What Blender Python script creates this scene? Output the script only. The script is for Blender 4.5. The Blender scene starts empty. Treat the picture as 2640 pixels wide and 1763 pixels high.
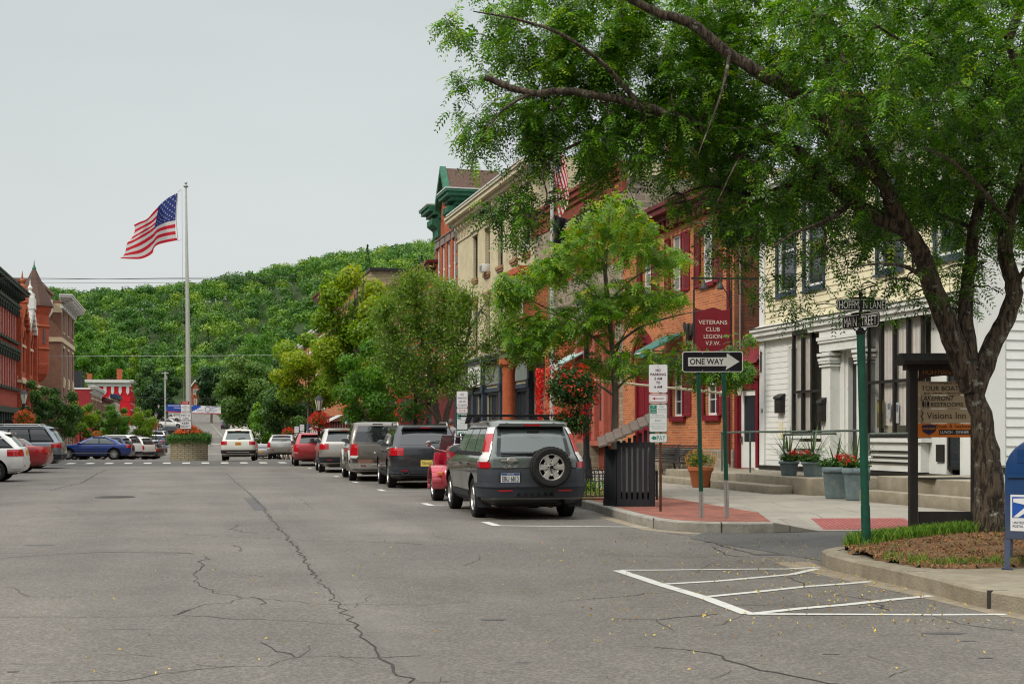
import bpy, bmesh, math, random
import numpy as np
from mathutils import Vector, Matrix
random.seed(7); RNG = np.random.default_rng(7)
sc = bpy.context.scene
COL = sc.collection
R = math.radians
# ------------------------------------------------------------------ camera, sky, sun
CAMH = 1.42; FPX = 3350.0; HX = 1320.0; HY = 1118.0
cd = bpy.data.cameras.new('camera'); cam = bpy.data.objects.new('camera', cd); COL.objects.link(cam)
cam.location = (0, 0, CAMH); cam.rotation_euler = (R(90), 0, 0)
cd.sensor_width = 36; cd.sensor_fit = 'HORIZONTAL'; cd.lens = 36*FPX/2640
cd.shift_y = (HY-881.5)/2640; cd.clip_end = 6000; cd.clip_start = .1
sc.camera = cam
SUN_EL, SUN_AZ = R(46), R(232)
world = bpy.data.worlds.new('World'); sc.world = world; world.use_nodes = True
wn = world.node_tree; wn.nodes.clear()
wo = wn.nodes.new('ShaderNodeOutputWorld'); bg = wn.nodes.new('ShaderNodeBackground')
sky = wn.nodes.new('ShaderNodeTexSky'); sky.sky_type = 'NISHITA'; sky.sun_disc = False
sky.sun_elevation = SUN_EL; sky.sun_rotation = SUN_AZ
tc = wn.nodes.new('ShaderNodeTexCoord'); sep = wn.nodes.new('ShaderNodeSeparateXYZ')
wn.links.new(tc.outputs['Generated'], sep.inputs[0])
mr = wn.nodes.new('ShaderNodeValToRGB')          # overcast cloud: brighter towards the zenith
wn.links.new(sep.outputs['Z'], mr.inputs[0])
el = mr.color_ramp.elements
el[0].position = 0; el[0].color = (.70,.725,.71,1)
el[1].position = 1; el[1].color = (1,1,1,1)
e = el.new(.2); e.color = (.64,.68,.675,1)
e = el.new(.36); e.color = (.60,.65,.65,1)
e = el.new(.55); e.color = (.9,.93,.95,1)
nz = wn.nodes.new('ShaderNodeTexNoise'); nz.inputs['Scale'].default_value = 1.6; nz.inputs['Detail'].default_value = 4
mp = wn.nodes.new('ShaderNodeMapping'); mp.inputs['Scale'].default_value = (1, 1, 3.5)
wn.links.new(tc.outputs['Generated'], mp.inputs[0]); wn.links.new(mp.outputs[0], nz.inputs[0])
nm = wn.nodes.new('ShaderNodeMapRange'); nm.inputs[3].default_value = 5.9; nm.inputs[4].default_value = 7.7
wn.links.new(nz.outputs[0], nm.inputs[0])
vm = wn.nodes.new('ShaderNodeVectorMath'); vm.operation = 'SCALE'
wn.links.new(mr.outputs[0], vm.inputs[0]); wn.links.new(nm.outputs[0], vm.inputs['Scale'])
zb = wn.nodes.new('ShaderNodeMapRange'); zb.inputs[1].default_value = .36; zb.inputs[2].default_value = 1.0
zb.inputs[3].default_value = 1.0; zb.inputs[4].default_value = 2.5
wn.links.new(sep.outputs['Z'], zb.inputs[0])
v2 = wn.nodes.new('ShaderNodeVectorMath'); v2.operation = 'SCALE'
wn.links.new(vm.outputs[0], v2.inputs[0]); wn.links.new(zb.outputs[0], v2.inputs['Scale'])
mx = wn.nodes.new('ShaderNodeMix'); mx.data_type = 'RGBA'; mx.inputs[0].default_value = .97
wn.links.new(sky.outputs[0], mx.inputs[6]); wn.links.new(v2.outputs[0], mx.inputs[7])
wn.links.new(mx.outputs[2], bg.inputs[0]); bg.inputs[1].default_value = .10
wn.links.new(bg.outputs[0], wo.inputs[0])
sd = bpy.data.lights.new('sun', 'SUN'); sd.energy = 1.5; sd.angle = R(11); sd.color = (1, .92, .80)
so = bpy.data.objects.new('sun', sd); COL.objects.link(so)
# sky sun_rotation is measured clockwise from +Y
sdir = Vector((math.sin(SUN_AZ)*math.cos(SUN_EL), math.cos(SUN_AZ)*math.cos(SUN_EL), math.sin(SUN_EL)))
so.rotation_euler = sdir.to_track_quat('Z', 'Y').to_euler()
sc.view_settings.view_transform = 'Standard'; sc.view_settings.look = 'None'
sc.view_settings.exposure = 0.56; sc.view_settings.gamma = 1.0
try:
 sc.view_settings.use_curve_mapping = False
except Exception: pass
sc.render.film_transparent = False
cy = sc.cycles
cy.max_bounces = 5; cy.diffuse_bounces = 2; cy.glossy_bounces = 3; cy.transmission_bounces = 4; cy.transparent_max_bounces = 6
cy.caustics_reflective = False; cy.caustics_refractive = False
cy.use_adaptive_sampling = True; cy.adaptive_threshold = .02
cy.use_denoising = True; cy.filter_width = 1.15
# ------------------------------------------------------------------ projections used while measuring (pixel + distance -> place)
def at(px, py, Y): return Vector(((px-HX)/FPX*Y, Y, CAMH-(py-HY)/FPX*Y))
def G(px, py, z=0.0):
 Y = (CAMH-z)*FPX/(py-HY); return Vector(((px-HX)/FPX*Y, Y, z))
def lerp_tab(t, tab):
 if t <= tab[0][0]: return tab[0][1]
 for (a, va), (b, vb) in zip(tab, tab[1:]):
  if t <= b: return va+(vb-va)*(t-a)/(b-a)
 return tab[-1][1]
HT = [(-60,0),(58,0),(66,-.005),(72,-.05),(90,-.36),(110,-.75),(150,-1.5),(165,-1.62),(175,-1.35),(195,-.3),(215,.7),(235,1.35),(275,2.6),(360,5.0),(450,8.5),(520,11.5),(600,14.5),(700,16)]
def hz(Y):
 s = 0
 for k, w in ((-6,.15),(-3,.2),(0,.3),(3,.2),(6,.15)):
  s += w*lerp_tab(Y+k*(.35 if Y < 80 else 1), HT)
 return s
def roadx(Y): return -.2418*Y-.0105*max(0, Y-150)
# ------------------------------------------------------------------ materials
MATS = {}
def newmat(name):
 m = bpy.data.materials.new(name); m.use_nodes = True
 n = m.node_tree; return m, n, n.nodes['Principled BSDF']
def lk(n, a, b): n.links.new(a, b)
def mat(name, col, rough=.6, var=.12, scale=3.0, bump=0.0, bscale=40, metal=0, coat=0, spec=.25, dirt=None, uv=False, stretch=None):
 if name in MATS: return MATS[name]
 m, n, p = newmat(name)
 t = n.nodes.new('ShaderNodeTexCoord'); src = t.outputs['UV' if uv else 'Object']
 if stretch:
  q = n.nodes.new('ShaderNodeMapping'); q.inputs['Scale'].default_value = stretch; lk(n, src, q.inputs[0]); src = q.outputs[0]
 a = n.nodes.new('ShaderNodeTexNoise'); a.inputs['Scale'].default_value = scale; a.inputs['Detail'].default_value = 6; a.inputs['Roughness'].default_value = .65
 lk(n, src, a.inputs[0])
 r = n.nodes.new('ShaderNodeValToRGB'); lk(n, a.outputs[0], r.inputs[0])
 c = Vector(col)
 r.color_ramp.elements[0].position = .3; r.color_ramp.elements[0].color = (*[max(0, x*(1-var)) for x in c], 1)
 r.color_ramp.elements[1].position = .7; r.color_ramp.elements[1].color = (*[min(1, x*(1+var)) for x in c], 1)
 out = r.outputs[0]
 if dirt:
  dc, lo, hi, dsc = dirt
  b = n.nodes.new('ShaderNodeTexNoise'); b.inputs['Scale'].default_value = dsc; b.inputs['Detail'].default_value = 8; b.inputs['Roughness'].default_value = .7
  lk(n, src, b.inputs[0])
  f = n.nodes.new('ShaderNodeMapRange'); f.inputs[1].default_value = lo; f.inputs[2].default_value = hi; lk(n, b.outputs[0], f.inputs[0])
  x = n.nodes.new('ShaderNodeMix'); x.data_type = 'RGBA'; lk(n, f.outputs[0], x.inputs[0]); lk(n, out, x.inputs[6]); x.inputs[7].default_value = (*dc, 1)
  out = x.outputs[2]
 lk(n, out, p.inputs['Base Color'])
 p.inputs['Roughness'].default_value = rough; p.inputs['Metallic'].default_value = metal
 p.inputs['Coat Weight'].default_value = coat; p.inputs['Coat Roughness'].default_value = .06
 p.inputs['Specular IOR Level'].default_value = spec
 if bump:
  d = n.nodes.new('ShaderNodeTexNoise'); d.inputs['Scale'].default_value = bscale; d.inputs['Detail'].default_value = 4; lk(n, src, d.inputs[0])
  bp = n.nodes.new('ShaderNodeBump'); bp.inputs['Strength'].default_value = bump; bp.inputs['Distance'].default_value = .02
  lk(n, d.outputs[0], bp.inputs['Height']); lk(n, bp.outputs[0], p.inputs['Normal'])
 MATS[name] = m; return m
def brick(name, c1, c2, mortar, bw=.22, bh=.075, ms=.012, dirt=None, bump=.5, rough=.85, chips=None):
 m, n, p = newmat(name)
 t = n.nodes.new('ShaderNodeTexCoord')
 b = n.nodes.new('ShaderNodeTexBrick'); lk(n, t.outputs['UV'], b.inputs[0])
 b.inputs['Color1'].default_value = (*c1, 1); b.inputs['Color2'].default_value = (*c2, 1); b.inputs['Mortar'].default_value = (*mortar, 1)
 b.inputs['Scale'].default_value = 1; b.inputs['Brick Width'].default_value = bw; b.inputs['Row Height'].default_value = bh
 b.inputs['Mortar Size'].default_value = ms; b.inputs['Mortar Smooth'].default_value = .2; b.inputs['Bias'].default_value = 0
 a = n.nodes.new('ShaderNodeTexNoise'); a.inputs['Scale'].default_value = 1.1; a.inputs['Detail'].default_value = 8; a.inputs['Roughness'].default_value = .7
 lk(n, t.outputs['UV'], a.inputs[0])
 f = n.nodes.new('ShaderNodeMapRange'); f.inputs[1].default_value = .3; f.inputs[2].default_value = .75; f.inputs[3].default_value = 1.12; f.inputs[4].default_value = .72
 lk(n, a.outputs[0], f.inputs[0])
 x = n.nodes.new('ShaderNodeVectorMath'); x.operation = 'SCALE'; lk(n, b.outputs[0], x.inputs[0]); lk(n, f.outputs[0], x.inputs['Scale'])
 out = x.outputs[0]
 if chips:                                     # flaked paint showing the brick below
  q = n.nodes.new('ShaderNodeTexNoise'); q.inputs['Scale'].default_value = 5; q.inputs['Detail'].default_value = 10; q.inputs['Roughness'].default_value = .75
  lk(n, t.outputs['UV'], q.inputs[0])
  g = n.nodes.new('ShaderNodeMapRange'); g.inputs[1].default_value = .63; g.inputs[2].default_value = .68; lk(n, q.outputs[0], g.inputs[0])
  y = n.nodes.new('ShaderNodeMix'); y.data_type = 'RGBA'; lk(n, g.outputs[0], y.inputs[0]); lk(n, out, y.inputs[6]); y.inputs[7].default_value = (*chips, 1)
  out = y.outputs[2]
 lk(n, out, p.inputs['Base Color']); p.inputs['Roughness'].default_value = rough
 bp = n.nodes.new('ShaderNodeBump'); bp.inputs['Strength'].default_value = bump; bp.inputs['Distance'].default_value = .015; bp.invert = True
 lk(n, b.outputs[1], bp.inputs['Height']); lk(n, bp.outputs[0], p.inputs['Normal'])
 MATS[name] = m; return m
def leafmat(name, cols, rough=.5, trans=.35):
 """leaf colours picked per face from the 'rnd' attribute; thin leaves let some light through"""
 m, n, p = newmat(name)
 a = n.nodes.new('ShaderNodeAttribute'); a.attribute_name = 'rnd'
 r = n.nodes.new('ShaderNodeValToRGB'); lk(n, a.outputs['Fac'], r.inputs[0])
 els = r.color_ramp.elements; k = len(cols)
 els[0].position = 0; els[0].color = (*cols[0], 1); els[1].position = 1; els[1].color = (*cols[-1], 1)
 for i in range(1, k-1):
  e = els.new(i/(k-1)); e.color = (*cols[i], 1)
 lk(n, r.outputs[0], p.inputs['Base Color']); p.inputs['Roughness'].default_value = rough
 p.inputs['Specular IOR Level'].default_value = .35
 tr = n.nodes.new('ShaderNodeBsdfTranslucent'); ms = n.nodes.new('ShaderNodeMixShader'); ms.inputs[0].default_value = trans
 hs = n.nodes.new('ShaderNodeHueSaturation'); hs.inputs['Value'].default_value = 1.5; hs.inputs['Saturation'].default_value = 1.1
 lk(n, r.outputs[0], hs.inputs['Color']); lk(n, hs.outputs[0], tr.inputs[0])
 lk(n, p.outputs[0], ms.inputs[1]); lk(n, tr.outputs[0], ms.inputs[2]); lk(n, ms.outputs[0], n.nodes['Material Output'].inputs[0])
 MATS[name] = m; return m
def glassmat(name, tint=(.02,.025,.03), rough=.04, see=0.0):
 m, n, p = newmat(name)
 p.inputs['Base Color'].default_value = (*tint, 1); p.inputs['Roughness'].default_value = rough; p.inputs['Specular IOR Level'].default_value = .8
 if see:
  tr = n.nodes.new('ShaderNodeBsdfTransparent'); ms = n.nodes.new('ShaderNodeMixShader')
  fw = n.nodes.new('ShaderNodeLayerWeight'); fw.inputs[0].default_value = .5; fr = n.nodes.new('ShaderNodeMath'); fr.operation = 'POWER'; lk(n, fw.outputs['Facing'], fr.inputs[0]); fr.inputs[1].default_value = 4
  mm = n.nodes.new('ShaderNodeMath'); mm.operation = 'ADD'; mm.inputs[1].default_value = 1-see; mm.use_clamp = True
  lk(n, fr.outputs[0], mm.inputs[0]); lk(n, mm.outputs[0], ms.inputs[0])
  lk(n, tr.outputs[0], ms.inputs[1]); lk(n, p.outputs[0], ms.inputs[2]); lk(n, ms.outputs[0], n.nodes['Material Output'].inputs[0])
 MATS[name] = m; return m
# ------------------------------------------------------------------ mesh building
class MB:
 def __init__(s): s.v = []; s.f = []; s.m = []; s.k = 0
 def add(s, vs, fs, k=None):
  b = len(s.v); s.v += [tuple(v) for v in vs]; s.f += [tuple(b+i for i in f) for f in fs]
  s.m += [s.k if k is None else k]*len(fs); return s
 def box(s, x0, x1, y0, y1, z0, z1, k=None, M=None):
  vs = [(x0,y0,z0),(x1,y0,z0),(x1,y1,z0),(x0,y1,z0),(x0,y0,z1),(x1,y0,z1),(x1,y1,z1),(x0,y1,z1)]
  if M is not None: vs = [M@Vector(v) for v in vs]
  return s.add(vs, [(0,3,2,1),(4,5,6,7),(0,1,5,4),(1,2,6,5),(2,3,7,6),(3,0,4,7)], k)
 def quad(s, a, b, c, d, k=None): return s.add([a,b,c,d], [(0,1,2,3)], k)
 def poly(s, pts, k=None): return s.add(pts, [tuple(range(len(pts)))], k)
 def prism(s, pts, z0, z1, k=None, axis='z'):
  """extrude a polygon: axis z -> pts (x,y); axis y -> pts (x,z); axis x -> pts (y,z)"""
  n = len(pts)
  def mk(p, h):
   return {'z': (p[0],p[1],h), 'y': (p[0],h,p[1]), 'x': (h,p[0],p[1])}[axis]
  vs = [mk(p, z0) for p in pts]+[mk(p, z1) for p in pts]
  fs = [tuple(range(n-1,-1,-1)), tuple(range(n, 2*n))]+[(i,(i+1)%n,n+(i+1)%n,n+i) for i in range(n)]
  return s.add(vs, fs, k)
 def tube(s, pts, rad, n=8, k=None, cap=True):
  pts = [Vector(p) for p in pts]; m = len(pts)
  if not hasattr(rad, '__len__'): rad = [rad]*m
  b = []; up = None
  for i, p in enumerate(pts):
   d = (pts[min(i+1, m-1)]-pts[max(i-1, 0)])
   if d.length < 1e-9: d = Vector((0,0,1))
   d.normalize()
   if up is None: up = Vector((1,0,0)) if abs(d.x) < .8 else Vector((0,1,0))
   u = (up-d*up.dot(d)); 
   if u.length < 1e-6: u = d.orthogonal()
   u.normalize(); up = u; w = d.cross(u)
   for j in range(n):
    a = 2*math.pi*j/n; b.append(p+(u*math.cos(a)+w*math.sin(a))*rad[i])
  fs = [(i*n+j, i*n+(j+1)%n, (i+1)*n+(j+1)%n, (i+1)*n+j) for i in range(m-1) for j in range(n)]
  if cap: fs += [tuple(range(n-1,-1,-1)), tuple((m-1)*n+j for j in range(n))]
  return s.add(b, fs, k)
 def lathe(s, prof, n=16, k=None, M=None, cap=True):
  """prof list of (r, z)"""
  vs = [(r*math.cos(2*math.pi*j/n), r*math.sin(2*math.pi*j/n), z) for r, z in prof for j in range(n)]
  if M is not None: vs = [M@Vector(v) for v in vs]
  m = len(prof)
  fs = [(i*n+j, i*n+(j+1)%n, (i+1)*n+(j+1)%n, (i+1)*n+j) for i in range(m-1) for j in range(n)]
  if cap: fs += [tuple(range(n-1,-1,-1)), tuple((m-1)*n+j for j in range(n))]
  return s.add(vs, fs, k)
 def build(s, name, mats, parent=None, smooth=False, bevel=0, M=None, ang=35, **props):
  me = bpy.data.meshes.new(name)
  me.from_pydata(s.v, [], s.f); 
  if not isinstance(mats, (list, tuple)): mats = [mats]
  for x in mats: me.materials.append(x)
  if len(mats) > 1: me.polygons.foreach_set('material_index', s.m)
  if M is not None: me.transform(M)
  if bevel:
   bm = bmesh.new(); bm.from_mesh(me)
   es = [e for e in bm.edges if len(e.link_faces) == 2 and e.calc_face_angle(0) > .6]
   bmesh.ops.bevel(bm, geom=es, offset=bevel, segments=2, affect='EDGES', profile=.5)
   bm.to_mesh(me); bm.free()
  if smooth or bevel:
   me.polygons.foreach_set('use_smooth', [True]*len(me.polygons)); me.set_sharp_from_angle(angle=R(ang))
  autouv(me)
  me.update()
  o = bpy.data.objects.new(name, me); COL.objects.link(o)
  if parent is not None: o.parent = parent
  for a, b in props.items(): o[a] = b
  return o
def autouv(me):
 nl = len(me.loops)
 if not nl: return
 me.update()
 uv = me.uv_layers.new(name='uv')
 co = np.empty(len(me.vertices)*3); me.vertices.foreach_get('co', co); co = co.reshape(-1, 3)
 li = np.empty(nl, dtype=np.int32); me.loops.foreach_get('vertex_index', li)
 pn = np.empty(len(me.polygons)*3); me.polygons.foreach_get('normal', pn); pn = np.abs(pn.reshape(-1, 3))
 lt = np.empty(len(me.polygons), dtype=np.int32); me.polygons.foreach_get('loop_total', lt)
 ax = np.repeat(np.argmax(pn, axis=1), lt); c = co[li]
 u = np.where(ax == 0, c[:,1], c[:,0]); v = np.where(ax == 2, c[:,1], c[:,2])
 uv.data.foreach_set('uv', np.stack([u, v], 1).ravel())
def thing(name, label, cat, loc=(0,0,0), rz=0, group=None):
 o = bpy.data.objects.new(name, None); COL.objects.link(o); o.empty_display_size = .2
 o.location = loc; o.rotation_euler = (0, 0, rz); o['label'] = label; o['category'] = cat
 if group: o['group'] = group
 return o
def tag(o, label, cat, group=None):
 o['label'] = label; o['category'] = cat
 if group: o['group'] = group
 return o
def struct(o): o['kind'] = 'structure'; return o
def kids(o): return [c for c in bpy.data.objects if c.parent == o]
KIDS = {}
def dup(root, loc, rz, label, group=None, scale=None, swap=None):
 """a copy of a thing with copies of its parts and sub-parts; swap replaces one material by another"""
 r = root.copy(); COL.objects.link(r); r.location = loc; r.rotation_euler = (0, 0, rz); r['label'] = label
 if group: r['group'] = group
 if scale: r.scale = scale
 if root.name not in KIDS:
  KIDS[root.name] = [(c, [g for g in bpy.data.objects if g.parent == c]) for c in bpy.data.objects if c.parent == root]
 def cp(o, par):
  c = o.copy(); COL.objects.link(c); c.parent = par
  if swap and o.data is not None:
   if any(ms in swap for ms in o.data.materials):
    c.data = o.data.copy()
    for i, ms in enumerate(c.data.materials):
     if ms in swap: c.data.materials[i] = swap[ms]
  return c
 for c, gs in KIDS[root.name]:
  cc = cp(c, r)
  for g in gs: cp(g, cc)
 return r
def leaves(name, pos, size, mt, parent=None, shape='leaf', updir=None, rnd=None, nrm=None, asp=.5, **props):
 """many small flat leaf faces, one mesh. pos (N,3)"""
 pos = np.asarray(pos, dtype=np.float64); N = len(pos)
 size = np.broadcast_to(np.asarray(size, dtype=np.float64), (N,))
 a = RNG.normal(size=(N, 3)); nn = None
 if nrm is not None:
  nn = np.asarray(nrm)+RNG.normal(size=(N, 3))*.38; nn /= np.linalg.norm(nn, axis=1)[:, None]; a -= nn*(a*nn).sum(1)[:, None]
 if updir is not None: a = a*.55+np.asarray(updir)
 a /= np.linalg.norm(a, axis=1)[:, None]
 b = RNG.normal(size=(N, 3)); b -= a*(a*b).sum(1)[:, None]; b /= np.linalg.norm(b, axis=1)[:, None]
 if nn is not None: b = np.cross(nn, a)
 L = size[:, None]
 v = np.stack([pos-a*L*.5, pos+b*L*asp*.5, pos+a*L*.5, pos-b*L*asp*.5], 1).reshape(-1, 3)
 return quadmesh(name, v, mt, parent, RNG.random(N) if rnd is None else rnd, **props)
def quadmesh(name, v, mt, parent, rnd, **props):
 N = len(v)//4
 me = bpy.data.meshes.new(name)
 me.vertices.add(4*N); me.vertices.foreach_set('co', v.ravel())
 me.loops.add(4*N); me.loops.foreach_set('vertex_index', np.arange(4*N, dtype=np.int32))
 me.polygons.add(N); me.polygons.foreach_set('loop_start', np.arange(0, 4*N, 4, dtype=np.int32))
 at_ = me.attributes.new('rnd', 'FLOAT', 'FACE'); at_.data.foreach_set('value', np.clip(rnd, 0, 1))
 me.materials.append(mt); me.update(calc_edges=True)
 o = bpy.data.objects.new(name, me); COL.objects.link(o)
 if parent is not None: o.parent = parent
 for k_, x in props.items(): o[k_] = x
 return o
# lettering: text as a thin mesh in the local x-z plane facing -y
def letters(s, parent, mt, cx, cz, h, w=None, y=-.004, name='lettering', bold=0.0, M=None, spacing=1.0, align='C', shear=0):
 cu = bpy.data.curves.new('t', 'FONT'); cu.body = s; cu.size = 1; cu.offset = bold; cu.extrude = .02; cu.space_character = spacing; cu.shear = shear
 cu.resolution_u = 3
 ob = bpy.data.objects.new('t', cu); COL.objects.link(ob)
 dg = bpy.context.evaluated_depsgraph_get(); me = bpy.data.meshes.new_from_object(ob.evaluated_get(dg))
 bpy.data.objects.remove(ob); bpy.data.curves.remove(cu)
 n = len(me.vertices)
 if not n: return None
 co = np.empty(n*3); me.vertices.foreach_get('co', co); co = co.reshape(-1, 3)
 lo, hi = co.min(0), co.max(0)
 sz = h/(hi[1]-lo[1]); sx = sz if w is None else w/(hi[0]-lo[0])
 X = (co[:,0]-(lo[0]+hi[0])/2)*sx+cx
 if align == 'L': X = (co[:,0]-lo[0])*sx+cx
 Z = (co[:,1]-(lo[1]+hi[1])/2)*sz+cz
 Yy = y-(co[:,2]-lo[2])*.04*.5
 me.vertices.foreach_set('co', np.stack([X, Yy, Z], 1).ravel())
 me.materials.clear(); me.materials.append(mt); me.name = name
 if M is not None: me.transform(M)
 me.update()
 o = bpy.data.objects.new(name, me); COL.objects.link(o)
 if parent is not None: o.parent = parent
 return o
def rrect(w, h, r, n=4, cx=0, cz=0):
 pts = []
 for qx, qz, a0 in ((1,-1,-90),(1,1,0),(-1,1,90),(-1,-1,180)):
  for i in range(n+1):
   a = R(a0+90*i/n); pts.append((cx+qx*(w/2-r)+r*math.cos(a), cz+qz*(h/2-r)+r*math.sin(a)))
 return pts
# ------------------------------------------------------------------ ground, roads, pavements
def asphalt(name, base, speck=1.0, warm=1.0, streak=True):
 m, n, p = newmat(name)
 t = n.nodes.new('ShaderNodeTexCoord'); g = t.outputs['Object']
 def noise(s, d=6, ro=.6, src=g):
  a = n.nodes.new('ShaderNodeTexNoise'); a.inputs['Scale'].default_value = s; a.inputs['Detail'].default_value = d; a.inputs['Roughness'].default_value = ro; lk(n, src, a.inputs[0]); return a.outputs[0]
 def rng(src, a, b, c, d):
  f = n.nodes.new('ShaderNodeMapRange'); f.inputs[1].default_value = a; f.inputs[2].default_value = b; f.inputs[3].default_value = c; f.inputs[4].default_value = d; lk(n, src, f.inputs[0]); return f.outputs[0]
 def mul(a, b):
  f = n.nodes.new('ShaderNodeMath'); f.operation = 'MULTIPLY'; lk(n, a, f.inputs[0]); lk(n, b, f.inputs[1]); return f.outputs[0]
 q = n.nodes.new('ShaderNodeMapping'); q.inputs['Rotation'].default_value = (0, 0, R(-13.6)); lk(n, g, q.inputs[0])
 q2 = n.nodes.new('ShaderNodeMapping'); q2.inputs['Scale'].default_value = (1, .09, 1); lk(n, q.outputs[0], q2.inputs[0])
 v = n.nodes.new('ShaderNodeTexVoronoi'); v.inputs['Scale'].default_value = 38; lk(n, g, v.inputs[0])
 k = mul(rng(noise(.35, 5), .3, .7, .8, 1.16), rng(noise(2.6, 8, .7), .3, .7, .93, 1.07))
 k = mul(k, rng(noise(.8, 4, .5, q2.outputs[0]), .3, .7, .85, 1.14))
 k = mul(k, rng(v.outputs['Distance'], 0, .9, 1-.22*speck, 1+.22*speck))
 k = mul(k, rng(noise(95, 2, .8), .35, .65, 1-.18*speck, 1+.2*speck))
 sp = n.nodes.new('ShaderNodeTexVoronoi'); sp.inputs['Scale'].default_value = 22; lk(n, g, sp.inputs[0])
 k = mul(k, rng(sp.outputs['Distance'], .0, .12, 1+.7*speck, 1))
 c = n.nodes.new('ShaderNodeVectorMath'); c.operation = 'SCALE'; c.inputs[0].default_value = (base*1.02*warm, base, base*.93/warm); lk(n, k, c.inputs['Scale'])
 lk(n, c.outputs[0], p.inputs['Base Color']); p.inputs['Roughness'].default_value = .82; p.inputs['Specular IOR Level'].default_value = .3
 bp = n.nodes.new('ShaderNodeBump'); bp.inputs['Strength'].default_value = .5; bp.inputs['Distance'].default_value = .008
 lk(n, v.outputs['Distance'], bp.inputs['Height']); lk(n, bp.outputs[0], p.inputs['Normal'])
 MATS[name] = m; return m
M_ASPH = asphalt('asphalt', .112, 1.7, 1.07); M_ASPH2 = asphalt('asphalt_dark', .07, .9, 1.03); M_ASPH3 = asphalt('asphalt_lane', .085, .9, 1.0)
M_CONC = brick('sidewalk_concrete', (.27,.25,.205), (.245,.225,.185), (.12,.11,.09), bw=1.6, bh=1.5, ms=.012, bump=.25)
M_KERB = mat('kerb_stone', (.27,.26,.225), .85, .22, 4, .5, 30, dirt=((.16,.14,.11), .52, .75, 2.5))
M_CONC2 = mat('weathered_concrete', (.27,.24,.18), .9, .2, 5, .5, 45, dirt=((.2,.165,.11), .48, .8, 1.7))
M_PAVER = brick('paver_brick', (.33,.095,.05), (.18,.045,.03), (.11,.08,.065), bw=.2, bh=.1, ms=.010, bump=.6)
M_GRASSG = mat('grass_ground', (.03,.055,.012), .9, .4, 2)
M_SOIL = mat('soil', (.16,.095,.05), .95, .45, 9, .8, 60, dirt=((.22,.12,.06), .5, .7, 14))
M_PAINT = mat('road_paint', (.52,.52,.48), .7, .1, 9, dirt=((.25,.24,.22), .56, .72, 8))
M_CRACK = mat('crack_dark', (.05,.047,.042), .95, .2)
M_RUBBER = mat('rubber_patch', (.085,.082,.08), .8, .2)
YS = [-40,-25,-12,0,6,12,18,24,30,36,42,48,54,57,60,63,66,69,72,76,80,84,88,92,97,102,108,115,125,135,145,152,158,163,168,173,178,184,190,197,205,212,220,230,240,252,265,280,300,320,345,370,400,430,460,490,520,560,600,650,700,760,820,880,940,1000,1100,1300]
def sst(x): x = max(0, min(1, x)); return x*x*(3-2*x)
RID = [(-900,82),(-300,82),(0,80),(165,80),(300,81),(480,85),(640,92),(750,98),(850,103),(960,107),(1110,112),(1500,126),(2300,130),(3200,110)]
def terrain(X, Y):
 base = hz(Y)
 if Y <= 230: return base
 px = HX+X/Y*FPX; off = abs(X-roadx(Y))
 zr = lerp_tab(px, RID)
 t = sst((Y-250)/(900-250))
 h = base+(zr-base)*t
 lat = sst((off-16)/60)
 k = lat if Y < 530 else max(lat, sst((Y-530)/260))
 z = base+(h-base)*k
 if Y > 930: z -= (Y-930)*.08
 return z
def grid_mesh(fx, fz, us, ys):
 mb = MB(); nu = len(us)
 vs = []
 for Y in ys:
  for u in us:
   X = fx(u, Y); vs.append((X, Y, fz(X, Y, u)))
 fs = [(i*nu+j, i*nu+j+1, (i+1)*nu+j+1, (i+1)*nu+j) for i in range(len(ys)-1) for j in range(nu-1)]
 mb.add(vs, fs); return mb
us = [x/30 for x in range(-30, 31)]
struct(grid_mesh(lambda u, Y: roadx(Y)+u*(.5*abs(Y)+90), lambda X, Y, u: terrain(X, Y)-.08, us, YS).build('ground', M_GRASSG, smooth=True, ang=90))
ysr = [y for y in YS if y <= 560]
OFR = [-11.3, -8, -5, -2, 1, 4, 7.4, 9.2]
def strip(name, m, offs, ys, dz, top=True):
 return struct(grid_mesh(lambda u, Y: roadx(Y)+u, lambda X, Y, u: hz(Y)+dz, offs, ys).build(name, m, smooth=True))
strip('road', M_ASPH, OFR, ysr, 0.0)
strip('asphalt_patch', M_ASPH2, [-11.2,-6,0,4,9.0], [y for y in YS if 57 <= y <= 69], .004)
# lane between the pavement corner and the island
mb = MB(); mb.poly([(2.75,18.72,.004),(2.4,17.6,.004),(3.1,15.6,.004),(3.5,14.4,.004),(40,16.6,.004),(40,20.9,.004)]); struct(mb.build('side_lane', M_ASPH3))
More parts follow.
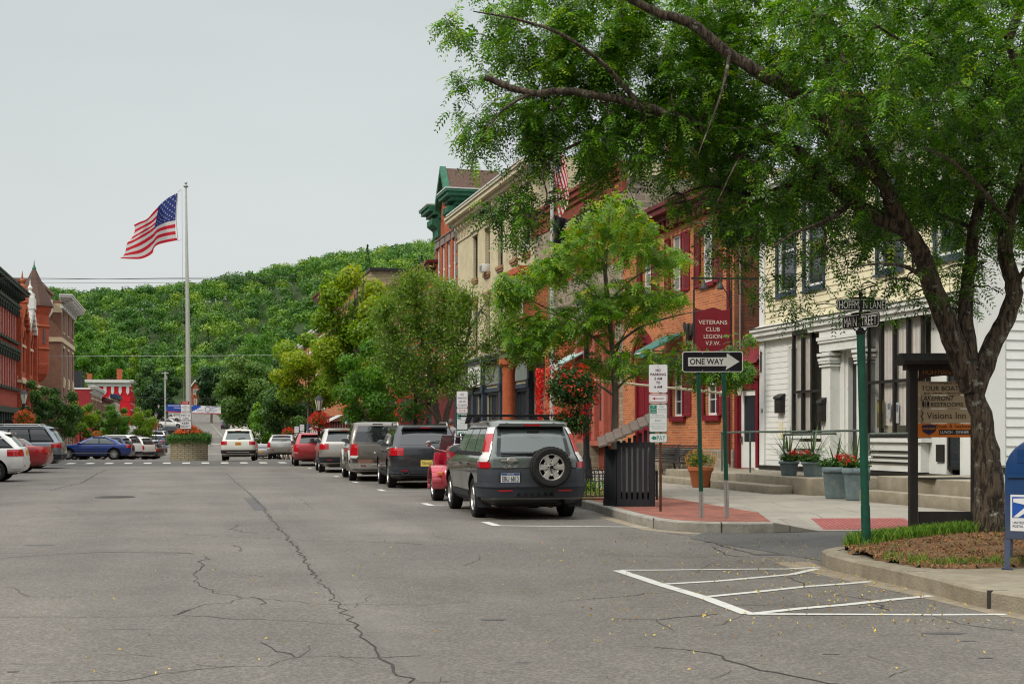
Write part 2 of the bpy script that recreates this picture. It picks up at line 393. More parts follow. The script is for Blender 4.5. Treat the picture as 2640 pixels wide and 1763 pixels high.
# right kerb line (foot of the kerb), then the pavement behind it
KP = [(roadx(110)+7.4,110.0)]+[(roadx(y)+7.4, y) for y in (102,92,84,76,72,69,66,60,54,48,42,36,30,25.5)]+[(1.5,24.0),(1.69,22.2),(1.9,20.7),(2.13,19.5),(2.4,18.95),(2.8,18.66),(3.3,18.58),(3.75,18.62)]
def offset_line(P, d):
 out = []
 for i, p in enumerate(P):
  a = Vector(P[max(0, i-1)]); b = Vector(P[min(len(P)-1, i+1)]); t = (b-a).normalized(); nrm = Vector((-t.y, t.x))
  out.append((p[0]+nrm.x*d, p[1]+nrm.y*d))
 return out
def kerb(name, P, w, h, m, label=None, zf=None):
 Q = offset_line(P, w); mb = MB(); c = .02
 Pi = offset_line(P, c)
 zz = [hz(p[1]) if zf is None else zf(p) for p in P]
 vs = []
 for p, pi, q, z in zip(P, Pi, Q, zz):
  vs += [(p[0],p[1],z-.05),(p[0],p[1],z+h-c),(pi[0],pi[1],z+h),(q[0],q[1],z+h),(q[0],q[1],z-.05)]
 fs = []
 for i in range(len(P)-1):
  for j in range(4): fs.append((i*5+j, i*5+j+1, (i+1)*5+j+1, (i+1)*5+j))
 fs += [(0,1,2,3,4), tuple(len(vs)-5+j for j in (4,3,2,1,0))]
 mb.add(vs, fs); o = struct(mb.build(name, m)); return Q
KQ = kerb('kerb', KP, .16, .15, M_KERB)
# kerb joints
mb = MB()
for a, b in ((2.13,19.5),(3.0,18.62)): mb.box(a-.006, a+.006, b-.004, b+.16, .0, .151)
struct(mb.build('kerb_joint', M_CRACK))
kr = [(6.95,18.98),(9,19.1),(15,19.45),(40,20.9)]; kerb('kerb', kr, .16, .15, M_KERB)
kd = [(3.75,18.62),(4.1,18.72),(4.45,18.84),(5.3,18.88),(6.1,18.92),(6.5,18.96),(6.95,18.98)]
# brick paving strip beside the kerb (lies 4 mm above the slab) and the concrete pavement
near = [p for p in KQ if p[1] < 27]
slab = MB(); Z = .146
pts = [(p[0], p[1], Z) for p in near if p[1] < 25.6]+[(3.75,18.8,Z),(3.75,20.45,Z),(6.95,20.55,Z),(6.95,19.16,Z),(9,19.28,Z),(15,19.63,Z),(40,21.1,Z),(40,46,Z),(roadx(25.5)+24,25.5,Z)]
pts = [p for p in pts]
slab.poly(pts)
struct(slab.build('pavement', M_CONC))
ysp = [25.5]+[y for y in YS if 27 < y <= 150]
strip('pavement', M_CONC, [7.5, 10, 14, 19, 26], ysp, .146)
mb = MB(); zr_ = lambda u, v, z: (u, v, z)
mb.poly([(4.45,18.84,.012),(6.1,18.92,.012),(6.1,20.55,.148),(4.45,20.48,.148)]); mb.poly([(3.75,18.62,.148),(4.45,18.84,.012),(4.45,20.48,.148),(3.75,20.45,.148)]); mb.poly([(6.1,18.92,.012),(6.95,18.98,.148),(6.95,20.55,.148),(6.1,20.55,.148)])
mb.poly([(3.75,18.62,-.02),(4.45,18.84,-.02),(4.45,18.84,.012),(3.75,18.62,.148)]); mb.poly([(6.1,18.92,-.02),(6.95,18.98,-.02),(6.95,18.98,.148),(6.1,18.92,.012)]); mb.poly([(4.45,18.84,-.02),(6.1,18.92,-.02),(6.1,18.92,.012),(4.45,18.84,.012)])
struct(mb.build('pavement_ramp', M_CONC))
mb = MB(); zb_ = .151
bp = [(p[0], p[1], zb_) for p in near if p[1] < 25.6]
bp += [(3.75,18.82,zb_),(3.98,21.0,zb_),(3.55,23.5,zb_),(3.2,25.5,zb_)]
mb.poly(bp); struct(mb.build('brick_paving', M_PAVER))
strip('brick_paving', M_PAVER, [7.56, 9.35], ysp, .151)
# tactile pad
M_TACT = mat('tactile_red', (.27,.085,.075), .75, .2, 20)
mb = MB(); 
def zp(y): return .012+(y-18.9)*(.136/1.62)+.006
mb.poly([(4.55,18.98,zp(18.98)),(6.02,19.03,zp(19.03)),(6.06,20.1,zp(20.1)),(4.62,20.08,zp(20.08))])
for i in range(22):
 for j in range(9):
  x = 4.62+i*.064; y = 19.04+j*.12
  mb.lathe([(.016,zp(y)),(.011,zp(y)+.008)], 6, M=Matrix.Translation((x, y, 0)))
struct(mb.build('tactile_paving', M_TACT))
# near island with mound, kerb, slab of pavement
IP = [(7.9,-6),(5.2,5.0),(4.35,8.9),(4.0,10.3),(3.80,10.75),(3.72,11.6),(3.56,12.45),(3.42,13.1),(3.34,13.75),(3.40,14.25),(3.62,14.6),(4.1,14.98),(5,15.2),(8,15.35),(40,17.2)]
IP = IP[::-1]
IQ = [tuple(p) for p in offset_line(IP, .17)]
kerb('island_kerb', IP, .17, .15, M_CONC2, zf=lambda p: 0)
mb = MB()
for x, y, a in ((3.66,12.02,.12),(3.86,10.55,.12)): mb.box(-.003, .17, -.005, .005, 0, .151, M=Matrix.Translation((x, y, 0)) @ Matrix.Rotation(a, 4, 'Z'))
struct(mb.build('kerb_joint', M_CRACK))
mb = MB(); mb.poly([(p[0], p[1], .143) for p in IQ]+[(40,-6,.143)]); struct(mb.build('island_pavement', M_CONC2))
def mound(x, y):
 d = math.hypot((x-5.3)*.85, (y-14.1)*1.0)
 h = .2*math.exp(-(d/1.25)**2)+.035*math.exp(-((y-13.4)/1.4)**2)
 return .13+h
def in_poly(x, y, P):
 c = False; j = len(P)-1
 for i in range(len(P)):
  xi, yi = P[i][0], P[i][1]; xj, yj = P[j][0], P[j][1]
  if (yi > y) != (yj > y) and x < (xj-xi)*(y-yi)/(yj-yi)+xi: c = not c
  j = i
 return c
MP = [(4.15,12.25),(4.9,12.42),(7.5,12.7),(9,13),(9,15.1),(5.1,15.0),(4.2,14.8),(3.78,14.45),(3.58,14.1),(3.55,13.7),(3.66,13.0),(3.85,12.4)]
mb = MB(); 
nx_, ny_ = 46, 34; idx = {}
vs = []; fs = []
from mathutils import noise as mnoise
for i in range(nx_+1):
 for j in range(ny_+1):
  x = 3.4+i*.125; y = 12.15+j*.09
  idx[i, j] = len(vs)
  ins = in_poly(x, y, MP)
  edge = min([abs(0)]+[9]) 
  z = mound(x, y)+.03*mnoise.noise((x*5, y*5, 0)) if ins else .09
  if ins: z = max(z, .152)
  vs.append((x, y, z))
for i in range(nx_):
 for j in range(ny_):
  f = (idx[i,j], idx[i+1,j], idx[i+1,j+1], idx[i,j+1])
  if sum(in_poly(vs[a][0], vs[a][1], MP) for a in f) >= 2 and all(in_poly(vs[a][0]-.0, vs[a][1], IQ+[(40,-6)]) for a in f): fs.append(f)
mb.add(vs, fs); struct(mb.build('soil_mound', M_SOIL, smooth=True, ang=80))
# left pavement
kl = [(roadx(y)-11.2, y) for y in (-20,0,20,40,54,60,66,72,84,97,115,145)]
kerb('kerb', kl, .16, .15, M_KERB)
strip('pavement', M_CONC, [-26,-18,-14,-11.36], [y for y in YS if -40 <= y <= 300], .146)
strip('pavement', M_CONC, [7.5,10,14,19], [y for y in YS if 150 <= y <= 300], .146)
# painted markings
def paint_poly(name, quads, m=M_PAINT, z=.0045):
 mb = MB()
 for i, q in enumerate(quads): mb.poly([(p[0], p[1], hz(p[1])+z+(i % 7)*.00012) for p in q])
 return struct(mb.build(name, m))
def line(a, b, w):
 a = Vector((a[0], a[1])); b = Vector((b[0], b[1])); d = (b-a).normalized(); n_ = Vector((-d.y, d.x))*w/2
 k = max(1, int((b-a).length/4)); out = []
 for i in range(k):
  p = a.lerp(b, i/k); q = a.lerp(b, (i+1)/k); out.append([p-n_, q-n_, q+n_, p+n_])
 return out
def pxl(pts, w):
 out = []; P = [G(*p) for p in pts]
 for a, b in zip(P, P[1:]): out += line(a, b, w)
 return out
q = pxl([(1593,1470.5),(1700,1506),(1817,1541),(1928,1582.5)], .12)
q += pxl([(1600,1470),(1720,1469.5),(1950,1467),(2030,1467),(2113,1462)], .075)
q += pxl([(1717,1505.5),(1850,1498),(1950,1489),(2040,1481),(2108,1466)], .085)
q += pxl([(1817,1539),(1950,1526),(2080,1512),(2180,1505),(2245,1499)], .085)
q += pxl([(1935,1583),(2060,1569),(2190,1558),(2300,1546),(2403,1536)], .09)
q += pxl([(1925,1583),(2150,1584),(2400,1585),(2594,1584)], .08)
paint_poly('hatched_marking', q)
q = []
for y in (20.07,25.7,32.3,37.7,42.8,47.5,53.2,57.5):
 x = roadx(y)+4.62
 q += line((x, y), (x-.2418*.85, y+.85), .14)
 q += line((x-.05, y), (x+2.55, y+.08 if y > 30 else y-.32), .09)
paint_poly('parking_marking', q)
q = []
for i in range(26):
 Yb = 61.2+i*.16; X = (186+i*49.6+9-HX)/FPX*(Yb+1)+.0
 if X-roadx(Yb) > 4.5: break
 q += line((X, Yb), (X-.24*2.1, Yb+2.1), .36)
paint_poly('crosswalk_marking', q, z=.0075)
q = line((roadx(197)-2, 197), (roadx(197)+6.5, 198), .7)+line((roadx(175)+.5, 175), (roadx(175)+6.5, 176), .35)
for y in range(185, 330, 7): q += line((roadx(y)+5.0, y), (roadx(y+2)+5.0, y+2), .2)
paint_poly('stop_marking', q, z=.02)
q = line((4.9,18.25), (12,18.6), .12)+line((4.9,17.35), (12,17.75), .4)
paint_poly('lane_marking', q, z=.008)
# cracks: thin dark strips wandering over the asphalt
def crack(pts, w=.016, jag=.05):
 P = [Vector((p.x, p.y)) for p in (G(*p) for p in pts)]; out = []
 fine = []
 for a, b in zip(P, P[1:]):
  k = max(1, int((b-a).length/.12))
  for i in range(k):
   t = a.lerp(b, i/k); d = (b-a).normalized(); fine.append(t+Vector((-d.y, d.x))*random.gauss(0, jag*.45))
 fine.append(P[-1])
 ww = w
 for a, b in zip(fine, fine[1:]):
  ww = max(w*.4, min(w*1.9, ww*random.uniform(.75, 1.33)))
  out += line(a, b, ww)
 return out
s3 = lambda L: [(x/1.5653, 1150+y/1.5653) for x, y in L]
s4 = lambda L: [(1400+x/1.8935, 1250+y/1.8935) for x, y in L]
q = crack(s3([(915,110),(945,140),(975,165),(1010,195),(1060,245),(1090,290),(1130,335),(1170,380),(1215,435),(1250,485),(1300,550),(1350,620),(1400,690),(1450,755),(1490,795),(1530,840),(1600,910),(1650,955)]), .011, .05)
q += crack(s3([(0,690),(150,686),(300,688),(450,690),(600,687),(700,682),(740,672),(770,655),(830,638),(930,632),(985,612)]), .008)
q += crack(s3([(985,612),(930,600),(860,592),(850,580),(815,568),(780,545),(800,535),(780,515),(825,480),(800,465),(845,455),(820,440)]), .009, .03)
q += crack(s3([(740,672),(715,678),(770,660)]), .012)
q += crack(s3([(0,452),(100,445),(250,436),(400,428),(550,428),(700,430),(780,435)]), .012)
q += crack(s3([(200,955),(400,945),(580,935),(650,920),(800,900),(950,890),(1060,884),(1130,868),(1200,852),(1400,850),(1600,850),(1700,845)]), .011)
q += crack(s3([(0,318),(200,330),(500,340),(700,350),(850,362),(1100,372),(1250,380),(1450,384),(1700,395)]), .012)
q += crack(s3([(985,612),(1060,620),(1100,618),(1250,632),(1400,640),(1700,640),(1900,625)]), .008)
q += crack(s3([(700,682),(850,685),(900,695),(1100,700),(1300,715),(1450,720)]), .008)
q += crack(s3([(1010,608),(1055,622),(1060,632),(1045,640)]), .01)
q += crack(s3([(960,315),(930,335),(975,345),(1040,352)]), .012)
q += crack(s3([(430,95),(390,112),(330,148),(300,155),(200,178)]), .018)
q += crack(s3([(925,430),(970,425),(965,410),(945,398)]), .01)
q += crack(s3([(1060,790),(1140,825),(1190,850)]), .008)
q += crack(s4([(540,795),(700,802),(820,820),(920,850),(1000,880),(1060,905),(1150,912),(1220,930),(1320,950),(1400,965),(1500,975)]), .011)
q += crack(s4([(80,570),(200,560),(350,550),(500,530),(640,522)]), .008)
q += crack(s4([(350,655),(550,655),(640,645),(850,630)]), .009)
q += crack(s4([(560,655),(560,680),(640,715)]), .006)
q += crack(s4([(600,235),(720,250),(800,275),(870,295),(1000,330),(1060,345)]), .016)
q += crack(s4([(820,300),(900,340),(960,350),(1010,350)]), .012)
q += crack(s4([(200,330),(400,345),(800,352)]), .008)
q += crack(s4([(1200,450),(1270,480),(1300,500)]), .01)
q += crack(s4([(1360,530),(1500,545),(1620,570),(1690,610)]), .009)
q += crack(s4([(900,585),(1200,590),(1600,570)]), .01)
q += crack(s4([(1900,640),(2100,690),(2300,710)]), .009)
for i in range(46):                                 # hairline crazing
 x = random.uniform(0, 2400); y = random.uniform(1250, 1755); L = []
 a = random.choice((0, 0, 0, .8, 2.2))
 for k in range(5):
  L.append((x, y)); x += math.cos(a)*random.uniform(12, 40); y += math.sin(a)*random.uniform(3, 14)+random.uniform(-3, 4)
  if y > 1760 or y < 1235: break
 if len(L) > 1: q += crack(L, .004, .03)
q = [s for s in q if all(p[0]-roadx(p[1]) < 9 for p in s)]
o = paint_poly('road_cracks', q, M_CRACK, .003)
# small repairs and stains that stay put
def blob(px, py, w, l, rot=0.0, n=12):
 c = G(px, py); out = []
 for i in range(n):
  a = 2*math.pi*i/n; r = 1+random.uniform(-.15, .15)
  x = math.cos(a)*w/2*r; y = math.sin(a)*l/2*r; out.append(Vector((c.x+x*math.cos(rot)-y*math.sin(rot), c.y+x*math.sin(rot)+y*math.cos(rot))))
 return out
q = [blob(2437,1632.5,.34,.1), blob(2498,1652,.12,.04), blob(2142,1686,.12,.03), blob(102,1405,.4,.22), blob(1990,1429,.5,.28), blob(2540,1696,.1,.03), blob(1270,1597,.2,.1), blob(1350,1707,.1,.04), blob(35,1731,.08,.04)]
a_, b_ = G(643,1284), G(660,1315); q += line((a_.x, a_.y), (b_.x+.1, b_.y), .26)
paint_poly('asphalt_repair', q, M_RUBBER, .0022)
M_WORN = asphalt('asphalt_worn', .122, .9, 1.07)
q = []
def wide(pts, w): 
 P = [G(*p) for p in pts]; out = []
 for a, b in zip(P, P[1:]): out += line(a, b, w)
 return out
q += wide([(250,1233),(560,1238),(880,1241)], .5)
paint_poly('asphalt_seam', q, M_WORN, .0012)
P = [G(*p) for p in s3([(975,165),(1060,240),(1170,375),(1250,480),(1350,615),(1450,750),(1530,835),(1650,950)])]; q = []
for a, b in zip(P, P[1:]): q += line((a.x+.16, a.y), (b.x+.16, b.y), .2)
paint_poly('asphalt_seam', q, M_WORN, .0012)
# dusty edge in front of the kerbs
M_DUST = mat('road_dust', (.26,.22,.16), .95, .25, 7, .4, 60)
q = line((3.62,11.7), (3.15,13.6), .32)+line((3.15,13.6), (3.1,14.4), .4)+line((3.95,10.1), (3.62,11.7), .3)+line((4.3,8.6), (3.95,10.1), .2)+line((2.05,19.2), (2.6,18.5), .25)+line((2.6,18.5), (3.9,18.45), .18)+line((1.55,22.2), (2.05,19.2), .22)
paint_poly('road_dust', q, M_DUST, .0018)
# manhole cover
mh = thing('manhole_cover', 'round iron manhole cover with ring pattern in the asphalt left of the centre crack', 'manhole', tuple(G(297,1281.5)))
M_IRON = mat('cast_iron', (.10,.09,.085), .55, .3, 30, metal=.6)
mb = MB(); mb.lathe([(.0,.01),(.3,.012),(.3,.018),(.33,.018),(.33,.010),(.40,.010),(.40,.016),(.43,.016),(.44,.006)], 32, cap=False)
for i in range(-5, 6):
 h = math.sqrt(.3**2-(i*.055)**2); mb.box(i*.055-.01, i*.055+.01, -h, h, .012, .019); mb.box(-h, h, i*.055-.009, i*.055+.009, .012, .0195)
mb.build('cover', M_IRON, mh)
# ------------------------------------------------------------------ wooded hill (a far-off wood that reads as one mass)
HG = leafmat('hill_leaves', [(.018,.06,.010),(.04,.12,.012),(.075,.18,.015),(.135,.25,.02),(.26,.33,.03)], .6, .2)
def crown_points(c, rad, n, squash=.8, lobes=7, rng=RNG, nrm=False, shell=.35):
 """points over several overlapping lobes, so a crown gets an uneven outline"""
 c = np.array(c); out = []; no = []; nn = max(3, n//lobes)
 for i in range(lobes):
  d = rng.normal(size=3); d /= np.linalg.norm(d); d[2] = abs(d[2])*.9-.25
  lc = c+d*rad*np.array([.5,.5,.55*squash])*rng.uniform(.6, 1.1); lr = rad*rng.uniform(.45, .66)
  p = rng.normal(size=(nn, 3)); p /= np.linalg.norm(p, axis=1)[:, None]
  rr = lr*(rng.random((nn, 1))**shell)
  out.append(lc+p*rr*np.array([1,1,squash])); q = p*.7+(out[-1]-c)/rad*.5; no.append(q/np.linalg.norm(q, axis=1)[:, None])
 return (np.concatenate(out), np.concatenate(no)) if nrm else np.concatenate(out)
pos = []; sz = []; rn = []; nrs = []
conp = []
cnt = 0
Yq = 262.0
while Yq < 930:
 step = 6.8+Yq*.0034
 x0 = (-650-HX)/FPX*Yq; x1 = (1750-HX)/FPX*Yq
 if Yq > 560: x1 = (1500-HX)/FPX*Yq
 X = x0+random.random()*step
 while X < x1:
  xx = X+random.uniform(-.35,.35)*step; yy = Yq+random.uniform(-.4,.4)*step
  off = xx-roadx(yy)
  clear = 26 if yy < 420 else 13
  if abs(off) > clear or yy > 575:
   r = random.uniform(4.0, 6.6)*(1+.12*(yy > 600)); h = random.uniform(11, 16)
   if yy < 330: r *= .85; h *= .8
   z = terrain(xx, yy)
   base = random.random()
   nl = int(330 if yy < 420 else 200)
   if random.random() < .03 and yy < 640:       # conifers
    t = RNG.random(nl); a = RNG.random(nl)*6.283; rr = (1-t)*r*.62*(.7+.3*RNG.random(nl)); 
    p = np.stack([xx+rr*np.cos(a), yy+rr*np.sin(a), z+2+t*(h*1.35)], 1); q = np.stack([np.cos(a), np.sin(a), .5+0*a], 1); nrs.append(q/1.12)
    rn.append(np.clip(.02+.12*RNG.random(nl), 0, 1))
   else:
    p, q = crown_points((xx, yy, z+h-r*.75), r, nl, .85, 8, nrm=True, shell=.12); nrs.append(q)
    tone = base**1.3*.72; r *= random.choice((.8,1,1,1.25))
    rn.append(np.clip(tone+.12*RNG.random(len(p))+.16*(p[:,2]-z-h+r)/r, 0, 1))  # brighter, lit-looking crown tops are put into the leaf colour
   if yy > 800: pass
   pos.append(p); sz.append(np.full(len(p), 6*(.15 if yy < 420 else .19))*RNG.uniform(.6, 1.3, len(p)))
   cnt += 1
  X += step*1.05
 Yq += step*.92
pos = np.concatenate(pos); sz = np.concatenate(sz); rn = np.concatenate(rn)
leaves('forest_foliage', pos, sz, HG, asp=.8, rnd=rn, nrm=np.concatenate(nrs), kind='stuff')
print('hill trees', cnt, len(pos))
# ------------------------------------------------------------------ building kit
class Fr:
 """a street front: local x runs left to right as seen from the street, y goes into the building, z up"""
 def __init__(s, A, ux):
  s.A = A; l = math.hypot(*ux); s.ux = (ux[0]/l, ux[1]/l); s.rz = math.atan2(s.ux[1], s.ux[0])
 def lx(s, px):
  k = (px-HX)/FPX; return (k*s.A[1]-s.A[0])/(s.ux[0]-k*s.ux[1])
 def Y(s, px): return s.A[1]+s.lx(px)*s.ux[1]
 def z(s, px, py): return CAMH-(py-HY)/FPX*s.Y(px)
 def shift(s, px):
  t = s.lx(px); return Fr((s.A[0]+t*s.ux[0], s.A[1]+t*s.ux[1]), s.ux)
 def pt(s, x, y=0): return (s.A[0]+x*s.ux[0]-y*s.ux[1], s.A[1]+x*s.ux[1]+y*s.ux[0])
def wall_holes(mb, W, z0, H, ops, rev=.16, x0=0.0, k=None, y=0.0):
 """front wall with real openings and their reveals; ops (x0,x1,z0,z1,arch)"""
 xs = sorted(set([x0, W]+[o[0] for o in ops]+[o[1] for o in ops])); zs = sorted(set([z0, H]+[o[2] for o in ops]+[o[3] for o in ops]))
 for a, b in zip(xs, xs[1:]):
  run = None
  for c, d in zip(zs, zs[1:]):
   hit = any(o[0] < (a+b)/2 < o[1] and o[2] < (c+d)/2 < o[3] for o in ops)
   if not hit: run = (run[0], d) if run else (c, d)
   if (hit or d == zs[-1]) and run:
    mb.quad((a,y,run[0]),(b,y,run[0]),(b,y,run[1]),(a,y,run[1]), k); run = None
 for o in ops:
  a, b, c, d = o[:4]; e = y+rev
  mb.quad((a,y,c),(a,y,d),(a,e,d),(a,e,c), k); mb.quad((b,y,c),(b,e,c),(b,e,d),(b,y,d), k)
  mb.quad((a,y,c),(a,e,c),(b,e,c),(b,y,c), k); mb.quad((a,y,d),(b,y,d),(b,e,d),(a,e,d), k)
  if len(o) > 4 and o[4]:
   r = (b-a)/2; cx = (a+b)/2; n = 8; yy = y
   for sgn in (-1, 1):
    P = [(cx+sgn*r, yy, d)]+[(cx+sgn*r*math.cos(i/n*math.pi/2), yy, d-r+r*math.sin(i/n*math.pi/2)) for i in range(n+1)]
    mb.poly(P if sgn > 0 else P[::-1], k)
    for i in range(n):
     p, q_ = P[i+1], P[i+2]; mb.quad((p[0],yy,p[2]),(q_[0],yy,q_[2]),(q_[0],e,q_[2]),(p[0],e,p[2]), k)
def shell(mb, W, z0, H, D, k=None):
 mb.quad((0,D,z0),(0,0,z0),(0,0,H),(0,D,H), k); mb.quad((W,0,z0),(W,D,z0),(W,D,H),(W,0,H), k)
 mb.quad((W,D,z0),(0,D,z0),(0,D,H),(W,D,H), k)
def window(par, x0, x1, z0, z1, fm, gm, y=.1, nx=1, nz=2, fw=.05, arch=False, name='window', th=.05, panename='pane', mid=None, lower=None):
 mb = MB(); a, b, c, d = x0, x1, z0, z1
 mb.box(a, a+fw, y, y+th, c, d); mb.box(b-fw, b, y, y+th, c, d); mb.box(a+fw, b-fw, y, y+th, c, c+fw*1.2); mb.box(a+fw, b-fw, y, y+th, d-fw, d)
 iw = (b-a-2*fw)
 for i in range(1, nx):
  x = a+fw+iw*i/nx; mb.box(x-fw*.22, x+fw*.22, y+.012, y+th-.006, c+fw*1.2, d-fw)
 for i in range(1, nz):
  z = c+(d-c)*i/nz; t = fw*.5 if (nz == 2 or i*2 == nz) else fw*.22
  if mid and nz == 2: z = c+(d-c)*mid
  mb.box(a+fw, b-fw, y+.008, y+th-.003, z-t, z+t)
 if arch:
  r = (b-a)/2; cx = (a+b)/2
  pts = []
  for i in range(9): t = math.pi*i/8; pts.append((cx+r*math.cos(t), d-r+r*math.sin(t)))
  q = [(p[0]*1.0, p[1]) for p in pts]
  inner = [(cx+(r-fw)*math.cos(math.pi*i/8), d-r+(r-fw)*math.sin(math.pi*i/8)) for i in range(9)]
  for i in range(8): mb.prism([q[i], q[i+1], inner[i+1], inner[i]], y-.01, y+th, axis='y')
 o = mb.build(name, fm, par)
 p = MB(); p.quad((a+fw*.5,y+th*.6,c+fw*.5),(b-fw*.5,y+th*.6,c+fw*.5),(b-fw*.5,y+th*.6,d-fw*.5),(a+fw*.5,y+th*.6,d-fw*.5)); p.build(panename, gm, o)
 return o
def cornice(mb, W, z, steps, x0=0.0, ret=True, k=None):
 """steps: (depth out, z low, z high) boxes stacked under the eave; the ends return round the corners"""
 for d, a, b in steps:
  e = d if ret else 0
  mb.box(x0-e, W+e, -d, .12, z+a, z+b, k)
def brackets(mb, W, z, n, w, d, h, x0=0.0, k=None):
 for i in range(n):
  x = x0+(W-x0)*(i+.5)/n
  mb.prism([(-d, z), (-d, z-h*.3), (-d*.35, z-h*.55), (-d*.3, z-h), (-.003, z-h), (-.003, z)], x-w/2, x+w/2, axis='x', k=k)
# materials for buildings
B_ORANGE = brick('brick_orange', (.56,.155,.04), (.38,.085,.022), (.42,.29,.17), ms=.010, bump=.4)
B_RED = brick('brick_red', (.50,.095,.022), (.36,.055,.014), (.24,.11,.06))
B_BROWN = brick('brick_brown', (.25,.10,.055), (.17,.065,.038), (.2,.14,.1), dirt=None)
B_SIDE = brick('brick_side', (.17,.06,.035), (.34,.10,.04), (.15,.09,.06), bw=.23)
B_CREAM = brick('brick_cream', (.64,.56,.36), (.60,.52,.33), (.50,.43,.28), bump=.8, chips=(.25,.13,.07))
B_PAINTED = brick('brick_painted_red', (.34,.02,.03), (.30,.018,.027), (.27,.016,.024), bump=.3)
B_SCARLET = mat('scarlet_paint', (.62,.012,.025), .6, .06, 2)
B_STONE = brick('fieldstone', (.30,.25,.18), (.20,.16,.12), (.34,.29,.21), bw=.42, bh=.24, ms=.03, bump=1)
B_CRIMSON = mat('crimson_paint', (.17,.010,.018), .55, .18, 6)
B_MAROON = mat('maroon_trim', (.12,.018,.02), .6, .2, 6)
B_GREEN = mat('green_cornice', (.025,.13,.075), .55, .3, 5, dirt=((.09,.05,.03), .55, .75, 6))
B_CREAMT = mat('cream_trim', (.52,.47,.33), .7, .12, 5, dirt=((.2,.15,.09), .58, .8, 5))
B_WHITE = mat('white_paint', (.67,.68,.64), .55, .05, 3, dirt=((.42,.40,.33), .58, .85, 5))
B_WHITE2 = mat('white_plain', (.69,.70,.67), .5, .04, 3)
B_YELLOW = mat('yellow_clapboard', (.68,.62,.42), .6, .06, 2, dirt=((.42,.34,.2), .6, .85, 3))
B_NAVY = mat('slate_blue_trim', (.04,.055,.075), .5, .25, 6)
B_BLACKF = mat('black_frame', (.022,.02,.018), .45, .3, 8)
B_CHAR = mat('charcoal_door', (.035,.037,.042), .5, .15, 5)
B_TERRA = mat('terracotta_stone', (.40,.105,.045), .8, .2, 5, .3, 30)
B_PINK = mat('rose_trim', (.38,.11,.075), .7, .12, 5)
B_ROOF = mat('flat_roof', (.10,.09,.08), .9, .2, 1)
B_BUFF = mat('buff_stucco', (.38,.30,.17), .85, .12, .5, dirt=((.22,.17,.1), .5, .75, .6), stretch=(1,1,.25))
B_GREYST = mat('grey_stone_trim', (.20,.18,.16), .8, .2, 6)
B_LIMEST = mat('limestone', (.55,.45,.30), .75, .12, 5)
B_SLATE = mat('brown_slate_roof', (.10,.06,.045), .8, .3, 9, .4, 30)
GL_DARK = glassmat('window_glass', (.03,.035,.04), .05)
GL_PALE = glassmat('window_glass_blind', (.25,.26,.25), .12)
GL_SEE = glassmat('shop_glass', (.03,.04,.035), .03, see=.92)
UR = (.2568, -.9665); UL = (-.2417, .9703)
FR = Fr((6.07, 35.5), UR)
def sill_lintel(par, x0, x1, z0, z1, sm, lm, lh=.14, sh=.1, out=.07):
 if sm: mb = MB(); mb.box(x0-.08, x1+.08, -out, .05, z0-sh, z0-.002); mb.build('sill', sm, par)
 if lm: mb = MB(); mb.box(x0-.12, x1+.12, -out*.8, .03, z1+.002, z1+lh); mb.box(x0-.16, x1+.16, -out*1.5, .02, z1+lh+.002, z1+lh+.06); mb.build('lintel', lm, par)
# ---- 1. white and yellow clapboard house (nearest)
FW = Fr((6.64, 34.5), UR).shift(1963); W = FW.lx(2512)
h1 = thing('clapboard_house', 'two storey clapboard house, yellow upstairs and white downstairs, behind the big tree', 'house', (*FW.A, 0), FW.rz)
ZF = .5; ZC = 4.12; ZT = 7.6
lx = FW.lx
ups = [(lx(a), lx(b), FW.z(px_, y1), FW.z(px_, y0)) for a, b, px_, y0, y1 in ((2006,2056,2030,540,752),(2076,2132,2104,528,742))]
w_ = ups[0][1]-ups[0][0]; zz0, zz1 = ups[0][2], ups[0][3]
ups = [(ups[0][0], ups[0][0]+.95, zz0, zz1), (ups[1][0]+.0, ups[1][0]+.95, zz0, zz1), (lx(2265), lx(2265)+.95, zz0, zz1), (lx(2415), lx(2415)+.95, zz0, zz1)]
def clap(mb, x0, x1, z0, z1, step, ops, th=.022, y=0.0, k=None):
 z = z0
 while z < z1-1e-4:
  zt = min(z+step, z1)
  segs = [(x0, x1)]
  for o in ops:
   if o[2] < zt-.01 and o[3] > z+.01:
    ns = []
    for a, b in segs:
     if o[0] > a: ns.append((a, min(b, o[0])))
     if o[1] < b: ns.append((max(a, o[1]), b))
    segs = [q for q in ns if q[1]-q[0] > .01]
  for a, b in segs:
   mb.quad((a,y-th,z),(b,y-th,z),(b,y-.003,zt),(a,y-.003,zt), k); mb.quad((a,y,z),(b,y,z),(b,y-th,z),(a,y-th,z), k)
  z = zt
mb = MB(); 
low_ops = [(lx(2034), lx(2060)-.02, ZF+.7, 3.62), (lx(2064), lx(2137), 1.42, 3.95), (lx(2176), lx(2222), ZF, 3.35), (lx(2258), lx(2400), 1.35, 3.95), (lx(2440), lx(2475), ZF, 3.1)]
wall_holes(mb, W, .1, ZT, [o for o in low_ops]+ups, .14); shell(mb, W, .1, ZT, 12)
mb.build('wall', B_WHITE, h1)
mb = MB(); clap(mb, .26, W-.02, ZC+.16, ZT-.3, .165, [(o[0]-.09, o[1]+.09, o[2]-.09, o[3]+.09) for o in ups]); mb.build('yellow_siding', B_YELLOW, h1, label='yellow clapboard siding of the upper storey')
mb = MB(); clap(mb, .26, lx(2032), .6, 3.7, .14, [], .012); mb.build('plank_siding', B_WHITE, h1)
mb = MB(); mb.box(-.02, .25, -.05, .1, .12, ZT-.3); mb.box(W-.3, W+.03, -.05, .1, .12, ZT-.3); mb.build('corner_board', B_WHITE2, h1)
